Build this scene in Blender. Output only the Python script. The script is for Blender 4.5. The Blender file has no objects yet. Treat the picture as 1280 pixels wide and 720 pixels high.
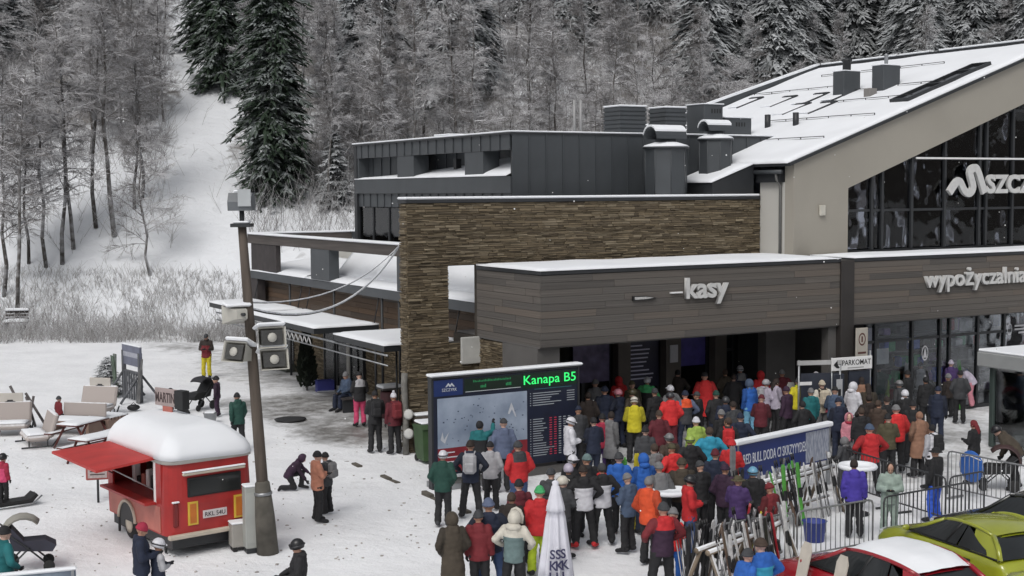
import bpy, bmesh, math, random
import numpy as np
from mathutils import Vector, Matrix, Euler, noise
random.seed(7)
SC = bpy.context.scene
COL = SC.collection
R = math.radians
# ------------------------------------------------------------------ camera, world, sun, exposure
FPX = 1684.0; PITCH = math.atan(122/FPX); ROLL = .0069; HC = 7.4
cam_d = bpy.data.cameras.new('camera'); cam = bpy.data.objects.new('camera', cam_d); COL.objects.link(cam)
cam_d.sensor_width = 36; cam_d.lens = FPX/1280*36; cam_d.clip_end = 3000; cam_d.clip_start = .3
FWD = Vector((0, math.cos(PITCH), -math.sin(PITCH))); UP0 = Vector((0, math.sin(PITCH), math.cos(PITCH))); RT0 = Vector((1, 0, 0))
RT = RT0*math.cos(ROLL) - UP0*math.sin(ROLL); UP = UP0*math.cos(ROLL) + RT0*math.sin(ROLL)
m = Matrix((RT, UP, -FWD)).transposed().to_4x4(); m.translation = Vector((0, 0, HC)); cam.matrix_world = m
SC.camera = cam
SC.view_settings.view_transform = 'Standard'; SC.view_settings.look = 'None'
SC.view_settings.gamma = 1; SC.view_settings.use_curve_mapping = False
SC.view_settings.exposure = 0.10
W = bpy.data.worlds.new('World'); SC.world = W; W.use_nodes = True
SUN_EL, SUN_AZ = R(50), R(200)      # azimuth clockwise from +Y (behind the camera, a little left)
nt = W.node_tree; bg = nt.nodes['Background']
sky = nt.nodes.new('ShaderNodeTexSky'); sky.sky_type = 'NISHITA'; sky.sun_disc = False
sky.sun_elevation = SUN_EL; sky.sun_rotation = SUN_AZ; sky.air_density = 1; sky.dust_density = 4; sky.ozone_density = 1
hs = nt.nodes.new('ShaderNodeHueSaturation'); hs.inputs['Saturation'].default_value = .22    # an overcast sky is grey
nt.links.new(sky.outputs[0], hs.inputs['Color']); nt.links.new(hs.outputs[0], bg.inputs[0]); bg.inputs[1].default_value = .11
sun_d = bpy.data.lights.new('sun', 'SUN'); sun_d.energy = .9; sun_d.angle = R(25); sun_d.color = (1, .97, .93)
sun = bpy.data.objects.new('sun', sun_d); COL.objects.link(sun)
sd = Vector((math.sin(SUN_AZ)*math.cos(SUN_EL), math.cos(SUN_AZ)*math.cos(SUN_EL), math.sin(SUN_EL)))
sun.rotation_euler = sd.to_track_quat('Z', 'Y').to_euler(); sun.location = sd*60

def ray(px, py): return FWD + RT*((px-640)/FPX) + UP*((360-py)/FPX)
def gz(px, py, z=0):
    d = ray(px, py); return Vector((0, 0, HC)) + d*((z-HC)/d.z)
YAW = R(30); UX = Vector((math.cos(YAW), math.sin(YAW), 0)); VX = Vector((-math.sin(YAW), math.cos(YAW), 0))
ORG = Vector((-2.935, 37.76, 0))
def w(a, b, z=0): return ORG + UX*a + VX*b + Vector((0, 0, z))

# ------------------------------------------------------------------ materials
MATS = {}
def nodes(name):
    mt = bpy.data.materials.new(name); mt.use_nodes = True
    return mt, mt.node_tree, mt.node_tree.nodes['Principled BSDF']
def rgb(c): return (c[0], c[1], c[2], 1)
def mat(name, c, rough=.6, var=.15, scale=3.0, bump=0, bscale=40, metal=0, c2=None, spec=.5, stretch=None, emit=None, estr=0, coat=0):
    """colour broken up by noise between c*(1-var)..c*(1+var) (or c..c2), optional bump"""
    if name in MATS: return MATS[name]
    mt, t, b = nodes(name); L = t.links; N = t.nodes
    tc = N.new('ShaderNodeTexCoord'); src = tc.outputs['Object']
    if stretch:
        mp = N.new('ShaderNodeMapping'); mp.inputs['Scale'].default_value = stretch; L.new(src, mp.inputs[0]); src = mp.outputs[0]
    nz = N.new('ShaderNodeTexNoise'); nz.inputs['Scale'].default_value = scale; nz.inputs['Detail'].default_value = 5; L.new(src, nz.inputs['Vector'])
    cr = N.new('ShaderNodeValToRGB'); cr.color_ramp.elements[0].position = .3; cr.color_ramp.elements[1].position = .7
    lo = tuple(max(0, x*(1-var)) for x in c); hi = c2 or tuple(min(1, x*(1+var)) for x in c)
    cr.color_ramp.elements[0].color = rgb(lo); cr.color_ramp.elements[1].color = rgb(hi)
    L.new(nz.outputs['Fac'], cr.inputs[0]); L.new(cr.outputs[0], b.inputs['Base Color'])
    b.inputs['Roughness'].default_value = rough; b.inputs['Metallic'].default_value = metal; b.inputs['Specular IOR Level'].default_value = spec
    if coat: b.inputs['Coat Weight'].default_value = coat
    if bump:
        n2 = N.new('ShaderNodeTexNoise'); n2.inputs['Scale'].default_value = bscale; n2.inputs['Detail'].default_value = 4; L.new(src, n2.inputs['Vector'])
        bp = N.new('ShaderNodeBump'); bp.inputs['Strength'].default_value = bump; bp.inputs['Distance'].default_value = .03
        L.new(n2.outputs['Fac'], bp.inputs['Height']); L.new(bp.outputs[0], b.inputs['Normal'])
    if emit:
        b.inputs['Emission Color'].default_value = rgb(emit); b.inputs['Emission Strength'].default_value = estr
    MATS[name] = mt; return mt
def glass(name, tint=(.5, .52, .55), rough=.03, refl=.18, ior=1.5, wob=.05):
    if name in MATS: return MATS[name]
    mt = bpy.data.materials.new(name); mt.use_nodes = True; t = mt.node_tree; t.nodes.clear(); N = t.nodes; L = t.links
    o = N.new('ShaderNodeOutputMaterial'); mx = N.new('ShaderNodeMixShader'); tr = N.new('ShaderNodeBsdfTransparent'); gl = N.new('ShaderNodeBsdfGlossy')
    tr.inputs[0].default_value = rgb(tint); gl.inputs['Roughness'].default_value = rough
    fr = N.new('ShaderNodeFresnel'); fr.inputs[0].default_value = ior
    ad = N.new('ShaderNodeMath'); ad.operation = 'ADD'; ad.inputs[1].default_value = refl; L.new(fr.outputs[0], ad.inputs[0])
    nz = N.new('ShaderNodeTexNoise'); nz.inputs['Scale'].default_value = .8; tc = N.new('ShaderNodeTexCoord'); L.new(tc.outputs['Object'], nz.inputs['Vector'])
    bp = N.new('ShaderNodeBump'); bp.inputs['Strength'].default_value = wob; bp.inputs['Distance'].default_value = .1; L.new(nz.outputs['Fac'], bp.inputs['Height']); L.new(bp.outputs[0], gl.inputs['Normal'])
    L.new(ad.outputs[0], mx.inputs[0]); L.new(tr.outputs[0], mx.inputs[1]); L.new(gl.outputs[0], mx.inputs[2]); L.new(mx.outputs[0], o.inputs[0])
    MATS[name] = mt; return mt
def snowtop(name, bark, snow=(.78, .8, .83), lo=.05, hi=.45, nscale=6, namp=.5, rough=.8):
    """bark or needles with snow lying on every face that looks upwards"""
    if name in MATS: return MATS[name]
    mt, t, b = nodes(name); N = t.nodes; L = t.links
    g = N.new('ShaderNodeNewGeometry'); sp = N.new('ShaderNodeSeparateXYZ'); L.new(g.outputs['True Normal'], sp.inputs[0])
    nz = N.new('ShaderNodeTexNoise'); nz.inputs['Scale'].default_value = nscale; nz.inputs['Detail'].default_value = 3
    tc = N.new('ShaderNodeTexCoord'); L.new(tc.outputs['Object'], nz.inputs['Vector'])
    ma = N.new('ShaderNodeMath'); ma.operation = 'MULTIPLY_ADD'; ma.inputs[1].default_value = namp; L.new(nz.outputs['Fac'], ma.inputs[0])
    su = N.new('ShaderNodeMath'); su.operation = 'SUBTRACT'; L.new(sp.outputs['Z'], su.inputs[0]); su.inputs[1].default_value = namp*.5; L.new(su.outputs[0], ma.inputs[2])
    mr = N.new('ShaderNodeMapRange'); mr.inputs[1].default_value = lo; mr.inputs[2].default_value = hi; L.new(ma.outputs[0], mr.inputs[0])
    oi = N.new('ShaderNodeObjectInfo')
    v = N.new('ShaderNodeMix'); v.data_type = 'RGBA'; L.new(oi.outputs['Random'], v.inputs[0])
    v.inputs[6].default_value = rgb(tuple(x*.75 for x in bark)); v.inputs[7].default_value = rgb(tuple(x*1.25 for x in bark))
    mx = N.new('ShaderNodeMix'); mx.data_type = 'RGBA'; L.new(mr.outputs[0], mx.inputs[0]); L.new(v.outputs[2], mx.inputs[6]); mx.inputs[7].default_value = rgb(snow)
    L.new(mx.outputs[2], b.inputs['Base Color']); b.inputs['Roughness'].default_value = rough; b.inputs['Specular IOR Level'].default_value = .2
    MATS[name] = mt; return mt

SNOW = mat('snow', (.8, .82, .85), .85, .03, 1.3, .5, 9, spec=.2)
SNOWR = mat('roof_snow', (.8, .82, .85), .85, .04, .6, .35, 3, spec=.2)
METAL = mat('anthracite_sheet', (.052, .058, .064), .5, .12, 1.2, .05, 2, metal=.0)
METALD = mat('dark_trim', (.022, .024, .027), .5, .15, 2)
STEEL = mat('galvanised_steel', (.3, .31, .32), .4, .2, 6, metal=.7)
RENDERW = mat('beige_render', (.31, .29, .25), .9, .05, .5, .1, 60)
RENDERL = mat('pale_render', (.46, .45, .42), .9, .05, .5, .1, 60)
BLACK = mat('black_plastic', (.012, .012, .013), .5, .2, 8)
RUBBER = mat('rubber', (.015, .015, .015), .8, .2, 10)
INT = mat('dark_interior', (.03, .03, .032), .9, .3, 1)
WHITE = mat('white_paint', (.75, .75, .75), .5, .06, 3)
GREYP = mat('grey_panel', (.105, .10, .096), .8, .1, 1.5, .1, 30)

# ------------------------------------------------------------------ mesh builder
class MB:
    def __init__(s): s.v = []; s.f = []; s.mi = []; s.sm = []
    def add(s, vs, fs, mi=0, smooth=False, M=None):
        o = len(s.v)
        if M is not None: vs = [M @ Vector(p) for p in vs]
        s.v += [tuple(p) for p in vs]; s.f += [tuple(i+o for i in f) for f in fs]; s.mi += [mi]*len(fs); s.sm += [smooth]*len(fs); return s
    def box(s, x0, x1, y0, y1, z0, z1, mi=0, M=None, bev=0):
        if bev:
            b = min(bev, (x1-x0)*.45, (y1-y0)*.45, (z1-z0)*.45)
            bm = bmesh.new(); bmesh.ops.create_cube(bm, size=1)
            for q in bm.verts: q.co = Vector(((x0+x1)/2+q.co.x*(x1-x0), (y0+y1)/2+q.co.y*(y1-y0), (z0+z1)/2+q.co.z*(z1-z0)))
            bmesh.ops.bevel(bm, geom=bm.edges[:], offset=b, segments=1, affect='EDGES'); bm.verts.index_update()
            s.add([q.co.copy() for q in bm.verts], [[q.index for q in f.verts] for f in bm.faces], mi, False, M); bm.free(); return s
        return s.add([(x0,y0,z0),(x1,y0,z0),(x1,y1,z0),(x0,y1,z0),(x0,y0,z1),(x1,y0,z1),(x1,y1,z1),(x0,y1,z1)],
            [(0,3,2,1),(4,5,6,7),(0,1,5,4),(1,2,6,5),(2,3,7,6),(3,0,4,7)], mi, False, M)
    def tube(s, pts, r, n=6, mi=0, smooth=True, caps=True, M=None):
        pts = [Vector(p) for p in pts]; rs = r if isinstance(r, (list, tuple)) else [r]*len(pts)
        vs = []; fs = []
        for i, p in enumerate(pts):
            d = (pts[min(i+1, len(pts)-1)] - pts[max(i-1, 0)])
            if d.length < 1e-9: d = Vector((0, 0, 1))
            d.normalize(); a = d.orthogonal().normalized() if i == 0 else (a - d*a.dot(d)).normalized(); b = d.cross(a)
            for k in range(n): vs.append(p + (a*math.cos(2*math.pi*k/n) + b*math.sin(2*math.pi*k/n))*rs[i])
        for i in range(len(pts)-1):
            for k in range(n): fs.append((i*n+k, i*n+(k+1) % n, (i+1)*n+(k+1) % n, (i+1)*n+k))
        if caps: fs.append(tuple(range(n))[::-1]); fs.append(tuple((len(pts)-1)*n+k for k in range(n)))
        return s.add(vs, fs, mi, smooth, M)
    def prism(s, poly, axis, a, b, mi=0, M=None):
        """poly: 2-D points in the plane normal to axis; extruded from a to b"""
        def P(p, h): return {'x': (h, p[0], p[1]), 'y': (p[0], h, p[1]), 'z': (p[0], p[1], h)}[axis]
        n = len(poly); vs = [P(p, a) for p in poly] + [P(p, b) for p in poly]
        return s.add(vs, [tuple(range(n)), tuple(range(2*n-1, n-1, -1))] + [(i, i+n, (i+1) % n+n, (i+1) % n) for i in range(n)], mi, False, M)
    def ell(s, c, r, n=12, m_=8, mi=0, M=None):
        vs = [(c[0], c[1], c[2]-r[2])]; fs = []
        for j in range(1, m_):
            t = -math.pi/2 + math.pi*j/m_
            for k in range(n): vs.append((c[0]+r[0]*math.cos(t)*math.cos(2*math.pi*k/n), c[1]+r[1]*math.cos(t)*math.sin(2*math.pi*k/n), c[2]+r[2]*math.sin(t)))
        vs.append((c[0], c[1], c[2]+r[2]))
        for k in range(n): fs.append((0, 1+(k+1) % n, 1+k)); fs.append((len(vs)-1, 1+(m_-2)*n+k, 1+(m_-2)*n+(k+1) % n))
        for j in range(m_-2):
            for k in range(n): fs.append((1+j*n+k, 1+j*n+(k+1) % n, 1+(j+1)*n+(k+1) % n, 1+(j+1)*n+k))
        return s.add(vs, fs, mi, True, M)
    def lathe(s, prof, n=16, mi=0, M=None, c=(0, 0), smooth=True):
        vs = []; fs = []
        for (r, z) in prof:
            for k in range(n): vs.append((c[0]+r*math.cos(2*math.pi*k/n), c[1]+r*math.sin(2*math.pi*k/n), z))
        for i in range(len(prof)-1):
            for k in range(n): fs.append((i*n+k, i*n+(k+1) % n, (i+1)*n+(k+1) % n, (i+1)*n+k))
        fs.append(tuple(range(n))[::-1]); fs.append(tuple((len(prof)-1)*n+k for k in range(n)))
        return s.add(vs, fs, mi, smooth, M)
    def mesh(s, name):
        me = bpy.data.meshes.new(name); me.from_pydata(s.v, [], s.f)
        me.polygons.foreach_set('material_index', s.mi); me.polygons.foreach_set('use_smooth', s.sm); me.update(); return me
    def build(s, name, mats, parent=None, loc=None, rz=None, kind=None):
        return link(name, s.mesh(name), mats, parent, loc, rz, kind)
def link(name, me, mats, parent=None, loc=None, rz=None, kind=None):
    mats = mats if isinstance(mats, (list, tuple)) else [mats]
    if len(me.materials) == 0:
        for q in mats: me.materials.append(q)
    o = bpy.data.objects.new(name, me); COL.objects.link(o)
    for i, q in enumerate(mats):
        if me.materials[i] is not q: o.material_slots[i].link = 'OBJECT'; o.material_slots[i].material = q
    if parent: o.parent = parent
    if loc is not None: o.location = loc
    if rz is not None: o.rotation_euler = (0, 0, rz)
    if kind: o['kind'] = kind
    return o
def thing(name, label, cat, loc=(0, 0, 0), rz=0, group=None):
    o = bpy.data.objects.new(name, None); o.empty_display_size = .2; COL.objects.link(o)
    o.location = loc; o.rotation_euler = (0, 0, rz); o['label'] = label; o['category'] = cat
    if group: o['group'] = group
    return o
def tag(o, label, cat, group=None):
    o['label'] = label; o['category'] = cat
    if group: o['group'] = group
    return o
def copy_tree(o, parent=None):
    c = o.copy(); COL.objects.link(c)
    if parent: c.parent = parent
    for ch in list(o.children): copy_tree(ch, c)
    return c
def text_mesh(body, width=None, height=None, ext=.02, bold=0, space=1.0):
    cu = bpy.data.curves.new('lettering', 'FONT'); cu.body = body; cu.size = 1; cu.extrude = ext; cu.offset = bold; cu.space_character = space; cu.resolution_u = 3
    o = bpy.data.objects.new('lettering_tmp', cu); COL.objects.link(o)
    me = bpy.data.meshes.new_from_object(o.evaluated_get(bpy.context.evaluated_depsgraph_get()))
    bpy.data.objects.remove(o); bpy.data.curves.remove(cu)
    n = len(me.vertices); co = np.empty(n*3); me.vertices.foreach_get('co', co); co = co.reshape(-1, 3)
    mn = co.min(0); mx = co.max(0); co[:, 0] -= mn[0]
    sx = width/(mx[0]-mn[0]) if width else 1; sy = height/(mx[1]-mn[1]) if height else sx
    if not width: sx = sy
    x = co[:, 0]*sx; z = co[:, 1]*sy; y = -co[:, 2]
    out = np.stack([x, y, z], 1)          # upright, reads when looked at along +Y
    me.vertices.foreach_set('co', out.ravel()); me.materials.clear(); me.update(); return me
# ------------------------------------------------------------------ ground, hillside, wood
def sstep(a, b, x): t = min(1, max(0, (x-a)/(b-a))); return t*t*(3-2*t)
def hill(x, y):
    e = 70 + max(0, x)*.3
    t = y - e
    if t <= 0: base = max(0, -y-70)*.4  # unseen slope behind the camera, added for the glazing to reflect
    else: base = .44*t*sstep(-2, 14, t)
    n = noise.noise((x*.05, y*.05, 3.1))*2.2*sstep(4, 30, t) + noise.noise((x*.22, y*.22, 8))*.35*sstep(0, 10, t)
    return base + n + max(0, abs(x)-110)*.34  # last term: unseen side slopes, raised so the glazing reflects snow
def hillhit(px, py):
    d = ray(px, py); y = 60.0
    while y < 300:
        t = y/d.y; p = Vector((0, 0, HC)) + d*t
        if p.z <= hill(p.x, p.y): return p
        y += .25
    return p
def undul(x, y): return noise.noise((x*.35, y*.35, 1))*.035 + noise.noise((x*1.3, y*1.3, 2))*.018
def grid(x0, x1, y0, y1, st, fz):
    nx = int((x1-x0)/st)+1; ny = int((y1-y0)/st)+1
    vs = [(x0+i*st, y0+j*st, fz(x0+i*st, y0+j*st)) for j in range(ny) for i in range(nx)]
    fs = [(j*nx+i, j*nx+i+1, (j+1)*nx+i+1, (j+1)*nx+i) for j in range(ny-1) for i in range(nx-1)]
    return vs, fs
def fbm(x, y, s): return noise.fractal((x*s, y*s, 4.2), 1.0, 2.0, 5)
def uvof(x, y):
    d = Vector((x, y, 0)) - ORG; return d.dot(UX), d.dot(VX)
def wear(x, y):
    """how far the snow is trodden down to wet paving"""
    u, v = uvof(x, y)
    a = .95*sstep(-3.2, -.6, u)*sstep(4.6, 3.2, u)*sstep(-.5, 3.0, v)*sstep(15.5, 10.5, v)     # the terrace by the side wing
    b = .62*sstep(-3.0, 3.0, u)*sstep(-13, -9.5, v)                                              # where the queue stands
    if v > -2.6 and u > 3: b *= .9
    c = .30*math.exp(-((x+2)**2/60 + (y-30)**2/30))
    q = max(a, b, c) + fbm(x, y, .35)*.30 + fbm(x, y, 1.2)*.16
    return min(1, max(0, q*1.15 - .18)) if max(a, b, c) > .05 else max(0, fbm(x, y, .5)*.25 - .1)
def fz(x, y):
    return undul(x, y)*(1 - .7*sstep(.1, .5, wear(x, y))) - .02
vs, fs = grid(-46, 34, 12, 78, .4, fz)
b_ = MB(); b_.add(vs, fs, 0, True); gme = b_.mesh('snow_ground')
at = gme.attributes.new('wear', 'FLOAT', 'POINT'); at.data.foreach_set('value', [wear(p[0], p[1]) for p in vs])
gm, t_, pb = nodes('trodden_snow'); N_ = t_.nodes; L_ = t_.links
an = N_.new('ShaderNodeAttribute'); an.attribute_name = 'wear'
tc_ = N_.new('ShaderNodeTexCoord')
def nzn(sc, det=6, dist=0):
    n = N_.new('ShaderNodeTexNoise'); n.inputs['Scale'].default_value = sc; n.inputs['Detail'].default_value = det; n.inputs['Distortion'].default_value = dist; L_.new(tc_.outputs['Object'], n.inputs['Vector']); return n
def mth(op, a, b):
    n = N_.new('ShaderNodeMath'); n.operation = op
    for i, q in enumerate((a, b)):
        if isinstance(q, (int, float)): n.inputs[i].default_value = q
        else: L_.new(q, n.inputs[i])
    return n.outputs[0]
n1 = nzn(2.3, 7); n2 = nzn(9, 5); n3 = nzn(.5, 4)
msk = mth('ADD', an.outputs['Fac'], mth('MULTIPLY', mth('SUBTRACT', n1.outputs['Fac'], .5), 1.0))
msk = mth('ADD', msk, mth('MULTIPLY', mth('SUBTRACT', n2.outputs['Fac'], .5), .5))
mr_ = N_.new('ShaderNodeMapRange'); mr_.inputs[1].default_value = .34; mr_.inputs[2].default_value = 1.05; L_.new(msk, mr_.inputs[0])
mxs = N_.new('ShaderNodeMix'); mxs.data_type = 'RGBA'; L_.new(mr_.outputs[0], mxs.inputs[0])
sn = N_.new('ShaderNodeValToRGB'); sn.color_ramp.elements[0].color = (.77, .78, .80, 1); sn.color_ramp.elements[1].color = (.85, .86, .88, 1)
sn.color_ramp.elements[0].position = .3; sn.color_ramp.elements[1].position = .62; L_.new(n3.outputs['Fac'], sn.inputs[0])
L_.new(sn.outputs[0], mxs.inputs[6]); mxs.inputs[7].default_value = (.20, .195, .185, 1)
L_.new(mxs.outputs[2], pb.inputs['Base Color'])
mr2 = N_.new('ShaderNodeMapRange'); mr2.inputs[3].default_value = .85; mr2.inputs[4].default_value = .42; L_.new(mr_.outputs[0], mr2.inputs[0]); L_.new(mr2.outputs[0], pb.inputs['Roughness'])
vo = N_.new('ShaderNodeTexVoronoi'); vo.inputs['Scale'].default_value = 2.6; vo.feature = 'SMOOTH_F1'; L_.new(tc_.outputs['Object'], vo.inputs['Vector'])
hgt = mth('ADD', mth('MULTIPLY', n2.outputs['Fac'], .6), mth('MULTIPLY', vo.outputs['Distance'], .8))
hgt = mth('ADD', hgt, mth('MULTIPLY', nzn(30, 3).outputs['Fac'], .25))
bp_ = N_.new('ShaderNodeBump'); bp_.inputs['Strength'].default_value = .75; bp_.inputs['Distance'].default_value = .06; L_.new(hgt, bp_.inputs['Height']); L_.new(bp_.outputs[0], pb.inputs['Normal'])
link('snow_ground', gme, gm, kind='structure')
hm, t_, pb = nodes('hill_snow'); N_ = t_.nodes; L_ = t_.links; tc_ = N_.new('ShaderNodeTexCoord')
hn1 = nzn(.16, 5); hn2 = nzn(1.1, 6, .6)
hat = N_.new('ShaderNodeAttribute'); hat.attribute_name = 'wood'
hmask = mth('ADD', mth('ADD', hn1.outputs['Fac'], mth('MULTIPLY', hn2.outputs['Fac'], .9)), mth('MULTIPLY', mth('SUBTRACT', hat.outputs['Fac'], .45), .42))
mr_ = N_.new('ShaderNodeMapRange'); mr_.inputs[1].default_value = .98; mr_.inputs[2].default_value = 1.25; L_.new(hmask, mr_.inputs[0])
mxs = N_.new('ShaderNodeMix'); mxs.data_type = 'RGBA'; L_.new(mr_.outputs[0], mxs.inputs[0]); mxs.inputs[6].default_value = (.74, .76, .79, 1); mxs.inputs[7].default_value = (.20, .19, .18, 1)
L_.new(mxs.outputs[2], pb.inputs['Base Color']); pb.inputs['Roughness'].default_value = .9
bp_ = N_.new('ShaderNodeBump'); bp_.inputs['Strength'].default_value = .6; bp_.inputs['Distance'].default_value = .3; L_.new(hn2.outputs['Fac'], bp_.inputs['Height']); L_.new(bp_.outputs[0], pb.inputs['Normal'])
def hz(x, y):
    inside = -45 < x < 33 and y < 77
    return hill(x, y) - (.3 if inside else .02)
vs, fs = grid(-330, 330, -250, 300, 3.0, hz)
b_ = MB(); b_.add(vs, fs, 0, True); hme = b_.mesh('hillside')
def wood(x, y):
    a = x/max(1, y); m_ = sstep(78, 92, y + fbm(x, y, .06)*14)
    mead = sstep(-.262, -.246, a)*sstep(-.19, -.204, a)*sstep(132, 118, y)
    lowl = sstep(-.20, -.22, a)*sstep(96, 84, y)
    far = max(sstep(95, 130, abs(x)), sstep(-70, -95, y))*(.1+1.5*sstep(-.25, .2, fbm(x, y, .02)))  # unseen slopes, patched dark and pale to vary the window reflections
    return max(m_*(1-mead)*(1-.8*lowl), far)
at = hme.attributes.new('wood', 'FLOAT', 'POINT'); at.data.foreach_set('value', [wood(p[0], p[1]) for p in vs]); link('hillside', hme, hm, kind='structure')

RB = random.Random(11)
BARK = snowtop('frosted_bark', (.075, .068, .062), (.55, .56, .58), -.1, .5, 2.5, .9)
TWIG = snowtop('frosted_twigs', (.155, .145, .138), (.62, .62, .64), -.3, .55, 1.2, .7)
SCRUB = snowtop('frosted_scrub', (.21, .195, .18), (.62, .63, .65), -.2, .55, 1.2, .7)
NEED = snowtop('dark_needles', (.026, .040, .026), (.5, .53, .55), .62, 1.1, .9, .9)
NEEDS = snowtop('snowy_needles', (.036, .044, .040), (.56, .58, .60), .32, .92, .8, 1.1)
def seg3(V, F, a, b, r0, r1):
    d = (b-a)
    if d.length < 1e-6: return
    p = d.orthogonal().normalized(); q = d.cross(p).normalized(); o = len(V)
    for c, r in ((a, r0), (b, r1)):
        for k in (0, 2.094, 4.189): V.append(c + (p*math.cos(k)+q*math.sin(k))*r)
    F += [(o, o+1, o+4, o+3), (o+1, o+2, o+5, o+4), (o+2, o, o+3, o+5)]
def rnd(a, b): return RB.uniform(a, b)
def bare_tree_meshes(H, lean, nb, spread, start=.28, birch=False):
    tv = MB(); pts = []; x = y = 0
    nseg = 7
    for i in range(nseg+1):
        pts.append(Vector((x, y, H*i/nseg))); x += rnd(-.22, .22)+lean/nseg; y += rnd(-.22, .22)
    r0 = .008*H+.015
    tv.tube(pts, [r0*(1-.9*(i/nseg)**.9)+.012 for i in range(nseg+1)], 6)
    V = []; F = []
    for k in range(nb):
        f = start + (1-start)*((k+rnd(0, 1))/nb); i = min(int(f*nseg), nseg-1); a = pts[i].lerp(pts[i+1], f*nseg-i)
        ang = rnd(0, 6.283); L = spread*(1-f*.72)*rnd(.6, 1.2); up = rnd(.1, .95)
        d = Vector((math.cos(ang), math.sin(ang), up)).normalized(); p = a; n = 4
        bp = [p.copy()]
        for j in range(n):
            d = (d + Vector((rnd(-.25, .25), rnd(-.25, .25), rnd(-.26, .16)))).normalized(); p = p + d*L/n; bp.append(p.copy())
        for j in range(n): seg3(V, F, bp[j], bp[j+1], .026*(1-j/n)*H/11+.008, .026*(1-(j+1)/n)*H/11+.008)
        for j in range(13):
            g = rnd(.15, 1); jj = min(int(g*n), n-1); s0 = bp[jj].lerp(bp[jj+1], g*n-jj)
            dd = (d + Vector((rnd(-1, 1), rnd(-1, 1), rnd(-.55, .6)))).normalized(); l2 = L*rnd(.2, .5)
            s1 = s0+dd*l2*.5; s2 = s1+(dd+Vector((rnd(-.3, .3), rnd(-.3, .3), rnd(-.4, .1)))).normalized()*l2*.5
            seg3(V, F, s0, s1, .012, .010); seg3(V, F, s1, s2, .010, .007)
            for q in range(6):
                t0 = s0.lerp(s2, rnd(.2, 1)); e = (dd+Vector((rnd(-1, 1), rnd(-1, 1), rnd(-.8, .5)))).normalized()
                seg3(V, F, t0, t0+e*rnd(.25, .7), .0095, .006)
    cv = MB(); cv.add(V, F)
    return tv.mesh('trunk'), cv.mesh('crown')
def spruce_meshes(H, Rm, N, droop, low=.04, pw=.7):
    sd0 = rnd(0, 90)
    tv = MB(); tv.tube([(0, 0, 0), (0, 0, H*.5), (0, 0, H)], [H*.012+.04, H*.007+.02, .01], 7)
    V = []; F = []; up = Vector((0, 0, 1))
    def strip(P, wd, n, dz):
        for j in range(n):
            t0, t1 = j/n, (j+1)/n; dd = (P[j+1]-P[j]).normalized(); side = dd.cross(up).normalized()
            w0 = wd*math.sin(math.pi*(.1+.84*t0))*rnd(.6, 1.25); w1 = wd*math.sin(math.pi*(.1+.84*t1))*rnd(.6, 1.25)
            for sg in (1, -1):
                o = len(V); V.extend([P[j], P[j+1], P[j+1]+side*sg*w1-up*dz*w1*rnd(.6, 1.4), P[j]+side*sg*w0-up*dz*w0*rnd(.6, 1.4)])
                F.append((o, o+3, o+2, o+1) if sg > 0 else (o, o+1, o+2, o+3))
    for i in range(N):
        f = low + (1-low)*(i/N)**.92; ang = i*2.39996+rnd(-.5, .5); z0 = H*min(.995, f+rnd(-.02, .02))
        L = Rm*((1-f)**pw)*rnd(.55, 1.1)*(1+.55*noise.noise((math.cos(ang)*1.3+sd0, math.sin(ang)*1.3, f*H*.42))) + .15; dr_ = droop*rnd(.55, 1.5)
        ca, sa = math.cos(ang), math.sin(ang); fw = Vector((ca, sa, 0)); sd_ = Vector((-sa, ca, 0)); n = 4
        P = [fw*L*(j/n) + sd_*rnd(-.04, .04)*L + up*(z0 + L*(.1*(j/n) - dr_*(j/n)**2 + .12*(j/n)**4)) for j in range(n+1)]
        strip(P, .10*L**.7, n, .8)
        for sg in (1, -1):
            for g in (.3, .5, .7, .88):
                c = P[0].lerp(P[n], g); c.z = P[min(n, int(g*n+.5))].z; l = L*(.36-.2*g)*rnd(.6, 1.3)+.1
                q = [c, c+(fw*.75+sd_*sg*.7).normalized()*l*.5-up*l*.1, c+(fw*.85+sd_*sg*.6).normalized()*l-up*l*rnd(.25, .7)]
                strip(q, .075*L**.6, 2, .8)
        for q in range(9):                      # hanging twigs
            t = rnd(.3, 1.0); c = P[min(n, int(t*n))]; l = rnd(.18, .5)*L**.5; o = len(V)
            e = c+sd_*rnd(-.5, .5)*l+fw*rnd(-.1, .4)*l-up*l*rnd(.6, 1.2); V.extend([c-sd_*.035*L**.5, c+sd_*.035*L**.5, e]); F.append((o, o+1, o+2))
    cv = MB(); cv.add(V, F)
    return tv.mesh('trunk'), cv.mesh('crown')
def plant(name, meshes, mats, p, rz, sc, label, group=None, cat='tree'):
    o = thing(name, label, cat, p, rz, group); o.scale = (sc, sc, sc)
    link('trunk', meshes[0], mats[0], o); link('crown', meshes[1], mats[1], o); return o
BARE = [bare_tree_meshes(H, ln, nb, spd, st) for H, ln, nb, spd, st in ((12, .4, 34, 3.2, .3), (14, -.3, 38, 2.8, .35), (10, .9, 34, 3.6, .2), (13, .1, 42, 2.6, .25), (8, -.6, 32, 3.4, .12), (16, .2, 36, 2.4, .4))]
SPR = [spruce_meshes(H, r_, n_, dr, lo) for H, r_, n_, dr, lo in ((22, 3.0, 800, .7, .02), (18, 2.8, 640, .8, .03), (20, 3.5, 720, .9, .04), (15, 2.8, 560, .8, .03))]
BIGS = spruce_meshes(31, 2.55, 1700, .6, .012, .5)
FIR = spruce_meshes(4.6, 1.25, 170, .35, .02)
def at_d(px, d):
    x = (px-640)/FPX*d; return Vector((x, d, hill(x, d)-.1))
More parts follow.
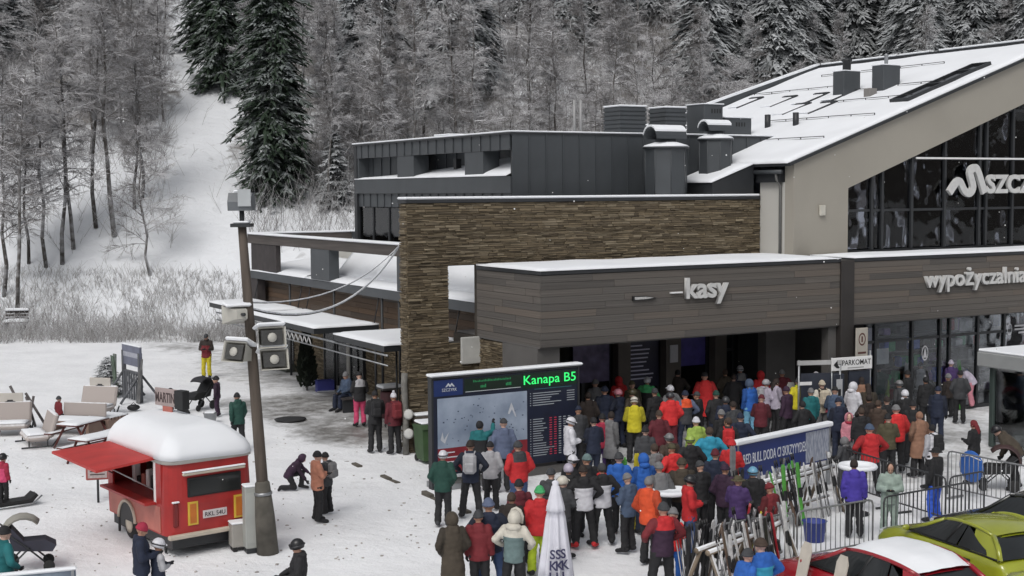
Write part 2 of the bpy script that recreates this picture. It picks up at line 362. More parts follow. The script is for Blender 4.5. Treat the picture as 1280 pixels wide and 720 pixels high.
# the trees one can point to
plant('spruce_tree', BIGS, (BARK, NEED), at_d(346, 86), .4, 1.0, 'tall dark green spruce standing behind the low side wing of the lodge')
plant('young_fir', FIR, (BARK, NEEDS), at_d(421, 85), 1, 1.05, 'small young fir thick with snow beside the dark metal upper storey')
q = hillhit(188, 347); plant('bare_tree', BARE[2], (BARK, TWIG), q, 2.2, .88, 'lone leaning bare tree standing in front of the snowy meadow', cat='tree')
q = hillhit(143, 296); plant('bare_tree', BARE[5], (BARK, TWIG), q, .3, 1.05, 'straight dark slender trunk rising at the left edge of the meadow')
q = hillhit(22, 393); plant('bare_tree', BARE[1], (BARK, TWIG), q, 4, .95, 'thin frosted tree just behind the snow covered bench')
for (px, py, k, s) in ((78, 331, 0, 1.1), (58, 336, 3, 1.0), (92, 312, 1, 1.0), (120, 285, 5, .95), (36, 330, 2, 1.0), (5, 372, 3, 1.0), (168, 262, 0, .9), (178, 250, 3, .85)):
    plant('bare_tree', BARE[k], (BARK, TWIG), hillhit(px, py), rnd(0, 6), s, 'frosted bare tree with dark trunk in the wood left of the meadow', 'bare trees left of the meadow')
for (px, d, k, s, snowy) in ((284, 104, 1, 1.0, 0), (266, 110, 3, 1.0, 0), (452, 98, 1, .95, 1), (470, 106, 3, 1.1, 1), (566, 100, 2, .92, 1), (596, 104, 0, .8, 1), (545, 118, 1, 1, 1), (648, 122, 1, .9, 1), (712, 116, 3, .9, 1), (742, 120, 2, .8, 1), (770, 124, 0, .8, 1), (30, 112, 1, 1, 1), (96, 116, 0, .95, 1), (118, 112, 3, 1.1, 1), (-20, 108, 2, 1, 1), (60, 126, 2, 1, 1), (820, 126, 1, 1, 1)):
    plant('spruce_tree', SPR[k], (BARK, NEEDS if snowy else NEED), at_d(px, d), rnd(0, 6), s, 'snowy spruce standing among the bare trees of the hillside wood', 'spruces scattered in the wood')
sx = 880
while sx < 1345:
    plant('spruce_tree', RB.choice(SPR), (BARK, NEEDS), at_d(sx, rnd(104, 128)), rnd(0, 6), rnd(.75, 1.15), 'snow laden spruce in the dense row rising behind the big roof', 'spruces behind the big roof'); sx += rnd(13, 24)
nb_ = 0
while nb_ < 235:
    px = rnd(-70, 1350); d = 82+68*RB.random()**1.25; an_ = (px-640)/FPX
    if -.252 < an_ < -.198 and d < 124: continue
    if d < 92 and px < 235: continue
    if px > 950 and RB.random() < .6: continue
    if 300 < px < 400 and d < 98: continue
    plant('bare_tree', RB.choice(BARE), (BARK, TWIG), at_d(px, d), rnd(0, 6), rnd(.55, .98), 'thin bare frosted tree in the dense grey wood on the hillside', 'bare trees in the hillside wood'); nb_ += 1
# undergrowth no one could count
def brush(name, n, place, h0, h1, r, mt_):
    V = []; F = []
    for i in range(n):
        p = place()
        if p is None: continue
        h = rnd(h0, h1)*rnd(.5, 1); d = Vector((rnd(-.6, .6), rnd(-.6, .6), 1)).normalized(); a = p; c = p+d*h*.6; e = c+(d+Vector((rnd(-.7, .7), rnd(-.7, .7), rnd(-.3, .2)))).normalized()*h*.45
        seg3(V, F, a, c, r, r*.8); seg3(V, F, c, e, r*.8, r*.45)
        for k in range(3):
            s = a.lerp(c, rnd(.3, 1)); g = (d+Vector((rnd(-1, 1), rnd(-1, 1), rnd(-.2, .4)))).normalized(); seg3(V, F, s, s+g*h*rnd(.2, .45), r*.6, r*.4)
    b = MB(); b.add(V, F); return b.build(name, mt_, kind='stuff')
def pl_band():
    x = rnd(-38, -9); y = 66.5+rnd(0, 1)**1.3*12 + (0 if x < -14 else (x+14)*-.6)
    if fbm(x, y, .16) < -.12 and RB.random() < .75: return None
    return Vector((x, y, hill(x, y)-.05))
o = brush('frosted_scrub', 10500, pl_band, .35, 1.45, .0105, SCRUB); o['label'] = 'frosted grey scrub along the foot of the hillside'
def pl_wood():
    d = rnd(80, 150); px = rnd(-80, 1360); an_ = (px-640)/FPX
    if -.252 < an_ < -.198 and d < 122 and RB.random() < .985: return None
    if d < 90 and px < 240 and RB.random() < .8: return None
    return at_d(px, d)
o = brush('undergrowth', 32000, pl_wood, 1.0, 4.6, .0135, TWIG); o['label'] = 'tangled frosted undergrowth between the trees of the hillside wood'
# ------------------------------------------------------------------ buildings (local axes: x along the front, y away, z up)
RC = random.Random(5)
def cr(a, b): return RC.uniform(a, b)
def island_mat(name, cols, rough=.85, gs=(4, 4, 60), bump=.3, bs=30):
    """each loose piece its own tone (random per island and per object), with fine grain"""
    if name in MATS: return MATS[name]
    mt, t, b = nodes(name); N = t.nodes; L = t.links
    g = N.new('ShaderNodeNewGeometry'); oi = N.new('ShaderNodeObjectInfo')
    a = N.new('ShaderNodeMath'); a.operation = 'ADD'; L.new(g.outputs['Random Per Island'], a.inputs[0]); L.new(oi.outputs['Random'], a.inputs[1])
    f = N.new('ShaderNodeMath'); f.operation = 'FRACT'; L.new(a.outputs[0], f.inputs[0])
    cr_ = N.new('ShaderNodeValToRGB'); e = cr_.color_ramp.elements
    while len(e) < len(cols): e.new(.5)
    for i, c in enumerate(cols): e[i].position = i/(len(cols)-1); e[i].color = rgb(c)
    L.new(f.outputs[0], cr_.inputs[0])
    tc = N.new('ShaderNodeTexCoord'); mp = N.new('ShaderNodeMapping'); mp.inputs['Scale'].default_value = gs; L.new(tc.outputs['Object'], mp.inputs[0])
    vm = N.new('ShaderNodeVectorMath'); vm.operation = 'ADD'; cx = N.new('ShaderNodeCombineXYZ'); ml = N.new('ShaderNodeMath'); ml.operation = 'MULTIPLY'; ml.inputs[1].default_value = 37
    L.new(f.outputs[0], ml.inputs[0]); L.new(ml.outputs[0], cx.inputs[0]); L.new(mp.outputs[0], vm.inputs[0]); L.new(cx.outputs[0], vm.inputs[1])
    nz = N.new('ShaderNodeTexNoise'); nz.inputs['Scale'].default_value = 1; nz.inputs['Detail'].default_value = 6; L.new(vm.outputs[0], nz.inputs['Vector'])
    mr = N.new('ShaderNodeMapRange'); mr.inputs[1].default_value = .3; mr.inputs[2].default_value = .7; mr.inputs[3].default_value = .6; mr.inputs[4].default_value = 1.35; L.new(nz.outputs['Fac'], mr.inputs[0])
    vs_ = N.new('ShaderNodeVectorMath'); vs_.operation = 'SCALE'; L.new(cr_.outputs[0], vs_.inputs[0]); L.new(mr.outputs[0], vs_.inputs['Scale'])
    L.new(vs_.outputs[0], b.inputs['Base Color']); b.inputs['Roughness'].default_value = rough; b.inputs['Specular IOR Level'].default_value = .25
    bp = N.new('ShaderNodeBump'); bp.inputs['Strength'].default_value = bump; bp.inputs['Distance'].default_value = .02; L.new(nz.outputs['Fac'], bp.inputs['Height']); L.new(bp.outputs[0], b.inputs['Normal'])
    MATS[name] = mt; return mt
STONE = island_mat('ledger_stone', [(.085, .068, .047), (.18, .142, .092), (.11, .087, .058), (.15, .118, .076), (.235, .195, .135), (.095, .075, .052), (.135, .106, .068)])
PLANK = island_mat('weathered_plank', [(.108, .099, .091), (.13, .117, .105), (.095, .088, .082), (.116, .107, .099), (.140, .119, .102), (.12, .108, .098)], gs=(.6, 6, 22), bump=.25)
PLANKB = island_mat('brown_plank', [(.10, .075, .058), (.16, .105, .07), (.08, .066, .056), (.14, .095, .065), (.115, .10, .088)], gs=(.6, 6, 22), bump=.25)
MORTAR = mat('mortar', (.05, .042, .033), .95, .2, 5)
GLASSD = glass('shop_glass', (.82, .84, .86), .015, -.015, 1.3, .2)
GLASSU = glass('gable_glass', (.62, .64, .69), .015, .0, 1.45, .5)

def unit_stone(i):
    r = random.Random(100+i); b = MB(); b.box(0, 1, -1, 0, 0, 1)
    b.v = [(x+r.uniform(-.02, .02), y*r.uniform(.6, 1) if y < 0 else y, z+r.uniform(-.13, .13)*(1 if 0 < x < 2 else 0)) for x, y, z in b.v]
    return b.mesh('stone')
STONES_U = [unit_stone(i) for i in range(7)]
for q in STONES_U: q.materials.append(STONE)
PL_U = MB().box(0, 1, -1, 0, 0, 1).mesh('plank'); PL_U.materials.append(PLANK)
class Ledger:
    """rows of thin stones on a wall: the ones that show largest as parts, the rest joined"""
    def __init__(s): s.L = []
    def field(s, x0, x1, z0, z1, face='front', y=0, full=None):
        z = z0
        while z < z1-.03:
            h = min(cr(.032, .08), z1-z); x = x0 - (cr(0, .25) if full is None else 0); first = True
            while x < x1-.02:
                l = cr(.16, .62); a = max(x, x0); e = min(x+l, x1)
                if x1-e < .15: e = x1
                s.L.append((a, e, z, z+h, cr(.015, .07), face, y, first and full)); x = e; first = False
            z += h
    def build(s, parent, n=300):
        s.L.sort(key=lambda q: -(q[1]-q[0])*(q[3]-q[2]))
        rest = MB()
        for i, (a, e, z0, z1, d, face, y, full) in enumerate(s.L):
            me = STONES_U[i % 7]; g = .006
            if face == 'front': M = Matrix.Translation((a+g, y+.02, z0+g)) @ Matrix.Diagonal((e-a-2*g, d+.02, z1-z0-2*g, 1))
            else: M = Matrix.Translation((y-.02, a+g, z0+g)) @ Matrix.Rotation(R(90), 4, 'Z') @ Matrix.Scale(-1, 4, (0, 1, 0)) @ Matrix.Diagonal((e-a-2*g, d+.02, z1-z0-2*g, 1)) if False else Matrix.Translation((y+.02, e-g, z0+g)) @ Matrix.Rotation(R(-90), 4, 'Z') @ Matrix.Diagonal((e-a-2*g, d+.02, z1-z0-2*g, 1))
            if i < n:
                o = link('stone', me, STONE, parent); o.matrix_local = M
            else:
                rest.add([p.co for p in me.vertices], [tuple(f.vertices) for f in me.polygons], 0, False, M)
        if rest.v: o = rest.build('stone_courses', STONE, parent, kind='stuff')
def planks(parent, x0, x1, z0, z1, y, face='front', rh=.2, mt_=None, lmin=1.6, lmax=4.2, x=0):
    n = max(1, round((z1-z0)/rh)); h = (z1-z0)/n
    for r_ in range(n):
        a = x0 - cr(0, lmin)
        while a < x1-.02:
            l = cr(lmin, lmax); s = max(a, x0); e = min(a+l, x1)
            if x1-e < .4: e = x1
            d = cr(.02, .032)
            o = link('plank', PL_U, mt_ or PLANK, parent)
            if face == 'front': o.location = (s+.004, y, z0+r_*h+.004); o.scale = (e-s-.008, d, h-.008)
            else: o.location = (x, e-.004, z0+r_*h+.004); o.rotation_euler = (0, 0, R(-90)); o.scale = (e-s-.008, d, h-.008)
            a = e
            if e >= x1: break
def snowcap(parent, x0, x1, y0, y1, z, h=.07, name='snow_cap'):
    return MB().box(x0, x1, y0, y1, z, z+h, 0, None, .03).build(name, SNOWR, parent)
def snowsheet(parent, cs, th=.08, nx=14, ny=14, amp=.02, name='roof_snow', seed=0):
    """snow of uneven thickness on the plane through four corners (a,b,c,d)"""
    a, b, c, d = [Vector(q) for q in cs]; vs = []; fs = []
    nrm = (b-a).cross(d-a).normalized()
    if nrm.z < 0: nrm = -nrm
    for j in range(ny+1):
        for i in range(nx+1):
            s, t = i/nx, j/ny; p = a.lerp(b, s).lerp(d.lerp(c, s), t); edge = min(s, 1-s, t, 1-t)
            k = th*(1 if edge > 0 else .55) + noise.noise((p.x*.8+seed, p.y*.8, p.z))*amp
            vs.append(p+nrm*max(.015, k))
    for j in range(ny):
        for i in range(nx): q = j*(nx+1)+i; fs.append((q, q+1, q+nx+2, q+nx+1))
    n0 = len(vs); ring = [i for i in range(nx+1)] + [j*(nx+1)+nx for j in range(1, ny+1)] + [ny*(nx+1)+i for i in range(nx-1, -1, -1)] + [j*(nx+1) for j in range(ny-1, 0, -1)]
    for r_ in ring:
        i, j = r_ % (nx+1), r_//(nx+1); s, t = i/nx, j/ny; vs.append(a.lerp(b, s).lerp(d.lerp(c, s), t)+nrm*.004)
    m_ = len(ring)
    for k in range(m_): fs.append((ring[k], n0+k, n0+(k+1) % m_, ring[(k+1) % m_]))
    bb = MB(); bb.add(vs, fs, 0, True); return bb.build(name, SNOWR, parent)
def panels(parent, x0, x1, z0, z1, y, step=.6, face='front', x=0, mt_=None, name='cladding_panel'):
    """standing-seam sheets: each sheet with its raised seam"""
    n = max(1, round((x1-x0)/step)); wd = (x1-x0)/n
    key = ('pan', round(wd, 2), round(z1-z0, 2))
    b = MB(); b.box(0, wd-.012, -.02, 0, 0, z1-z0); b.box(wd-.03, wd-.004, -.055, -.021, 0, z1-z0); me = b.mesh(name); me.materials.append(mt_ or METAL)
    for i in range(n):
        o = link(name, me, mt_ or METAL, parent)
        if face == 'front': o.location = (x0+i*wd, y, z0)
        else: o.location = (x, x0+(i+1)*wd, z0); o.rotation_euler = (0, 0, R(-90))
B0 = w(0, 0, 0)
# ---- ticket hall: stone wall and boarded box
TH = thing('ticket_hall', 'low ticket hall with long stacked stone wall and boarded grey fascia above the entrance', 'building', B0, YAW)
bw = MB(); bw.box(0.02, 12.74, .02, .42, 5.26, 7.08); bw.box(.02, 1.28, .02, .42, 0, 5.26); bw.box(1.28, 2.7, .02, .42, 0, 3.04); bw.box(2.36, 2.7, .02, .42, 3.04, 5.26)
bw.build('wall', MORTAR, TH)
lg = Ledger()
lg.field(0, 12.75, 5.28, 7.05); lg.field(0, 1.28, 0, 5.28); lg.field(1.28, 2.6, 0, 3.04); lg.field(2.36, 2.62, 3.04, 5.28); lg.field(.02, .44, 0, 7.05, 'left', 0)
lg.build(TH)
cp = MB().box(-.06, 12.74, -.07, .48, 7.06, 7.16, 0, None, .01).build('coping', METALD, TH); snowcap(cp, -.07, 12.72, -.08, .49, 7.162, .075)
# roof of the boarded box
MB().box(2.26, 12.88, -3.54, .0, 3.24, 5.14).build('fascia_core', METALD, TH)
planks(TH, 2.2, 12.9, 3.2, 5.13, -3.56); planks(TH, -3.55, -.02, 3.2, 5.13, 0, 'left', x=2.23)
MB().box(2.2, 12.9, -3.52, -.02, 3.16, 3.21).build('soffit', GREYP, TH)
MB().box(2.17, 12.92, -3.62, -.04, 5.14, 5.24, 0, None, .01).build('edge_trim', METALD, TH)
snowsheet(TH, [(2.16, -3.64, 5.245), (12.9, -3.64, 5.245), (12.9, -.06, 5.245), (2.16, -.06, 5.245)], .08, 30, 10, .025)
MB().box(2.6, 2.72, -.16, -.03, 3.2, 5.13).build('corner_board', mat('red_brown_board', (.075, .05, .045), .8, .2, 8), TH)
MB().box(12.9, 13.44, -3.66, -3.1, 0, 5.2, 0, None, .015).build('post', mat('dark_bronze', (.03, .026, .024), .6, .15, 2), TH)
# grey boarded piers and the entrance behind
gp = MB(); gp.box(2.2, 2.9, -3.4, -3.2, 0, 3.155); gp.box(2.2, 2.38, -3.2, -1.5, 0, 3.155); gp.build('grey_pier', GREYP, TH)
gp = MB(); gp.box(11.96, 13.18, -1.3, -.9, 0, 3.155); gp.build('grey_pier', GREYP, TH)
gp = MB(); gp.box(12.58, 12.89, -3.45, -3.15, 0, 3.155); gp.build('grey_pier', GREYP, TH)
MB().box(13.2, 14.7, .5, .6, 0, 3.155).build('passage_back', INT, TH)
lg = Ledger(); lg.field(-1.5, -.05, 0, 3.14, 'left', 2.25); lg.build(TH, 0)
MB().box(2.27, 2.4, -1.5, 1.6, 0, 3.155).build('side_wall', MORTAR, TH)
MB().box(2.42, 12.7, 0.0, 1.65, 3.16, 3.21).build('inner_soffit', GREYP, TH)
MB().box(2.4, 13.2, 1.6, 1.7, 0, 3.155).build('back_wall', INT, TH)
PIER = mat('taupe_panel', (.085, .075, .066), .8, .1, 2)
for a, e in ((7.1, 7.56), (8.92, 9.5), (10.88, 11.34)):
    MB().box(a, e, -.1, .22, 0, 3.155).build('entrance_pier', PIER, TH)
for a, e in ((2.95, 7.1), (7.56, 8.92), (9.5, 10.88), (11.34, 11.96)):
    nd = max(1, round((e-a)/.95)); wd = (e-a)/nd
    for k in range(nd):
        dl = MB(); x0 = a+k*wd; x1 = x0+wd; dl.box(x0, x0+.06, 0.3, .36, 0, 3.15); dl.box(x1-.061, x1-.001, 0.3, .36, 0, 3.15); dl.box(x0+.06, x1-.06, 0.3, .36, 2.1, 2.18); dl.box(x0+.06, x1-.06, 0.3, .36, 0, .12)
        d_ = dl.build('glass_door', METALD, TH); MB().box(x0+.06, x1-.06, .32, .34, .12, 2.1).build('pane', GLASSD, d_); MB().box(x0+.06, x1-.06, .32, .34, 2.18, 3.14).build('pane', GLASSD, d_)
PURP = mat('purple_poster', (.055, .045, .12), .5, .5, 2.2, c2=(.16, .13, .24)); BLUP = mat('blue_violet_poster', (.045, .035, .19), .5, .3, 3)
for x0, x1, z0, z1, mt_ in ((5.64, 6.96, 1.5, 2.75, PURP), (9.52, 10.7, 1.75, 2.75, BLUP)):
    MB().box(x0, x1, .2, .24, z0, z1).build('poster', mt_, TH)
mb = MB().box(7.65, 8.85, .2, .24, 1.2, 2.75).build('price_list', mat('dark_navy_board', (.012, .012, .03), .4, .2, 3), TH)
rw = MB()
for k in range(9): rw.box(7.75, 7.75+cr(.45, .95), .19, .197, 2.5-k*.13, 2.54-k*.13)
rw.build('text_rows', mat('pale_lettering', (.45, .45, .55), .6, .05), mb)
MB().box(9.05, 9.35, -.14, -.11, 1.95, 2.5).build('paper_notice', mat('pale_paper', (.4, .4, .42), .7, .1), TH)
# pale notice board on the stone wall under the see-through opening
MB().box(1.62, 2.42, -.16, -.06, 2.42, 3.2, 0, None, .02).build('notice_board', mat('pale_grey_board', (.42, .42, .4), .7, .1, 3), TH)
# small marks left of the lettering: a dark mount and a lit strip
bk = MB(); bk.prism([(5.15, 4.33), (5.15, 4.45), (5.6, 4.44), (5.95, 4.38), (5.7, 4.33)], 'y', -3.66, -3.59); bk = bk.build('small_sign', BLACK, TH)
MB().prism([(5.2, 4.355), (5.2, 4.43), (5.6, 4.42), (5.85, 4.385), (5.6, 4.36)], 'y', -3.67, -3.662).build('lettering_strip', mat('pale_sign', (.45, .45, .44), .6, .3, 20), bk)
MB().box(6.45, 6.86, -3.66, -3.585, 4.47, 4.51).build('lamp_bar', WHITE, TH)
SIGNW = mat('brushed_sign_metal', (.55, .55, .54), .45, .08, 6)
def lettering(body, parent, u0, u1, z0, h, y, ext=.05, bold=.012, mt_=SIGNW, name='lettering', space=1.0):
    me = text_mesh(body, u1-u0, h, ext, bold, space); o = link(name, me, mt_, parent); o.location = (u0, y, z0); return o
lettering('kasy', TH, 6.95, 8.48, 4.32, .78, -3.66, .05, .025)
# ---- rental hall: gable, big roof
RH = thing('rental_hall', 'tall rental hall with beige framed glass gable and long snow covered pitched roof', 'building', B0, YAW)
SL = .344; Z0 = 8.3; U0 = 12.78; UR = 25.4; ZR = Z0+SL*(UR-U0)
def rz_(u): return Z0+SL*(u-U0) if u <= UR else ZR-SL*(u-UR)
UE = 2*UR-U0
fr = MB(); Y0, Y1 = -1.62, -1.2
fr.prism([(12.78, 5.26), (15.1, 5.26), (15.1, 7.4), (UR, 7.4+.351*(UR-15.1)), (2*UR-15.1, 7.4), (2*UR-15.1, 5.26), (UE, 5.26), (UE, Z0), (UR, ZR), (12.78, Z0)], 'y', Y0, Y1)
fr.build('gable_frame', RENDERW, RH)
MB().box(12.78, 13.0, Y1, -.0, 5.26, 7.6).build('side_wall', RENDERL, RH)  # side face of the beige frame, in a paler tone than its front
MB().box(12.62, 12.9, -1.15, .0, 7.6, 7.95).build('eave_board', METALD, RH)
g_ = MB(); g_.tube([(12.55, -1.3, 7.93), (12.55, .0, 7.93)], .07, 8); g_.build('gutter', METAL, RH)
dp = MB(); dp.tube([(12.58, -1.0, 7.9), (12.6, -1.0, 7.7), (12.72, -1.05, 7.5), (12.72, -1.05, 5.3)], .05, 8); dp.build('downpipe', mat('grey_pipe', (.12, .12, .115), .5, .1), RH)
MB().box(13.82, 14.05, Y0-.1, Y0-.005, 6.52, 6.86, 0, None, .02).build('wall_lamp', mat('lamp_cream', (.5, .48, .42), .5, .1), RH)
# roof slabs and their snow
for (ua, ub, ya, yb) in ((12.5, UR, -1.75, 11.0), (UR, UE, -1.75, 11.0)):
    sl = MB(); sl.add([(ua, ya, rz_(ua)), (ub, ya, rz_(ub)), (ub, yb, rz_(ub)), (ua, yb, rz_(ua)), (ua, ya, rz_(ua)-.1), (ub, ya, rz_(ub)-.1), (ub, yb, rz_(ub)-.1), (ua, yb, rz_(ua)-.1)], [(0, 1, 2, 3), (7, 6, 5, 4), (0, 4, 5, 1), (1, 5, 6, 2), (2, 6, 7, 3), (3, 7, 4, 0)])
    sl.build('roof', METALD, RH)
rs = snowsheet(RH, [(12.46, -1.68, rz_(12.46)), (UR, -1.68, ZR), (UR, 10.9, ZR), (12.46, 10.9, rz_(12.46))], .1, 60, 50, .03)
snowsheet(RH, [(UR, -1.68, ZR), (UE, -1.68, Z0), (UE, 10.9, Z0), (UR, 10.9, ZR)], .1, 20, 20, .03)
# the roof runs on below the eave in front of the metal storey
ex = MB(); ex.prism([(10.8, 7.2), (12.5, 7.2), (12.5, rz_(12.5)-.02), (10.8, rz_(10.8)-.02)], 'y', .0, 1.95); ex.build('lower_roof', METALD, RH)
snowsheet(RH, [(10.75, -.03, rz_(10.75)), (12.47, -.03, rz_(12.47)), (12.47, 1.95, rz_(12.47)), (10.75, 1.95, rz_(10.75))], .09, 12, 10, .03)
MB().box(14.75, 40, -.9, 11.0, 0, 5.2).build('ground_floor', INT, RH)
MB().box(14.6, 14.74, -2.88, 1.6, 0, 3.15).build('shop_side_wall', GREYP, RH)
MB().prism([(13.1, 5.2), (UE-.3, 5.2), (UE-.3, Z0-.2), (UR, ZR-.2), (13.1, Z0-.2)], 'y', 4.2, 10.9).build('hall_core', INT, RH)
# verge parapet at the far rake, ridge lip
pp = MB(); pp.add([(15.0, 10.9, 9.06), (UR, 10.9, ZR), (UR, 10.9, ZR+.16), (15.0, 10.9, 9.6), (15.0, 11.2, 9.06), (UR, 11.2, ZR), (UR, 11.2, ZR+.16), (15.0, 11.2, 9.6)], [(0, 1, 2, 3), (7, 6, 5, 4), (3, 2, 6, 7), (0, 3, 7, 4), (1, 5, 6, 2), (0, 4, 5, 1)])
pp = pp.build('verge_parapet', METAL, RH)
sc_ = MB(); sc_.add([(15.0, 10.88, 9.605), (UR, 10.88, ZR+.165), (UR, 11.22, ZR+.165), (15.0, 11.22, 9.605), (15.0, 10.88, 9.68), (UR, 10.88, ZR+.24), (UR, 11.22, ZR+.24), (15.0, 11.22, 9.68)], [(3, 2, 1, 0), (4, 5, 6, 7), (0, 1, 5, 4), (1, 2, 6, 5), (2, 3, 7, 6), (3, 0, 4, 7)]); sc_.build('snow_cap', SNOWR, pp)
rd = MB(); rd.box(UR-.02, UR+.25, -.2, 10.9, ZR+.02, ZR+.16); rd = rd.build('ridge_lip', METALD, RH)
for ya, yb in ((-.2, 4.1), (4.6, 6.2), (6.35, 10.8)): snowcap(rd, UR-.05, UR+.28, ya, yb, ZR+.162, .07)
# snow guard rails, vents, chimneys, roof lights lying in the slope
def on(u, dz=0): return rz_(u)+dz
for u_, ya, yb in ((23.4, 2.0, 8.6), (21.3, 4.9, 10.8), (20.6, -.6, 1.6), (20.4, 3.0, 3.6), (16.95, -.9, 4.4), (14.6, -1.0, 1.9), (19.0, -.6, 3)):
    gd = MB(); 
    for dz in (.10, .17): gd.tube([(u_, ya, on(u_, dz)), (u_, yb, on(u_, dz))], .013, 5)
    y_ = ya
    while y_ <= yb: gd.box(u_-.012, u_+.012, y_-.012, y_+.012, on(u_), on(u_, .18)); y_ += 1.1
    gd.build('snow_guard', METALD, RH)
for (u_, y_, h_) in ((16.35, 3.8, .55), (16.35, 2.3, .55)):
    MB().tube([(u_, y_, on(u_)-.1), (u_, y_, on(u_, h_))], .11, 10).build('vent_pipe', METALD, RH)
for (u_, y_, cap) in ((20.24, 3.85, 1), (20.5, 2.1, 0)):
    c_ = MB(); c_.box(u_-.42, u_+.42, y_-.3, y_+.3, on(u_)-.4, on(u_, 1.0)-.1, 0, None, .02); c_ = c_.build('chimney', METAL, RH)
    MB().lathe([(.16, on(u_, .9)), (.16, on(u_, 1.28)), (.2, on(u_, 1.3)), (.2, on(u_, 1.36)), (.02, on(u_, 1.42))] if cap else [(.07, on(u_, .9)), (.07, on(u_, 1.25)), (.1, on(u_, 1.3)), (.02, on(u_, 1.36))], 12, 0, None, (u_, y_)).build('flue', METALD if cap else STEEL, c_)
    snowcap(c_, u_-.44, u_+.44, y_-.32, y_+.32, on(u_, .9)+.003, .04)
for (u_, y_) in ((19.8, 5.4), (20.0, 4.0), (18.5, 5.0), (18.4, 3.5), (19.8, 7.2), (20.1, 9.6)):
    k = MB(); ang = math.atan(SL); M = Matrix.Translation((u_, y_, on(u_, .10))) @ Matrix.Rotation(-ang, 4, 'Y')
    k.box(-.75, .75, -.40, -.34, 0, .05, 0, M); k.box(.6, .75, -.34, .40, 0, .06, 0, M); k.box(-.5, .6, .36, .40, -.03, .012, 0, M); k = k.build('roof_window', METALD, RH)
    s_ = MB(); s_.box(-.67, .45, -.34, .34, .02, .07, 0, M, .02); s_.build('snow_cover', SNOWR, k)
M = Matrix.Translation((20.4, -.62, on(20.4, .10))) @ Matrix.Rotation(-math.atan(SL), 4, 'Y')
k = MB(); k.box(-2.15, 2.15, -.42, -.34, 0, .12, 0, M); k.box(-2.15, 2.15, .34, .42, 0, .12, 0, M)
for a in (-2.15, -.35, 1.2, 2.07): k.box(a, a+.08, -.34, .34, 0, .12, 0, M)
k = k.build('roof_light', METALD, RH)
for a, e in ((-2.07, -.35), (-.27, 1.2), (1.28, 2.07)): MB().box(a, e, -.34, .34, .03, .06, 0, M).build('pane', mat('black_glass', (.012, .013, .015), .12, .1), k)
# gable glazing
gz0 = 5.36; GY = -1.42
def gtop(u): return 7.4+.351*(u-15.1) if u < UR else 7.4+.351*(2*UR-15.1-u)
mu = [15.1, 16.28, 16.75, 18.12, 19.69, 21.4, 21.75, 23.1, 24.7, 26.3, 27.9, 29.5, 31.1, 32.7, 34.3, 35.68]
for i, u_ in enumerate(mu[1:-1]): MB().box(u_-.05, u_+.05, GY-.1, GY+.08, gz0, gtop(u_)-.005).build('mullion', METALD, RH)
for i in range(len(mu)-1):
    a, e = mu[i]+(.05 if i else 0), mu[i+1]-.05; zs = [gz0, 6.66, 8.38, 10.1, 11.8]
    for j in range(len(zs)):
        z0 = zs[j]+.04; z1 = zs[j+1]-.04 if j+1 < len(zs) else 20
        za, zb = min(z1, gtop(a)-.01), min(z1, gtop(e)-.01)
        if max(za, zb) < z0+.1: continue
        if za > z0 and zb > z0: poly = [(a, z0), (e, z0), (e, zb), (a, za)]
        elif zb > za: poly = [(15.1+(z0-7.4)/.351, z0), (e, z0), (e, zb)]
        else: poly = [(a, z0), (2*UR-15.1-(z0-7.4)/.351, z0), (a, za)]
        MB().prism(poly, 'y', GY-.015, GY+.015).build('pane', GLASSU, RH)
for z_ in (5.32, 6.66): MB().box(15.1, 35.6, GY-.06, GY+.06, z_-.04, z_+.04).build('transom', METALD, RH)
for z_ in (8.38, 10.1, 11.8):
    a = 15.1+(z_-7.4)/.351; MB().box(a+.1, 2*UR-a-.1, GY-.06, GY+.06, z_-.04, z_+.04).build('transom', METALD, RH)
MB().box(18.1, 32, Y0-.1, Y0-.05, 8.36, 8.42).build('sign_rail', WHITE, RH)
# things behind the gable glass
MB().box(13.2, 37, 2.6, 2.7, 5.25, 8.2).build('inner_wall', mat('inner_grey', (.3, .28, .27), .9, .5, .7), RH)
MB().box(16.9, 17.9, .6, .64, 5.3, 6.5).build('yellow_banner', mat('yellow_banner', (.28, .24, .08), .7, .5, 2, c2=(.5, .46, .36)), RH)
cur = MB()
for i in range(6):
    x_ = 15.3+i*.5; cur.add([(x_, .2, 6.75), (x_+.42, .2, 6.75), (x_+cr(.3, .5), .2, 7.5+cr(0, .5)), (x_+cr(-.1, .1), .22, 7.2)], [(0, 1, 2, 3), (3, 2, 1, 0)])
cur.build('reflection_sheet', mat('reflection_white', (.7, .69, .72), .8, .15), RH)  # pale sheets added behind the glass, imitating whitish snow reflections
for x_ in (19.4, 21.0, 22.6): MB().box(x_, x_+.35, 1.8, 2.1, 5.25, 11).build('inner_column', mat('inner_col', (.2, .19, .18), .8, .1), RH)
for i in range(9): MB().box(16+i*1.6, 17.1+i*1.6, 1.2, 1.9, 5.25, 5.9+cr(0, .25)).build('table', mat('inner_table', (.12, .1, .09), .7, .3, 2), RH)
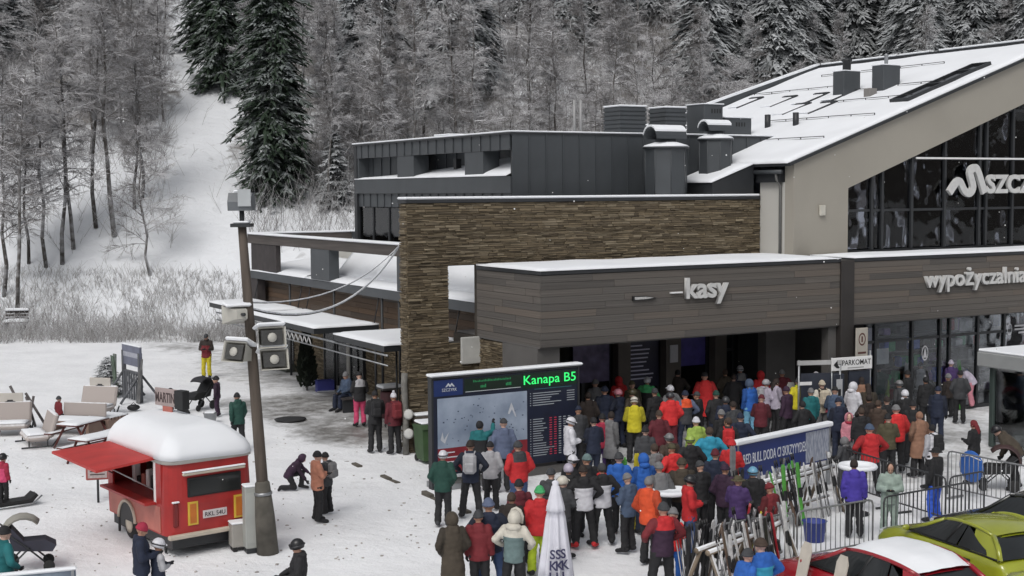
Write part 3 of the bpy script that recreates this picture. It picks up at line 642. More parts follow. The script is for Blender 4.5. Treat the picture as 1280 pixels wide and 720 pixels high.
# emblem and lettering on the rail
sw = []
for (u_, z_) in ((19.62, 7.22), (20.05, 7.62), (20.36, 7.28), (20.62, 7.2), (20.78, 7.42), (20.62, 7.9), (20.80, 8.06), (21.0, 7.96), (21.36, 7.2)): sw.append(Vector((u_, 0, z_)))
pts = []
for i in range(len(sw)-1):
    p0, p1, p2, p3 = sw[max(0, i-1)], sw[i], sw[i+1], sw[min(len(sw)-1, i+2)]
    for k in range(5):
        t = k/5; pts.append(.5*((2*p1)+(p2-p0)*t+(2*p0-5*p1+4*p2-p3)*t*t+(3*p1-p0-3*p2+p3)*t**3))
pts.append(sw[-1]); eb = MB(); hw = .13
for i, p in enumerate(pts):
    d = (pts[min(i+1, len(pts)-1)]-pts[max(0, i-1)]).normalized(); nrm = Vector((-d.z, 0, d.x))
    for s in (1, -1):
        for y_ in (Y0-.17, Y0-.06): eb.v.append(tuple(Vector((p.x, y_, p.z))+nrm*hw*s))
for i in range(len(pts)-1):
    o = i*4
    for a, b2 in ((0, 1), (1, 3), (3, 2), (2, 0)): eb.f.append((o+a, o+b2, o+4+b2, o+4+a)); eb.mi.append(0); eb.sm.append(False)
eb.f += [(0, 1, 3, 2), (len(pts)*4-4, len(pts)*4-2, len(pts)*4-1, len(pts)*4-3)]; eb.mi += [0, 0]; eb.sm += [False]*2
eb.build('emblem', SIGNW, RH)
lettering('SZCZYRK', RH, 21.45, 25.6, 7.22, .66, Y0-.12, .05, .04)
# rental front: boarded fascia, shop window
MB().box(13.46, 40, -3.54, -.9, 3.24, 5.14).build('fascia_core', METALD, RH)
planks(RH, 13.46, 29, 3.2, 5.13, -3.56); MB().box(13.44, 40, -3.5, -.92, 3.16, 3.21).build('soffit', GREYP, RH)
MB().box(13.44, 40, -3.62, -1.64, 5.14, 5.24, 0, None, .01).build('edge_trim', METALD, RH)
snowsheet(RH, [(13.44, -3.64, 5.245), (40, -3.64, 5.245), (40, -1.66, 5.245), (13.44, -1.66, 5.245)], .08, 40, 6, .02)
lettering('wypożyczalnia', RH, 16.45, 21.2, 4.23, .76, -3.66, .05, .02)
sm_ = [14.65, 15.03, 16.67, 17.95, 18.4, 19.74, 21.04, 22.4, 24, 25.6, 27.2, 28.8]
for u_ in sm_: MB().box(u_-.045, u_+.045, -3.0, -2.88, 0, 3.15).build('mullion', METALD, RH)
for i in range(len(sm_)-1):
    a, e = sm_[i]+.045, sm_[i+1]-.045
    for z0, z1 in ((.1, 2.46), (2.54, 3.14)): MB().box(a, e, -2.955, -2.935, z0, z1).build('pane', GLASSD, RH)
MB().box(14.65, 28.8, -2.98, -2.9, 2.46, 2.54).build('transom', METALD, RH); MB().box(14.6, 28.8, -3.0, -2.88, -.02, .1).build('sill', METALD, RH)
# shop interior: shelving with coloured goods, posters
shelf = MB()
for k in range(5): shelf.box(15, 28, -2.1, -1.7, .3+k*.55, .34+k*.55)
shelf.build('shelf', mat('shelf_grey', (.1, .1, .1), .7, .2), RH)
gc = [mat('goods_'+n_, c_, .6, .2, 9) for n_, c_ in (('white', (.75, .75, .75)), ('green', (.06, .34, .15)), ('blue', (.08, .14, .5)), ('red', (.55, .05, .05)), ('black', (.02, .02, .02)), ('violet', (.3, .2, .45)))]
for j in range(90):
    x_ = cr(15, 27.5); k = RC.randrange(5); hh = cr(.2, .42); MB().box(x_, x_+cr(.12, .4), -2.08, -1.8, .345+k*.55, .345+k*.55+hh, 0, None, .03).build('goods', RC.choice(gc), RH)
for (x0, x1, z0, z1, c_) in ((14.7, 15.0, 2.0, 2.95, (.6, .56, .66)), (15.2, 15.75, 1.75, 2.25, (.55, .55, .55)), (21.1, 22.3, 1.2, 2.95, (.2, .03, .035)), (19.0, 19.6, 2.6, 3.0, (.4, .4, .4)), (22.5, 23.3, 2.3, 3.0, (.5, .5, .5))):
    MB().box(x0, x1, -2.86, -2.83, z0, z1).build('window_poster', mat('poster%d' % int(x0*10), c_, .6, .2, 2), RH)
WL = mat('window_white', (.5, .5, .52), .6, .05)
ring = MB(); 
for (cx_, cz_, r_) in ((17.25, 2.0, .2), (20.65, 1.25, .2), (21.3, 2.55, .16)):
    for k in range(20):
        a0, a1 = 2*math.pi*k/20, 2*math.pi*(k+1)/20
        ring.add([(cx_+math.cos(q)*rr*.75, -2.985, cz_+math.sin(q)*rr*1.25) for q, rr in ((a0, r_), (a1, r_), (a1, r_*.8), (a0, r_*.8))], [(0, 1, 2, 3)])
ring.add([(17.25-.09, -2.985, 1.85), (17.25+.09, -2.985, 1.85), (17.25, -2.985, 2.2)], [(0, 1, 2)])
ring.build('window_emblem', WL, RH, kind='stuff')
bars = MB()
for (x0, x1, z_) in ((21.55, 22.2, 2.62), (21.55, 22.1, 2.5), (21.75, 22.05, 2.38), (19.85, 20.35, 1.72), (19.85, 20.3, 1.6)): bars.box(x0, x1, -2.99, -2.98, z_, z_+.06)
bars.build('window_stripe', WL, RH, kind='stuff')
MB().box(22.45, 22.75, -3.2, -3.1, 0, 2.9).build('orange_banner', mat('orange_banner', (.3, .13, .06), .7, .2), RH)
# ---- dark metal upper storey
PH = thing('upper_storey', 'dark anthracite metal clad flat roofed upper storey rising behind the stone wall', 'building', B0, YAW)
MB().box(6.5, 16.4, 2.06, 14.2, 5.2, 9.1).build('core', METALD, PH)
MB().box(4.62, 6.5, 2.06, 14.1, 7.3, 7.8).build('ledge_core', METALD, PH)
MB().box(4.7, 6.5, 2.06, 2.3, 7.3, 9.1).build('return_wall', METALD, PH)
panels(PH, 4.6, 16.4, 6.9, 9.14, 2.05, .62)
panels(PH, 2.1, 14.1, 8.66, 9.14, 0, .62, 'left', x=4.6)
rw_ = bpy.data.objects.new('recessed_wall', None); COL.objects.link(rw_); rw_.parent = PH; rw_.location = (5.0, 14.1, 0); rw_.rotation_euler = (0, 0, math.atan2(1.5, 11.8))
panels(rw_, -11.85, 0, 7.6, 9.1, 0, .62, 'left', x=0)
MB().box(4.7, 5.2, 13.9, 14.1, 7.8, 9.1).build('end_wall', METAL, PH)
panels(PH, 2.1, 14.1, 6.82, 7.3, 0, .62, 'left', x=4.66)
MB().box(4.6, 4.74, 2.3, 14.1, 8.66, 9.12).build('band_core', METALD, PH)
MB().box(4.55, 4.75, 2.06, 14.1, 7.32, 7.84).build('ledge_fascia', METAL, PH)
for ya, yb in ((3.9, 5.15), (9.0, 10.35), (13.8, 14.1)): MB().box(4.6, 5.2, ya, yb, 7.86, 8.655).build('column', METAL, PH)
rc_ = MB().box(4.5, 16.45, 2.0, 2.4, 9.14, 9.2).build('coping', METALD, PH); snowcap(rc_, 4.48, 16.3, 1.98, 2.42, 9.202, .05)
rc_ = MB().box(4.5, 4.9, 2.4, 14.2, 9.14, 9.2).build('coping', METALD, PH); snowcap(rc_, 4.48, 4.92, 2.42, 14.22, 9.202, .05)
snowsheet(PH, [(4.92, 2.42, 9.1), (16.3, 2.42, 9.1), (16.3, 14.1, 9.1), (4.92, 14.1, 9.1)], .1, 20, 20, .02)
snowsheet(PH, [(4.53, 2.32, 7.85), (6.46, 2.32, 8.72), (6.46, 14.1, 8.0), (4.53, 14.1, 7.85)], .06, 10, 30, .015)
MB().box(5.25, 5.45, 7.0, 7.2, 7.9, 8.5).build('vent_pipe', METALD, PH)
# window band below
MB().box(4.9, 4.95, 2.1, 14.0, 5.1, 6.85).build('back_wall', mat('room_dark', (.06, .06, .065), .9, .6, .5), PH)
yy = 14.05
while yy > 3:
    MB().box(4.64, 4.74, yy-.05, yy+.05, 5.15, 6.8).build('mullion', METALD, PH)
    MB().box(4.68, 4.70, yy-1.35, yy-.05, 5.17, 6.79).build('pane', GLASSU, PH); yy -= 1.4
MB().box(4.56, 4.8, 13.95, 14.2, 4.3, 9.13).build('corner_post', METALD, PH)
# rooftop plant
for (u_, y_, a, b2, h_) in ((10.2, 4.0, .55, .5, 1.0), (12.0, 4.0, .45, .5, 1.0)):
    lv = MB()
    for k in range(7): lv.box(u_-a, u_+a, y_-b2, y_+b2, 9.2+k*h_/7, 9.2+(k+.7)*h_/7)
    lv.box(u_-a+.03, u_+a-.03, y_-b2+.03, y_+b2-.03, 9.15, 9.2+h_); lv = lv.build('louvred_vent', METAL, PH); snowcap(lv, u_-a-.02, u_+a+.02, y_-b2-.02, y_+b2+.02, 9.2+h_, .06)
for (u_, y_, a, b2, h_) in ((13.55, 3.9, .42, .5, 1.15), (14.9, 4.2, .62, .5, .72)):
    bx_ = MB(); bx_.box(u_-a, u_+a, y_-b2, y_+b2, 9.15, 9.2+h_, 0, None, .02)
    bx_ = bx_.build('vent_box', METAL, PH); sl_ = MB()
    for k in range(4): sl_.box(u_-.1+k*.12, u_-.04+k*.12, y_-b2-.006, y_-b2-.001, 9.2+h_-.3, 9.2+h_-.15)
    sl_.build('slot', BLACK, bx_); snowcap(bx_, u_-a-.04, u_+a+.04, y_-b2-.04, y_+b2+.04, 9.2+h_+.002, .04)
for u_ in (8.15, 8.4): MB().tube([(u_, 4, 9.1), (u_, 4, 10.4)], .045, 8).build('pale_pipe', mat('pale_pipe', (.3, .3, .3), .5, .1), PH)
hb = MB().box(6.2, 7.6, 9.3, 10.3, 9.15, 9.4).build('roof_hatch', METALD, PH); snowcap(hb, 6.1, 7.7, 9.2, 10.4, 9.402, .06)
for (u_, y_, s_, zb, zt) in ((9.6, .85, .62, 7.1, 8.7), (11.85, 1.15, .5, 7.1, 9.0)):
    q = MB(); poly = [(u_+s_*1.1*math.cos(R(22.5+45*k)), y_+s_*1.1*math.sin(R(22.5+45*k))) for k in range(8)]
    q.prism(poly, 'z', zb, zt)
    for k in range(8): q.tube([(poly[k][0], poly[k][1], zb), (poly[k][0], poly[k][1], zt)], .018, 4)
    q = q.build('air_shaft', METAL, PH)
    hd = MB(); hd.lathe([(s_*1.2, zt), (s_*1.2, zt+.05), (s_*.55, zt+.2), (s_*.55, zt+.3)], 12, 0, None, (u_, y_))
    r_ = s_*.62; arc = [(y_-r_*math.cos(R(180*k/10)), zt+.3+r_*math.sin(R(180*k/10))) for k in range(11)]
    for k in range(10):
        (ya, za), (yb, zb2) = arc[k], arc[k+1]
        hd.add([(u_-s_, ya, za), (u_+s_*.9, ya, za), (u_+s_*.9, yb, zb2), (u_-s_, yb, zb2), (u_-s_, y_+(ya-y_)*.88, zt+.3+(za-zt-.3)*.88), (u_+s_*.9, y_+(ya-y_)*.88, zt+.3+(za-zt-.3)*.88), (u_+s_*.9, y_+(yb-y_)*.88, zt+.3+(zb2-zt-.3)*.88), (u_-s_, y_+(yb-y_)*.88, zt+.3+(zb2-zt-.3)*.88)], [(0, 1, 2, 3), (7, 6, 5, 4), (0, 3, 7, 4), (1, 5, 6, 2)])
    hd.build('cowl', METAL, q)
    sn_ = MB()
    for k in range(2, 9):
        (ya, za), (yb, zb2) = arc[k], arc[k+1]; sn_.add([(u_-s_-.02, ya, za+.01), (u_+s_*.92, ya, za+.01), (u_+s_*.92, yb, zb2+.01), (u_-s_-.02, yb, zb2+.01), (u_-s_-.02, ya, za+.07), (u_+s_*.92, ya, za+.07), (u_+s_*.92, yb, zb2+.07), (u_-s_-.02, yb, zb2+.07)], [(3, 2, 1, 0), (4, 5, 6, 7), (0, 4, 7, 3), (1, 2, 6, 5), (0, 1, 5, 4), (2, 3, 7, 6)])
    sn_.build('snow_cap', SNOWR, q)
    MB().lathe([(s_*1.22, zt+.052), (s_*1.1, zt+.11), (s_*.6, zt+.2)], 12, 0, None, (u_, y_)).build('snow_ring', SNOWR, q)
# ---- low side wing
SW = thing('side_wing', 'low side wing with open timber roof frame, boarded wall and stone base', 'building', B0, YAW)
YA, YB = .45, 22.0
MB().box(3.56, 8, YA, YB, 0, 3.7).build('core', MORTAR, SW)
MB().box(3.02, 8, YA, YB, 3.72, 4.0).build('roof_slab', METALD, SW)
MB().box(2.92, 3.06, YA, YB, 3.72, 4.03).build('gutter_board', METAL, SW)
planks(SW, YA, YB, 2.55, 3.72, 0, 'left', .2, PLANKB, x=3.52)
lg = Ledger(); lg.field(YA, 10.9, 0, 2.55, 'left', 3.53); lg.field(15.0, 18.2, 0, 2.55, 'left', 3.53); lg.field(19.9, YB, 0, 2.55, 'left', 3.53); lg.build(SW, 0)
# snow on the low roof: two fields with a step between
snowsheet(SW, [(2.9, YA, 4.035), (6.4, YA, 4.5), (6.4, 15.3, 4.5), (2.9, 15.3, 4.035)], .09, 12, 30, .03)
snowsheet(SW, [(2.9, 15.4, 4.035), (6.4, 15.4, 4.5), (6.4, YB, 4.5), (2.9, YB, 4.035)], .09, 12, 20, .03)
MB().box(4.66, 8.0, YA, 2.0, 4.0, 5.14).build('roof_upstand', RENDERL, SW); snowsheet(SW, [(4.6, YA, 5.16), (8, YA, 5.2), (8, 2.0, 5.2), (4.6, 2.0, 5.16)], .1, 8, 8, .03)
MB().prism([(3.72, 4.0), (4.56, 4.0), (4.56, 5.1)], 'y', YA, 14.1).build('steep_roof', METALD, SW); snowsheet(SW, [(3.66, YA, 4.16), (4.56, YA, 5.13), (4.56, 14.1, 5.13), (3.66, 14.1, 4.16)], .08, 8, 40, .035)
MB().box(6.4, 8.0, 14.3, YB, 4.0, 5.15).build('roof_upstand', RENDERL, SW); snowsheet(SW, [(6.3, 14.3, 5.16), (9, 14.3, 5.2), (9, YB, 5.2), (6.3, YB, 5.16)], .1, 8, 14, .03)
rf = MB(); rf.tube([(3.0, 15.34, 4.1), (6.4, 15.34, 4.62)], .04, 5); rf.build('step_flashing', METALD, SW)
TIM = mat('grey_brown_timber', (.075, .065, .06), .85, .2, 2, .2, 12, stretch=(1, .3, 6)); TIMD = mat('dark_timber', (.042, .036, .036), .8, .2, 3)
bm_ = MB().box(2.86, 3.14, YA, 21.6, 5.22, 5.6, 0, None, .01).build('frame_beam', TIM, SW); snowcap(bm_, 2.78, 3.2, YA, 21.62, 5.602, .08)
bm_ = MB().box(2.86, 10.5, 21.6, 21.9, 5.22, 5.6, 0, None, .01).build('frame_beam', TIM, SW); snowcap(bm_, 2.78, 10.5, 21.55, 21.95, 5.602, .08)
bm_ = MB().box(7.6, 7.9, 14.3, 21.6, 5.2, 5.62, 0, None, .01).build('frame_beam', METAL, SW); snowcap(bm_, 7.5, 8.0, 14.3, 21.6, 5.622, .08)
MB().box(2.9, 3.1, 18.5, 21.55, 4.06, 5.22).build('frame_panel', TIMD, SW)
MB().box(2.85, 3.25, 12.7, 14.55, 4.06, 5.22).build('frame_column', METAL, SW); MB().box(2.86, 3.12, 6.4, 6.8, 4.06, 5.22).build('frame_column', METAL, SW)
MB().box(2.95, 3.3, 21.0, 22.0, 2.5, 3.72).build('end_panel', TIMD, SW)
for y_ in (17.2, 12.6, 8.3, 6.9): MB().tube([(2.98, y_, 0), (2.98, y_, 3.74)], .05, 8).build('post', METALD, SW)
# doorway and windows in the stone base
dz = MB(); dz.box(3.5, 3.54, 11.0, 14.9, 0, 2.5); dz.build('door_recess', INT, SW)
for y_ in (11.0, 12.3, 13.6):
    d_ = MB(); d_.box(3.42, 3.49, y_, y_+.07, 0, 2.5); d_.box(3.42, 3.49, y_+1.15, y_+1.22, 0, 2.5); d_.box(3.42, 3.49, y_+.07, y_+1.15, 2.12, 2.2); d_ = d_.build('glass_door', METALD, SW); MB().box(3.45, 3.47, y_+.07, y_+1.15, .05, 2.12).build('pane', GLASSD, d_)
MB().box(3.4, 3.5, 12.25, 12.5, .3, 2.45).build('pale_pillar', RENDERL, SW)
w_ = MB(); w_.box(3.46, 3.54, 18.2, 18.28, .3, 2.5); w_.box(3.46, 3.54, 19.8, 19.88, .3, 2.5); w_.box(3.46, 3.54, 18.28, 19.8, .3, .38); w_ = w_.build('window', METALD, SW); MB().box(3.5, 3.52, 18.28, 19.8, .38, 2.5).build('pane', GLASSD, w_)
MB().box(3.1, 3.5, 18.1, 20.6, 0, .3).build('plinth', mat('plinth_dark', (.06, .065, .055), .9, .2), SW)
# canopies with snow, each a light metal table on the wall
for (u0, u1, y0, y1) in ((.9, 2.9, 15.7, 21.2), (.5, 2.9, 8.4, 15.2), (.35, 2.9, 2.4, 6.3)):
    c_ = MB(); c_.box(u0, u1, y0, y1, 2.72, 2.78); c_.box(u0, u0+.06, y0, y1, 2.6, 2.72); c_.box(u0+.06, u1, y0, y0+.06, 2.6, 2.72); c_.box(u0+.06, u1, y1-.06, y1, 2.6, 2.72); c_ = c_.build('canopy', METALD, SW)
    snowsheet(c_, [(u0-.02, y0-.02, 2.785), (u1, y0-.02, 2.785), (u1, y1+.02, 2.785), (u0-.02, y1+.02, 2.785)], .1, 10, 16, .03, 'snow_cover')
    for yy in (y0+.2, y1-.2): c_2 = MB().tube([(u1-.1, yy, 2.78), (3.0, yy, 3.7)], .02, 5).build('tie_rod', METALD, c_)
p_ = MB(); p_.tube([(2.4, 7.6, 0), (2.4, 7.6, 2.72)], .045, 8); p_.build('post', METALD, SW)
p_ = MB(); p_.tube([(1.5, 4.0, 0), (1.5, 4.0, 2.6)], .035, 8); p_.build('post', METALD, SW)
tr_ = MB(); tr_.tube([(.5, 19, 2.55), (.42, 2.3, 2.5)], .035, 5); tr_.tube([(.5, 19, 2.25), (.42, 2.3, 2.2)], .025, 5)
tr_.build('canopy_rail', STEEL, SW)
zig = MB(); prev = None
for k in range(17):
    p = Vector((.47, 8.6+k*.2, 2.5 if k % 2 else 2.22))
    if prev: zig.tube([prev, p], .022, 4)
    prev = p
zig.build('tube_lettering', mat('pale_tube', (.5, .5, .5), .4, .1), SW)
# ------------------------------------------------------------------ things standing about
RD = random.Random(21)
def dr(a, b): return RD.uniform(a, b)
def pl(name, c, **k): return mat(name, c, **{'rough': .55, 'var': .12, **k})
def Mz(a): return Matrix.Rotation(a, 4, 'Z')
# ---- pole with loudspeakers
PB = Vector((-5.07, 27.3, 0)); PT = Vector((-5.46, 27.3, 6.75)); LEAN = (PT-PB)
POLE = thing('utility_pole', 'leaning brown pole with a concrete collar and a floodlight on top between caravan and terrace', 'pole', PB)
def ponp(z): return LEAN*(z/6.75)
pm = MB(); pm.tube([ponp(-.1), ponp(2.5), ponp(5), ponp(6.75)], [.125, .115, .10, .085], 10); pm.build('pole', mat('old_pole_wood', (.085, .068, .055), .85, .3, 2, .4, 10, stretch=(4, 4, .5)), POLE)
pm = MB(); pm.tube([ponp(-.05), ponp(.75), ponp(1.45), ponp(1.5)], [.225, .20, .15, .11], 12); pm.build('collar', mat('mossy_collar', (.09, .083, .07), .9, .35, 3, .4, 14), POLE)
pm = MB(); pm.tube([ponp(1.2)+Vector((0, 0, 0)), ponp(1.26)], .185, 12); pm.build('strap', STEEL, POLE)
pm = MB(); q = ponp(6.7); pm.box(q.x-.2, q.x+.2, q.y-.2, q.y+.2, q.z, q.z+.07); pm.tube([q, q+Vector((0, 0, .35))], .05, 8); pm.build('top_bracket', METALD, POLE); snowcap(POLE, q.x-.16, q.x+.16, q.y-.16, q.y+.16, q.z+.072, .05)
fl = MB(); fl.prism([(-.22, 0), (.22, 0), (.24, .12), (.12, .36), (-.12, .36), (-.24, .18)], 'x', -.24, .24, 0, Matrix.Translation(q+Vector((0, 0, .33)))); fl = fl.build('floodlight', mat('floodlight_grey', (.12, .13, .14), .5, .15), POLE)
MB().box(-.02, .24, -.28, -.262, .02, .36, 0, Matrix.Translation(q+Vector((0, 0, .4)))).build('lamp_glass', mat('floodlight_glass', (.4, .42, .43), .15, .1), fl)
snowcap(fl, q.x-.14, q.x+.14, q.y-.15, q.y+.15, q.z+.695, .05)
SPK = mat('speaker_cream', (.42, .41, .37), .6, .12, 3); SPKD = mat('speaker_dark', (.05, .05, .048), .7, .2, 20)
def speaker(label, px, py, yaw, tilt, s=1.0):
    c = ray(px, py); c = Vector((0, 0, HC)) + c*(27.15/c.y)
    o = thing('loudspeaker', label, 'loudspeaker', c, yaw, 'loudspeakers on the leaning pole'); o.scale = (s*1.12, s*1.12, s*1.12); o.rotation_euler = (tilt, 0, yaw)
    b = MB(); n = 4                                             # flared horn: mouth faces -Y
    def ringq(hx, hz, y): return [(-hx, y, -hz), (hx, y, -hz), (hx, y, hz), (-hx, y, hz)]
    rs = [ringq(.26, .19, -.2), ringq(.24, .17, -.18), ringq(.15, .11, .1), ringq(.11, .09, .28)]
    vs = [p for r_ in rs for p in r_]; fs = [(0, 1, 2, 3)] + [(i*4+k, (i+1)*4+k, (i+1)*4+(k+1) % 4, i*4+(k+1) % 4) for i in range(3) for k in range(4)] + [(15, 14, 13, 12)]
    b.add(vs, fs[1:]); b.build('horn', SPK, o)
    MB().box(-.2, .2, -.19, -.17, -.135, .135).build('grille', SPKD, o)
    MB().lathe([(.085, 0), (.085, .02), (.03, .035)], 12, 0, Matrix.Translation((0, -.192, 0)) @ Matrix.Rotation(R(90), 4, 'X')).build('driver', SPK, o)
    MB().box(-.27, .27, -.22, .12, .0, .07, 0, Matrix.Translation((0, 0, .17)) @ Matrix.Rotation(R(-12), 4, 'X'), .03).build('snow_cap', SNOWR, o)
    b = MB(); b.tube([(0, .25, 0), (0, .42, 0)], .035, 6); b.build('arm', METALD, o)
speaker('upper right loudspeaker of the pole, snow capped and facing right', 336, 422, R(28), R(-6))
speaker('lower right loudspeaker of the pole, directly under the other one and tilted down', 340, 451, R(24), R(-14))
speaker('cream loudspeaker hanging on the left side of the pole and tilted down', 301, 442, R(-30), R(-16))
speaker('snow topped loudspeaker on the left of the pole just below the first canopy', 297, 393, R(-150), R(4), .9)
for nm, sag, off in (('thick pale cable sagging from the timber roof frame to the pole', .9, 0), ('thin cable sagging just above the thick one between roof frame and pole', .55, .12)):
    a = w(2.9, 6.6, 5.62); e = PB+ponp(5.05+off); pts = []
    for k in range(15): t = k/14; p = a.lerp(e, t); p.z -= 4*sag*t*(1-t); pts.append(p)
    tag(MB().tube(pts, .035 if off == 0 else .02, 6).build('cable', snowtop('snowy_cable', (.05, .05, .05), lo=-.2, hi=.3)), nm, 'cable')
c_ = gz(316, 690); o = thing('utility_cabinet', 'tall pale grey cabinet standing against the foot of the leaning pole', 'cabinet', c_+Vector((-.02, .1, 0)), R(25))
MB().box(-.17, .17, -.14, .14, .08, 1.35, 0, None, .02).build('housing', mat('cabinet_grey', (.33, .34, .32), .6, .12, 2), o); MB().box(-.15, .15, -.12, .12, -.02, .08).build('plinth', METALD, o); snowcap(o, -.18, .18, -.15, .15, 1.352, .05)
MB().box(-.13, .13, -.148, -.141, .2, 1.25).build('door', mat('cabinet_door', (.36, .37, .35), .55, .08, 2), o)
c_ = gz(300, 688); o = thing('utility_cabinet', 'low grey box on small feet behind the caravan bumper beside the pole', 'cabinet', c_+Vector((0, .15, 0)), R(25))
MB().box(-.23, .23, -.16, .16, .07, .55, 0, None, .02).build('housing', mat('cabinet_taupe', (.30, .285, .26), .6, .12, 2), o); fm = MB(); MB().box(-.2, -.12, -.14, .14, -.02, .07).build('foot', RUBBER, o); MB().box(.12, .2, -.14, .14, -.02, .07).build('foot', RUBBER, o); snowcap(o, -.24, .24, -.17, .17, .552, .04)
# ---- red caravan
CYAW = math.atan2(27.9-26.73, -5.62+7.1); CRV = thing('food_caravan', 'small red round roofed food caravan with raised red hatch and snow on its roof', 'caravan', Vector((-6.98, 26.83, 0)), CYAW)
RED = mat('red_caravan_paint', (.36, .022, .02), .45, .22, 1.6, coat=.1); CRM = mat('cream_trim', (.5, .44, .36), .6, .1); PINKP = mat('faded_red_panel', (.42, .13, .10), .5, .2, 1.5)
CL, CW = 3.35, 1.95   # local: x 0..CW along the rear, y 0..CL forward
def csec(z0, z1, ins): return None
body = MB()
def rrect(x0, x1, y0, y1, r_, n=5):
    P = []
    for (cx_, cy_, a0) in ((x1-r_, y1-r_, 0), (x0+r_, y1-r_, 90), (x0+r_, y0+r_, 180), (x1-r_, y0+r_, 270)):
        for k in range(n+1): a = R(a0+90*k/n); P.append((cx_+r_*math.cos(a), cy_+r_*math.sin(a)))
    return P
def loft(mb, rings, mi=0, cap=True):
    n = len(rings[0]); vs = [p for r_ in rings for p in r_]
    fs = [(i*n+k, i*n+(k+1) % n, (i+1)*n+(k+1) % n, (i+1)*n+k) for i in range(len(rings)-1) for k in range(n)]
    if cap: fs += [tuple(range(n))[::-1], tuple((len(rings)-1)*n+k for k in range(n))]
    mb.add(vs, fs, mi, True); return mb
def ring(x0, x1, y0, y1, r_, z, n=5): return [(x, y, z) for x, y in rrect(x0, x1, y0, y1, r_, n)]
# shell with a real hatch opening on the left side (x = 0): built as panels round the hole
HY0, HY1, HZ0, HZ1 = .65, 2.85, 1.05, 1.9
lo = MB(); loft(lo, [ring(0, CW, 0, CL, .3, .42), ring(-.01, CW+.01, -.01, CL+.01, .3, HZ0)], 0, False)
lo.add([(p[0], p[1], .42) for p in rrect(0, CW, 0, CL, .3)], [tuple(range(24))[::-1]]); lo.build('body', RED, CRV)
up_ = MB(); P = rrect(-.01, CW+.01, -.01, CL+.01, .3); P2 = rrect(.02, CW-.02, .02, CL-.02, .3); n_ = len(P)
for k in range(n_):
    a, b2 = P[k], P[(k+1) % n_]; c2, d2 = P2[k], P2[(k+1) % n_]
    if a[0] < .02 and b2[0] < .02 and abs(a[1]-b2[1]) > .5:      # the long left side: leave the hatch open
        for (ya, yb) in ((CL-.3, HY1), (HY0, .3)): up_.box(-.01, .03, min(ya, yb), max(ya, yb), HZ0, HZ1)
        continue
    up_.add([(a[0], a[1], HZ0), (b2[0], b2[1], HZ0), (d2[0], d2[1], HZ1), (c2[0], c2[1], HZ1)], [(0, 1, 2, 3)], 0, True)
up_.build('upper_body', RED, CRV)
MB().box(-.02, .0, .35, CL-.35, .46, HZ0-.05).build('side_panel', PINKP, CRV)
inn = MB(); inn.box(.9, .95, .2, CL-.2, HZ0, HZ1); inn.build('inner_wall', mat('caravan_inside', (.10, .06, .05), .8, .5, 3), CRV)
MB().box(.04, .9, .2, CL-.2, HZ0-.02, HZ0).build('counter', mat('counter_red', (.25, .03, .03), .5, .2), CRV)
MB().box(-.26, -.0, HY0-.1, HY1+.1, HZ0-.03, HZ0+.02).build('serving_shelf', RED, CRV)
for k in range(9): MB().box(.45, .6, HY0+.1+k*.25, HY0+.25+k*.25, HZ0+.001, HZ0+dr(.15, .45), 0, None, .02).build('counter_item', RD.choice([WHITE, BLACK, STEEL, PINKP]), CRV)
MB().box(-.02, .06, HY0-.1, HY0-.005, HZ0, HZ1).build('hatch_post', WHITE, CRV)
roof = MB(); rr = []
for k in range(7):
    t = k/6; ins = .95*(1-math.cos(t*math.pi/2))*.75; z = HZ1+.58*math.sin(t*math.pi/2); rr.append(ring(-.03+ins, CW+.03-ins, -.03+ins*1.25, CL+.03-ins*.5, max(.12, .32-ins*.2), z))
loft(roof, rr); roof.build('roof', mat('cream_roof', (.45, .43, .4), .6, .1), CRV)
sn_ = MB(); rr = []
for k in range(8):
    t = k/7; ins = .02+.95*(1-math.cos(t*math.pi/2))*.74; z = HZ1+.05+.62*math.sin(t*math.pi/2)
    rr.append([(x+noise.noise((x*2, y*2, z))*.06, y+noise.noise((x*2+9, y*2, z))*.06, z+noise.noise((x*1.7, y*1.7, 3))*.09) for x, y, _ in ring(-.05+ins, CW+.05-ins, -.05+ins*1.25, CL+.05-ins*.5, max(.12, .34-ins*.2), z, 7)])
loft(sn_, rr); sn_.build('roof_snow', SNOWR, CRV)
hb = MB(); hx = 1.25
hb.add([(-.02, HY0-.1, HZ1+.05), (-.02, HY1+.1, HZ1+.05), (-.02-hx, HY1+.15, HZ1-.03), (-.02-hx, HY0-.15, HZ1-.05)], [(0, 1, 2, 3)])
for k in range(4): x, y, z = hb.v[k]; hb.v.append((x, y, z+.05))
hb.f = [(3, 2, 1, 0), (4, 5, 6, 7), (0, 1, 5, 4), (1, 2, 6, 5), (2, 3, 7, 6), (3, 0, 4, 7)]; hb.mi = [0]*6; hb.sm = [False]*6
hb.build('hatch', mat('red_hatch', (.45, .035, .03), .55, .15, 2), CRV)
for y_ in (HY0, HY1): b = MB(); b.tube([(0, y_, 1.3), (-.95, y_, HZ1-.0)], .015, 5); b.build('hatch_strut', STEEL, CRV)
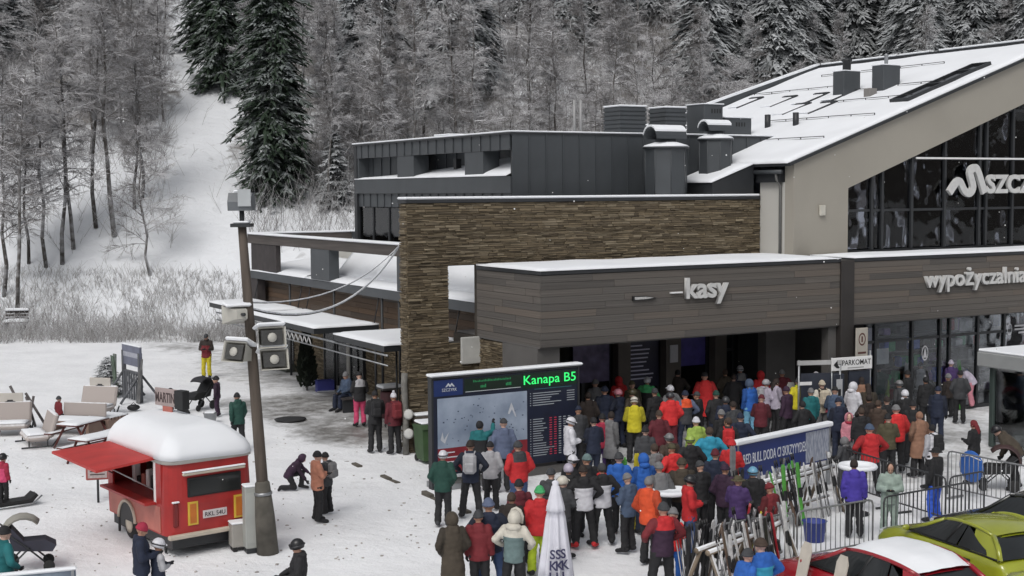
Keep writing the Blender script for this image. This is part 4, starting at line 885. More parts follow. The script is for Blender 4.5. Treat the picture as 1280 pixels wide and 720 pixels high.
# rear: window, lamps, plate, bumper
b = MB(); b.box(.42, 1.62, -.03, -.005, 1.2, 1.6, 0, None, .03); rwn = b.build('rear_window', BLACK, CRV); MB().box(.46, 1.58, -.04, -.031, 1.24, 1.56).build('pane', mat('dark_pane', (.02, .022, .022), .15, .1), rwn)
MB().box(.3, 1.7, -.1, -.02, 1.66, 1.72, 0, None, .02).build('window_rail', CRM, CRV); snowcap(CRV, .3, 1.7, -.11, -.02, 1.722, .03)
for x in (.42, 1.45):
    f = MB().box(x, x+.22, -.03, -.005, .62, 1.1).build('reflector_frame', mat('reflector_yellow', (.62, .42, .05), .5, .1), CRV); MB().box(x+.04, x+.18, -.036, -.031, .66, 1.06).build('reflector', mat('reflector_orange', (.5, .15, .02), .4, .15), f)
pt = MB().box(.75, 1.28, -.03, -.005, .72, .88).build('number_plate', mat('plate_pink_white', (.55, .5, .5), .5, .1), CRV); lettering('RKL 54U', pt, .79, 1.24, .755, .09, -.034, .002, 0, BLACK)
tl = MB(); tl.box(.1, .22, -.03, .02, .62, 1.12, 0, None, .03); tl = tl.build('tail_lamp', mat('tail_dark_red', (.16, .012, .012), .25, .2), CRV); snowcap(tl, .08, .24, -.05, .02, 1.122, .03)
MB().box(-.02, CW+.02, -.1, .02, .38, .47, 0, None, .02).build('bumper', CRM, CRV)
MB().box(.12, CW-.12, .1, CL-.2, .14, .42).build('chassis', METALD, CRV)  # box brought down low to deepen the shade under the caravan
for x in (.02, CW-.24):
    Mw = Matrix.Translation((x, 2.05, .33)) @ Matrix.Rotation(R(90), 4, 'Y'); wv = MB(); wv.lathe([(.2, 0), (.32, .02), (.33, .1), (.32, .2), (.2, .22)], 20, 0, Mw); wv = wv.build('wheel', RUBBER, CRV); MB().lathe([(.2, -.012), (.1, -.02)], 14, 0, Mw).build('rim', CRM, wv)
arch = MB(); am = [(2.05+.44*math.cos(R(180*k/10)), .42+.42*math.sin(R(180*k/10))) for k in range(11)]
arch.tube([(-.03, y, z) for y, z in am], .04, 6); arch.build('wheel_arch', CRM, CRV); ar2 = MB(); ar2.prism(am, 'x', -.032, -.022); ar2.build('arch_recess', BLACK, CRV)
for (x, y) in ((.12, CL-.5), (CW-.15, CL-.5), (.15, .5)): MB().tube([(x, y, 0), (x, y, .42)], .03, 6).build('support_leg', METALD, CRV)
# sign standing on the caravan roof
o = thing('roof_sign', 'dark framed board sign with pale lettering standing on the snowy caravan roof', 'sign', gz(210, 523, 2.42), R(-38)); o.scale = (.8, .8, .85)
MB().box(-.52, .44, -.03, .03, .32, .78, 0, None, .01).build('board', mat('sign_pinkgrey', (.33, .27, .26), .7, .15), o); MB().box(.44, .8, -.12, .12, .3, .78, 0, None, .01).build('side_box', BLACK, o)
lettering('MARTINI', o, -.48, .40, .42, .26, -.036, .004, .01, mat('sign_ink', (.06, .04, .04), .7, .1)); MB().box(-.2, .2, -.02, .02, .0, .32).build('stem', PINKP, o)
for y_ in (-.28, .28): MB().tube([(-.85, y_, .02), (.9, y_, .06)], .025, 5).build('runner', METALD, o)
# menu stand, picnic tables
o = thing('menu_stand', 'small red edged menu board on a single post in front of the caravan hatch', 'sign', gz(123, 628), R(12))
MB().tube([(0, 0, 0), (0, 0, .7)], .03, 6).build('post', METALD, o); mb = MB().box(-.27, .27, -.03, .03, .55, 1.2, 0, None, .02).build('board', mat('menu_red', (.3, .08, .07), .6, .15), o); MB().box(-.22, .22, -.036, -.031, .6, 1.15).build('sheet', mat('menu_sheet', (.42, .36, .35), .7, .2, 20), mb); snowcap(o, -.4, .4, -.14, .14, 1.22, .05)
rw = MB()
for k in range(6): rw.box(-.17, dr(.02, .18), -.041, -.037, 1.05-k*.075, 1.075-k*.075)
rw.build('text_rows', mat('sign_ink', (.06, .04, .04)), mb, kind='stuff')
WOODR = snowtop('snowy_redwood', (.13, .05, .045), lo=.6, hi=.95, namp=.5); PALW = snowtop('snowy_pallet', (.24, .17, .14), lo=.7, hi=1.0, namp=.5)
def picnic(label, p, rz):
    o = thing('picnic_table', label, 'table', p, rz, 'picnic tables behind the caravan hatch')
    for k in range(5): MB().box(-.75, .75, -.36+k*.145, -.36+k*.145+.135, .7, .735).build('board', WOODR, o)
    for sx in (-.55, .55):
        b = MB(); b.tube([(sx, -.62, 0), (sx, -.2, .7)], .035, 5); b.build('leg', WOODR, o); b = MB(); b.tube([(sx, .62, 0), (sx, .2, .7)], .035, 5); b.build('leg', WOODR, o)
    for y_ in (-.68, .68): MB().box(-.75, .75, y_-.12, y_+.12, .42, .46).build('bench_seat', WOODR, o)
    snowsheet(o, [(-.75, -.35, .737), (.75, -.35, .737), (.75, .36, .737), (-.75, .36, .737)], .05, 8, 6, .02, 'snow_cover')
picnic('red picnic table half hidden under the raised caravan hatch', gz(105, 590, .0)+Vector((0, 1.3, 0)), R(60)); picnic('farther red picnic table beyond the caravan hatch near the pallet seats', gz(88, 560)+Vector((.3, .3, 0)), R(70))
# ---- sun loungers and boards at the left
CREAM = snowtop('snowy_cushion', (.36, .32, .30), lo=.5, hi=.95, namp=.4); EMB = mat('emblem_dark', (.035, .033, .035), .7, .1)
def lounger(label, p, rz, board=True, w_=1.5):
    o = thing('garden_lounger', label, 'lounger', p, rz, 'snow covered loungers left of the caravan'); o.scale = (.86, .86, .9)
    b = MB(); b.box(-w_/2, w_/2, -.35, .45, .2, .42, 0, None, .08); b.build('seat', CREAM, o)
    M = Matrix.Translation((0, .45, .3)) @ Matrix.Rotation(R(-18), 4, 'X'); b = MB(); b.box(-w_/2, w_/2, -.09, .09, 0, .8, 0, M, .06); b.build('backrest', CREAM, o)
    for sx in (-1, 1):
        b = MB(); b.tube([(sx*w_/2, -.5, .04), (sx*w_/2, .5, .04), (sx*w_/2, .72, .3)], .03, 5); b.build('runner', METALD, o)
        for y_ in (-.25, .35): b = MB(); b.tube([(sx*w_/2, y_, .04), (sx*w_/2, y_, .25)], .025, 5); b.build('leg', METALD, o)
    snowsheet(o, [(-w_/2+.04, -.3, .421), (w_/2-.04, -.3, .421), (w_/2-.04, .36, .421), (-w_/2+.04, .36, .421)], .06, 8, 5, .03, 'snow_cover')
    if board:
        b = MB(); b.box(-.45, .45, .62, .68, .75, 1.35, 0, None, .01); b = b.build('board', mat('cream_board', (.48, .45, .41), .7, .08, 2), o)
        e = MB(); e.prism([(-.2, 1.05), (-.1, 1.08), (-.1, 1.12), (.1, 1.12), (.1, 1.08), (.2, 1.05), (.1, 1.02), (.1, .98), (-.1, .98), (-.1, 1.02)], 'y', .612, .619); e.build('emblem', EMB, b)
        for sx in (-.4, .4): MB().box(sx-.025, sx+.025, .64, .66, 0, .75).build('board_leg', PALW, o)
    return o
lounger('cream lounger with an emblem board behind it at the left edge', gz(6, 545)+Vector((0, .2, 0)), R(8))
lounger('low cream lounger without board, its back turned to the caravan hatch', gz(42, 556), R(-62), False, 1.5)
lounger('cream lounger with an emblem board behind the pallet seats', gz(112, 524)+Vector((-.1, .6, 0)), R(-14))
o = thing('pallet_seat', 'stack of snow covered pallet slats between the red tables and the lounger', 'seat', gz(133, 535), R(-25), None)
for k in range(6): MB().box(-.5, .5, -.45+k*.16, -.35+k*.16, .32, .4).build('slat', PALW, o)
for sx in (-.42, 0, .42): MB().box(sx-.05, sx+.05, -.45, .45, .02, .32).build('bearer', PALW, o)
snowsheet(o, [(-.5, -.45, .401), (.5, -.45, .401), (.5, .45, .401), (-.5, .45, .401)], .06, 8, 8, .03, 'snow_cover')
o = thing('pallet_seat', 'snow covered pallet bench just behind the open caravan hatch', 'seat', gz(95, 542), R(-15), None)
for k in range(5): MB().box(-.75, .75, -.4+k*.17, -.27+k*.17, .4, .45).build('slat', PALW, o)
for sx in (-.65, .65): MB().box(sx-.05, sx+.05, -.4, .4, .02, .4).build('bearer', PALW, o)
MB().box(-.75, .75, .42, .5, .5, .95, 0, Matrix.Rotation(R(-6), 4, 'X'), .03).build('backrest', CREAM, o); snowsheet(o, [(-.75, -.4, .452), (.75, -.4, .452), (.75, .4, .452), (-.75, .4, .452)], .06, 8, 6, .03, 'snow_cover')
def stick(name, label, cat, p, pts, mt_, r_=.03):
    o = thing(name, label, cat, p); MB().tube(pts, r_, 6).build('shaft', mt_, o); return o
o = thing('ski_rest', 'rough wooden ski rest with leaning poles beside the left lounger', 'rack', gz(38, 535))
for (a, e) in (((-.6, 0, 1.35), (.0, .05, .0)), ((-.15, .1, 1.1), (.55, -.1, .05)), ((-.1, 0, 1.0), (.05, .3, 0)), ((.1, .1, 1.0), (.0, -.3, 0))): b = MB(); b.tube([a, e], .045, 6); b.build('pole', mat('grey_pole', (.1, .09, .09), .8, .3, 4), o)
# ---- ski stand with banner behind the caravan
FR = gz(176, 503); FYAW = R(50)
o = thing('ski_stand', 'tall wooden ski stand with a grey banner across its top behind the caravan', 'rack', FR, R(-52))
GT = mat('grey_stand_timber', (.10, .105, .115), .8, .2, 3)
for x_ in (-1.45, 0.02): 
    MB().box(x_-.07, x_+.07, -.06, .06, 0, 1.75).build('post', GT, o)
    for s_ in (-1, 1): b = MB(); b.tube([(x_, s_*.75, .02), (x_, s_*.06, .95)], .045, 5); b.build('brace', GT, o)
MB().box(-1.45, .02, -.05, .05, .95, 1.05).build('rail', GT, o); MB().box(-1.38, -.05, .07, .13, .5, .58).build('rail', GT, o)
for k in range(6): MB().box(-1.3+k*.22, -1.22+k*.22, -.1, -.052, .05, 1.0).build('slat', GT, o)
bn = MB().box(-1.5, .1, -.04, .04, 1.25, 1.95).build('banner', mat('banner_greyblue', (.14, .15, .20), .6, .2, 2), o); MB().box(-1.4, .0, -.046, -.041, 1.55, 1.72).build('banner_stripe', mat('banner_pale', (.34, .35, .40), .6, .15, 9), bn); snowcap(o, -1.52, .12, -.06, .06, 1.952, .06)
for (dx, c_, tl_) in ((-1.7, (.06, .09, .06), .3), (-1.9, (.11, .13, .11), -.1), (.25, (.1, .1, .1), -.35)):
    b = MB(); ang = tl_; b.box(-.14, .14, -.02, .02, 0, 1.55, 0, Matrix.Translation((dx, -.2, .02)) @ Matrix.Rotation(ang*.4, 4, 'X') @ Matrix.Rotation(ang*.3, 4, 'Y'), .012)
    q = b.build('snowboard', pl('board_col%d' % int(c_[1]*1000), c_, var=.5, scale=4)); q.matrix_world = Matrix.Translation(FR) @ Mz(R(-52)); tag(q, {-1.7: 'dark green snowboard leaning on the left end of the wooden ski stand', -1.9: 'grey green snowboard leftmost at the wooden ski stand', .25: 'dark board leaning against the right post of the wooden ski stand'}[dx], 'snowboard')
o = thing('snowy_shrub', 'small snow dusted evergreen bush left of the wooden ski stand', 'shrub', gz(135, 492)); link('crown', FIR[1], NEEDS, o).scale = (.55, .55, .3); link('trunk', FIR[0], BARK, o).scale = (.5, .5, .3)
# ---- bench at the far left, thuja, terrace odds and ends
o = thing('park_bench', 'snow covered slatted bench at the foot of the wood, far left', 'bench', gz(20, 413), R(6))
SLT = snowtop('snowy_slat', (.05, .045, .042), lo=.55, hi=.8, namp=.3)
for k in range(3): MB().box(-.6, .6, -.3+k*.2, -.14+k*.2, .42, .47).build('slat', SLT, o)
for k in range(3): MB().box(-.6, .6, .33, .38, .55+k*.18, .68+k*.18).build('back_slat', SLT, o)
for x_ in (-.5, .5): MB().box(x_-.04, x_+.04, -.3, .38, 0, .42).build('leg', METALD, o)
snowsheet(o, [(-.62, -.32, .472), (.62, -.32, .472), (.62, .28, .472), (-.62, .28, .472)], .17, 6, 5, .02, 'snow_cover'); snowcap(o, -.62, .62, .27, .42, 1.042, .14)
TH_ = MB(); RB.seed(3)
for k in range(900):
    z = .15+2.05*RB.random()**.85; rr_ = .36*math.sin(math.pi*min(1, (z+.15)/2.6))**.6*(1.02-z/2.5)*1.35*rnd(.65, 1.0); a = rnd(0, 6.283); c = Vector((rr_*math.cos(a), rr_*math.sin(a), z)); n_ = Vector((math.cos(a), math.sin(a), 1.2)).normalized(); s_ = n_.orthogonal()*.05
    TH_.add([c-s_, c+s_, c+n_*rnd(.12, .22)], [(0, 1, 2)])
TH_.ell((0, 0, 1.0), (.24, .24, .9), 10, 8)
o = thing('columnar_thuja', 'slim dark columnar thuja beside the side wing doorway', 'shrub', gz(384, 488), 0); TH_.build('crown', mat('thuja_green', (.016, .022, .014), .9, .4, 8), o); MB().tube([(0, 0, 0), (0, 0, .4)], .05, 6).build('trunk', BARK, o)
o = thing('crate', 'blue plastic crate on the ground at the side wing doorway', 'crate', gz(406, 489), R(20)); b = MB(); b.box(-.32, .32, -.2, .2, 0, .04); b.box(-.32, .32, -.2, -.17, .04, .42); b.box(-.32, .32, .17, .2, .04, .42); b.box(-.32, -.29, -.17, .17, .04, .42); b.box(.29, .32, -.17, .17, .04, .42)
b.build('body', mat('crate_blue', (.035, .04, .20), .5, .1), o); MB().box(-.33, .33, -.215, -.201, .0, .05).build('rim', mat('crate_rim', (.35, .36, .4), .5, .1), o)
o = thing('terrace_bench', 'dark wooden bench by the side wing door where someone sits', 'bench', gz(430, 512), R(112)); 
for k in range(3): MB().box(-.7, .7, -.2+k*.14, -.08+k*.14, .42, .46).build('slat', TIMD, o)
for x_ in (-.6, .6): MB().box(x_-.04, x_+.04, -.2, .2, 0, .42).build('leg', METALD, o)
o = thing('litter_bin', 'dark red litter bin with a snow covered lid by the stone pillar', 'bin', gz(487, 522), R(30)); MB().lathe([(.26, 0), (.3, .05), (.3, .85), (.28, .88)], 14).build('body', mat('bin_darkred', (.07, .02, .025), .6, .2), o); MB().box(-.34, .34, -.26, .26, .95, 1.0).build('lid', GREYP, o); b = MB(); b.box(-.3, -.26, -.02, .02, .85, .95); b.build('lid_bracket', METALD, o); MB().box(.26, .3, -.02, .02, .85, .95).build('lid_bracket', METALD, o); snowcap(o, -.35, .35, -.27, .27, 1.002, .1)
o = thing('drain_pipe', 'knotted pale pipe wrapped against the stone pillar corner', 'pipe', w(-.18, -.12)); MB().tube([(0, 0, 0), (.02, 0, .9), (-.02, 0, 2.0), (0, 0, 2.3)], .09, 8).build('pipe', mat('pipe_grey', (.17, .165, .15), .7, .3, 5), o)
for z_ in (.6, 1.15): b = MB(); b.lathe([(.1, -.02), (.15, 0), (.1, .02)], 12, 0, Matrix.Translation((.1, -.1, z_)) @ Matrix.Rotation(R(80), 4, 'X')); b.build('coil', mat('coil_white', (.5, .5, .48), .6, .1), o)
def wheelie(label, p, col, rz):
    o = thing('waste_bin', label, 'bin', p, rz); b = MB(); b.add([(-.26, -.3, .08), (.26, -.3, .08), (.26, .3, .08), (-.26, .3, .08), (-.31, -.36, .95), (.31, -.36, .95), (.31, .36, .95), (-.31, .36, .95)], [(3, 2, 1, 0), (4, 5, 6, 7), (0, 1, 5, 4), (1, 2, 6, 5), (2, 3, 7, 6), (3, 0, 4, 7)]); b.build('body', col, o)
    b = MB(); b.prism([(-.4, .96), (.36, .96), (.36, 1.02), (-.3, 1.08)], 'x', -.33, .33); b.build('lid', col, o); snowcap(o, -.3, .3, -.28, .34, 1.07, .07)
    for x_ in (-.27, .2): MB().lathe([(.09, 0), (.09, .06)], 10, 0, Matrix.Translation((x_, .3, .09)) @ Matrix.Rotation(R(90), 4, 'Y')).build('wheel', RUBBER, o)
wheelie('dark brown wheeled bin with snow on its lid beside the stone pillar', gz(517, 566)+Vector((.25, .1, 0)), mat('bin_brown', (.06, .05, .04), .7, .2), R(25)); wheelie('green wheeled bin behind the left edge of the information board', gz(536, 577)+Vector((0, 0, 0)), mat('bin_green', (.035, .075, .025), .6, .2), R(25))
b = MB(); b.lathe([(.52, 0), (.52, .012), (.4, .02), (.0, .022)], 20); o = b.build('manhole_cover', mat('cast_iron', (.025, .025, .026), .6, .3, 12, .4, 30)); o.location = gz(363, 525)+Vector((0, 0, .03)); tag(o, 'round dark manhole cover in the snow beside the terrace', 'manhole')
o = thing('kerb', 'line of dark kerb stones poking out of the snow left of the information board', 'kerb', w(-1.95, -7.2), YAW)
KS = MB().box(-.07, .07, 0, .46, -.1, .07, 0, None, .012).mesh('kerb_stone')
KM = mat('kerb_concrete', (.10, .09, .075), .9, .3, 4, .3, 20)
for k in range(17):
    q = link('kerb_stone', KS, KM, o); q.location = (dr(-.015, .015), k*.48, dr(-.065, -.005)+(-.08 if k in (1, 2, 5, 6, 7, 10, 11, 12, 14, 15, 16) else 0)); q.rotation_euler = (dr(-.03, .03), dr(-.03, .03), dr(-.02, .02))
# ---- information board
IB = thing('information_board', 'large dark resort information board with piste map and green lit line on top', 'information board', w(-1.48, -4.4), YAW); IB.scale = (.945, 1, 1)
DKB = mat('board_navy', (.010, .014, .032), .35, .2, 2); MB().box(0, 4.5, -.08, .08, .3, 2.72).build('panel', DKB, IB)
for x_ in (-.06, 4.5): MB().box(x_, x_+.06, -.1, .1, -.05, 2.74).build('frame_post', METALD, IB)
MB().box(-.06, 4.56, -.12, .12, 2.742, 2.79).build('frame_top', METALD, IB); snowcap(IB, -.1, 4.66, -.15, .15, 2.792, .07)
MB().box(2.7, 4.5, -.02, .5, -.02, .2).build('foot', GREYP, IB); MB().box(-.02, 1.9, -.35, .3, -.02, .12).build('foot', STEEL, IB)
MB().box(.02, .88, -.086, -.081, 2.3, 2.7).build('header_panel', mat('header_blue', (.012, .03, .13), .4, .1), IB)
e = MB()
for k in range(2): e.prism([(.36+k*.1, 2.52), (.45+k*.1, 2.62), (.54+k*.1, 2.52), (.49+k*.1, 2.52), (.45+k*.1, 2.565), (.41+k*.1, 2.52)], 'y', -.09-.002*k, -.0865-.002*k)
e.build('emblem', mat('board_white', (.55, .58, .62), .5, .1), IB, kind='stuff')
lettering('SZCZYRK', IB, .26, .7, 2.41, .075, -.09, .002, .0, MATS['board_white'])
MB().box(.93, 2.72, -.086, -.081, 2.34, 2.68).build('led_strip', mat('led_black', (.006, .018, .010), .3, .2), IB)
MB().box(2.73, 4.48, -.086, -.081, 2.3, 2.69).build('led_screen', mat('led_green_black', (.004, .022, .010), .3, .2), IB)
LEDG = mat('led_green', (.03, .3, .08), .5, .0, emit=(.03, .9, .18), estr=1.0); LEDD = mat('led_dim', (.02, .12, .05), .5, .0, emit=(.03, .45, .14), estr=.22)
lettering('Kanapa B5', IB, 2.76, 4.44, 2.40, .31, -.09, .002, .002, LEDG)
r1 = MB(); 
for k in range(26): r1.box(1.2+k*.045, 1.225+k*.045, -.09, -.0865, 2.58, 2.58+dr(.03, .06))
for x_ in (1.42, 2.2): 
    for k in range(4): r1.box(x_+k*.045, x_+.03+k*.045, -.09, -.0865, 2.43, 2.43+dr(.05, .09))
r1.build('led_digits', LEDD, IB, kind='stuff')
MB().box(.96, 2.66, -.09, -.0865, 2.345, 2.36).build('white_rule', MATS['board_white'], IB)
mp = MB().box(.12, 2.86, -.088, -.082, .98, 2.24).build('piste_map', mat('map_blue', (.20, .26, .36), .5, .25, 1.2, c2=(.36, .42, .52)), IB)
mk = MB()
for k in range(46):
    x_, z_ = dr(.2, 2.75), dr(1.05, 2.15); mk.box(x_, x_+dr(.015, .05), -.092, -.089, z_, z_+dr(.01, .04))
mk.build('map_marks', mat('map_ink', (.05, .07, .12), .6, .2), mp, kind='stuff')
pk = MB(); pk.prism([(2.25, 1.7), (2.36, 1.98), (2.42, 1.85), (2.52, 1.6), (2.48, 1.6), (2.38, 1.8), (2.3, 1.68)], 'y', -.0935, -.0925); pk.prism([(.2, 1.2), (.26, 1.4), (.3, 1.2), (.45, 1.38), (.33, 1.1)], 'y', -.0935, -.0925)
pk.build('map_peak', mat('map_white', (.5, .52, .56), .6, .1), mp, kind='stuff')
rdp = MB().box(.12, 2.86, -.088, -.082, .36, .975).build('red_panel', mat('board_red', (.22, .02, .03), .45, .2, 2), IB)
lt = MB()
for k in range(4): lt.box(.2, .2+dr(.3, 1.1), -.092, -.089, .85-k*.12, .88-k*.12)
lt.build('text_rows', MATS['board_white'], rdp, kind='stuff')
tb = MB(); tr2 = MB()
for (z0, n_, w0) in ((2.14, 6, 1.0), (1.46, 10, .5), (.82, 6, .7)):
    for k in range(n_):
        tb.box(3.05, 3.05+w0*dr(.5, 1), -.086, -.082, z0-k*.062, z0+.02-k*.062); tb.box(2.96, 2.99, -.086, -.082, z0-k*.062, z0+.02-k*.062)
        if w0 > .9 and k < 5: tb.box(4.15, 4.4, -.086, -.082, z0-k*.062, z0+.02-k*.062)
        if w0 < .9:
            for j in range(5): (tr2 if j < 2 else tb).box(3.58+j*.15, 3.66+j*.15, -.086, -.082, z0-k*.062, z0+.024-k*.062)
tb.build('text_rows', mat('board_text', (.34, .37, .4), .6, .05), IB, kind='stuff'); tr2.build('red_text_rows', mat('board_text_red', (.5, .04, .08), .6, .05), IB, kind='stuff')
MB().box(3.1, 4.3, -.086, -.082, 2.25, 2.27).build('teal_rule', mat('teal_rule', (.03, .12, .14), .6, .05), IB)
for k in range(20): pass
# ---- closed parasol
o = thing('closed_parasol', 'folded white parasol with dark printed letters standing in the foreground', 'parasol', Vector((.72, 22.75, 0)), R(8))
MB().tube([(0, 0, 0), (0, 0, 2.42)], .03, 8).build('pole', STEEL, o); MB().box(-.35, .35, -.35, .35, 0, .08, 0, None, .02).build('base', METALD, o)
cn = MB(); rr = []
for (z, r_, am_) in ((.75, .25, .30), (1.0, .225, .30), (1.4, .185, .25), (1.8, .15, .18), (1.92, .135, .10), (1.925, .16, .05), (2.0, .15, .05), (2.35, .065, .03), (2.36, .05, 0), (2.42, .06, 0), (2.45, .02, 0)):
    rr.append([(r_*(1+am_*math.cos(8*a))*math.cos(a), r_*(1+am_*math.cos(8*a))*math.sin(a), z) for a in [2*math.pi*k/48 for k in range(48)]])
PWH = mat('parasol_white', (.62, .62, .68), .85, .06, 6, .15, 30); loft(cn, rr); cn.build('canopy', PWH, o)
for k, (a, s_) in enumerate(((-112, 'ꟻ'), (-90, 'S'), (-68, 'S'))):
    aa = R(a)
    for j, ch in enumerate('SKI'):
        me = text_mesh(ch, None, .16, .004, .02); q = link('printed_letter', me, mat('print_navy', (.03, .03, .08), .7, .1), o)
        z = 1.16-j*.19; rad = .265+.027*j; q.location = (rad*math.cos(aa)-.05, rad*math.sin(aa)-.02, z); q.rotation_euler = (R(-8), R(0), aa+R(90))
# ---- blue banner with slogan
bl = Vector((5.16, 30.9, 0)); br = Vector((7.92, 33.4, 0)); L_b = (br-bl).length; byaw = math.atan2(br.y-bl.y, br.x-bl.x)
o = thing('advertising_banner', 'blue slogan banner on a frame with thick snow along its top, beside the ski rack', 'banner', bl, byaw)
MB().box(0, L_b, -.03, .03, .62, 1.45).build('panel', mat('banner_blue', (.018, .035, .16), .45, .15, 1.5), o)
lettering('RED BULL DODA CI SKRZYYYDEŁ', o, .25, 2.72, .98, .24, -.036, .003, .004, mat('banner_white', (.6, .62, .68), .5, .05))
MB().box(2.7, L_b-.05, -.036, -.031, .66, 1.42).build('can_picture', mat('banner_silver', (.2, .24, .36), .4, .4, 8, c2=(.5, .53, .6), stretch=(6, 1, .7)), o); MB().box(1.4, 2.4, -.0365, -.0315, .6, .72).build('banner_stripe', MATS['banner_silver'], o)
for x_ in (.02, L_b-.06): MB().box(x_, x_+.05, -.05, .05, 0, 1.46).build('post', STEEL, o)
snowcap(o, -.06, L_b+.06, -.1, .1, 1.462, .12)
# ---- ski racks with skis
SKC = [('black', (.02, .02, .022)), ('white', (.55, .55, .55)), ('red', (.35, .02, .03)), ('green', (.08, .30, .05)), ('yellow', (.5, .42, .03)), ('blue', (.03, .08, .3)), ('grey', (.18, .18, .19)), ('orange', (.45, .12, .03)), ('teal', (.03, .2, .2)), ('brown', (.12, .08, .06))]
SKM = {n_: pl('ski_'+n_, c_, rough=.3, var=.3, scale=5) for n_, c_ in SKC}
def ski_mesh():
    b = MB(); P = [(-.04, 0), (.04, 0), (.033, .5), (.03, .85), (.038, 1.45), (.034, 1.58), (.015, 1.65), (-.015, 1.65), (-.034, 1.58), (-.038, 1.45), (-.03, .85), (-.033, .5)]
    b.prism(P, 'y', -.012, .012); return b.mesh('ski')
SKI = ski_mesh(); BND = MB().box(-.035, .035, -.075, -.013, .72, .98, 0, None, .015).mesh('binding')
def skis(p, rz, lean, col, label, group, tilt=0, s=1.0):
    o = thing('pair_of_skis', label, 'skis', p, rz, group); o.rotation_euler = (lean, tilt, rz); o.scale = (s, s, s)
    for k, (dx, dy) in enumerate(((-.03, 0), (.034, .035))):
        q = link('ski', SKI, SKM[col], o); q.location = (dx, dy, .01); bd = link('binding', BND, BLACK, q)
    return o
RAIL = snowtop('snowy_rail', (.2, .16, .12), lo=.1, hi=.5, namp=.3)
def ski_rack(label, a, b, n, seed, cols, glabel, h=1.0, skip=0.1, both=True):
    L_ = (b-a).length; ya = math.atan2(b.y-a.y, b.x-a.x); r = random.Random(seed)
    o = thing('ski_rack', label, 'ski rack', a, ya)
    for z_, y_ in ((h, .12), (h, -.12), (.3, 0)): MB().tube([(0, y_, z_), (L_, y_, z_)], .055 if z_ > .5 else .035, 8).build('rail', RAIL, o)
    for x_ in (.1, L_-.1):
        for s_ in (-1, 1): c = MB(); c.tube([(x_, s_*.5, 0), (x_, s_*.1, h)], .045, 6); c.build('leg', RAIL, o)
    for k in range(n):
        if r.random() < skip: continue
        s_ = r.choice((-1, 1)) if both else -1; x = .15+(L_-.3)*k/(n-1)+r.uniform(-.05, .05); loc = a + Mz(ya).to_3x3() @ Vector((x, s_*.42, 0)); c = r.choice(cols)
        skis(loc, ya+(0 if s_ < 0 else math.pi)+r.uniform(-.4, .4), R(-r.uniform(8, 17)), c, glabel[0].format(c), glabel[1], r.uniform(-.14, .14), r.uniform(.70, .86))
        if r.random() < .45:
            q = thing('ski_poles', glabel[2], 'ski poles', loc+Vector((r.uniform(-.1, .1), r.uniform(-.1, .1), 0)), r.uniform(0, 6), glabel[3]); q.rotation_euler = (R(-10), r.uniform(-.1, .1), ya)
            for dx in (-.04, .04):
                t_ = MB(); t_.tube([(dx, 0, 0), (dx, .0, 1.2)], .011, 5); t_ = t_.build('pole', SKM[r.choice(('black', 'grey', 'white'))], q); MB().tube([(dx, 0, 1.12), (dx, 0, 1.26)], .02, 6).build('grip', BLACK, t_)
    return o
ski_rack('long snow covered ski rack in front of the blue slogan banner', Vector((4.95, 28.4, 0)), Vector((7.3, 30.8, 0)), 30, 4, ['green', 'black', 'white', 'grey', 'brown', 'black', 'grey'], ('{0} skis leaning on the snowy rack by the slogan banner', 'skis on the rack by the slogan banner', 'ski poles leaning on the rack by the slogan banner', 'poles on the rack by the slogan banner'))
ski_rack('crowded ski rack behind the front barrier at the bottom of the picture', Vector((3.35, 23.6, 0)), Vector((4.75, 25.2, 0)), 34, 9, ['white', 'black', 'grey', 'white', 'grey', 'brown', 'black'], ('{0} skis standing in the crowded front rack', 'skis in the front rack', 'ski poles stuck in the crowded front rack', 'poles in the front rack'), .95, .05)
ski_rack('short ski rack between the front barrier and the red car', Vector((4.45, 24.9, 0)), Vector((5.25, 26.0, 0)), 18, 12, ['black', 'brown', 'yellow', 'grey', 'white', 'black', 'red'], ('{0} skis in the short rack by the red car', 'skis in the short rack by the car', 'ski poles in the short rack by the red car', 'poles in the short rack by the car'), .95, .1)
# ---- crowd barriers
BRM = mat('barrier_zinc', (.23, .235, .24), .45, .2, 5, metal=.5); BRD = mat('barrier_dark', (.05, .052, .056), .5, .2, 5, metal=.3)
def barrier(a, b, label, m_=BRM, h=1.1, group='crowd barriers round the parking bay'):
    L_ = (b-a).length; o = thing('crowd_barrier', label, 'barrier', a, math.atan2(b.y-a.y, b.x-a.x), group)
    f = MB(); f.tube([(0.02, 0, .04), (.02, 0, h-.12), (.05, 0, h-.03), (.14, 0, h), (L_-.14, 0, h), (L_-.05, 0, h-.03), (L_-.02, 0, h-.12), (L_-.02, 0, .04)], .021, 6); f.tube([(.02, 0, .22), (L_-.02, 0, .22)], .018, 6); f.build('frame', m_, o)
    n = max(4, int(L_/.125)); bm_ = MB().tube([(0, 0, .22), (0, 0, h)], .0095, 5).mesh('bar')
    for k in range(1, n): q = link('bar', bm_, m_, o); q.location = (L_*k/n, 0, 0)
    for x_ in (.25, L_-.25): MB().box(x_-.025, x_+.025, -.28, .28, 0, .04).build('foot', m_, o)
P1, P2 = Vector((3.74, 24.89, 0)), Vector((7.31, 26.95, 0))
barrier(P1, P1.lerp(P2, .49), 'galvanised barrier in front of the crowded ski rack, left of the front row'); barrier(P1.lerp(P2, .5), P2, 'galvanised barrier behind the snow roofed red car, right of the front row')
barrier(Vector((8.0, 32.4, 0)), Vector((8.72, 30.52, 0)), 'dark barrier beside the red jackets, farthest from the cars', BRD); barrier(Vector((8.74, 30.47, 0)), Vector((9.43, 28.94, 0)), 'dark barrier next to the man with blue trousers', BRD)
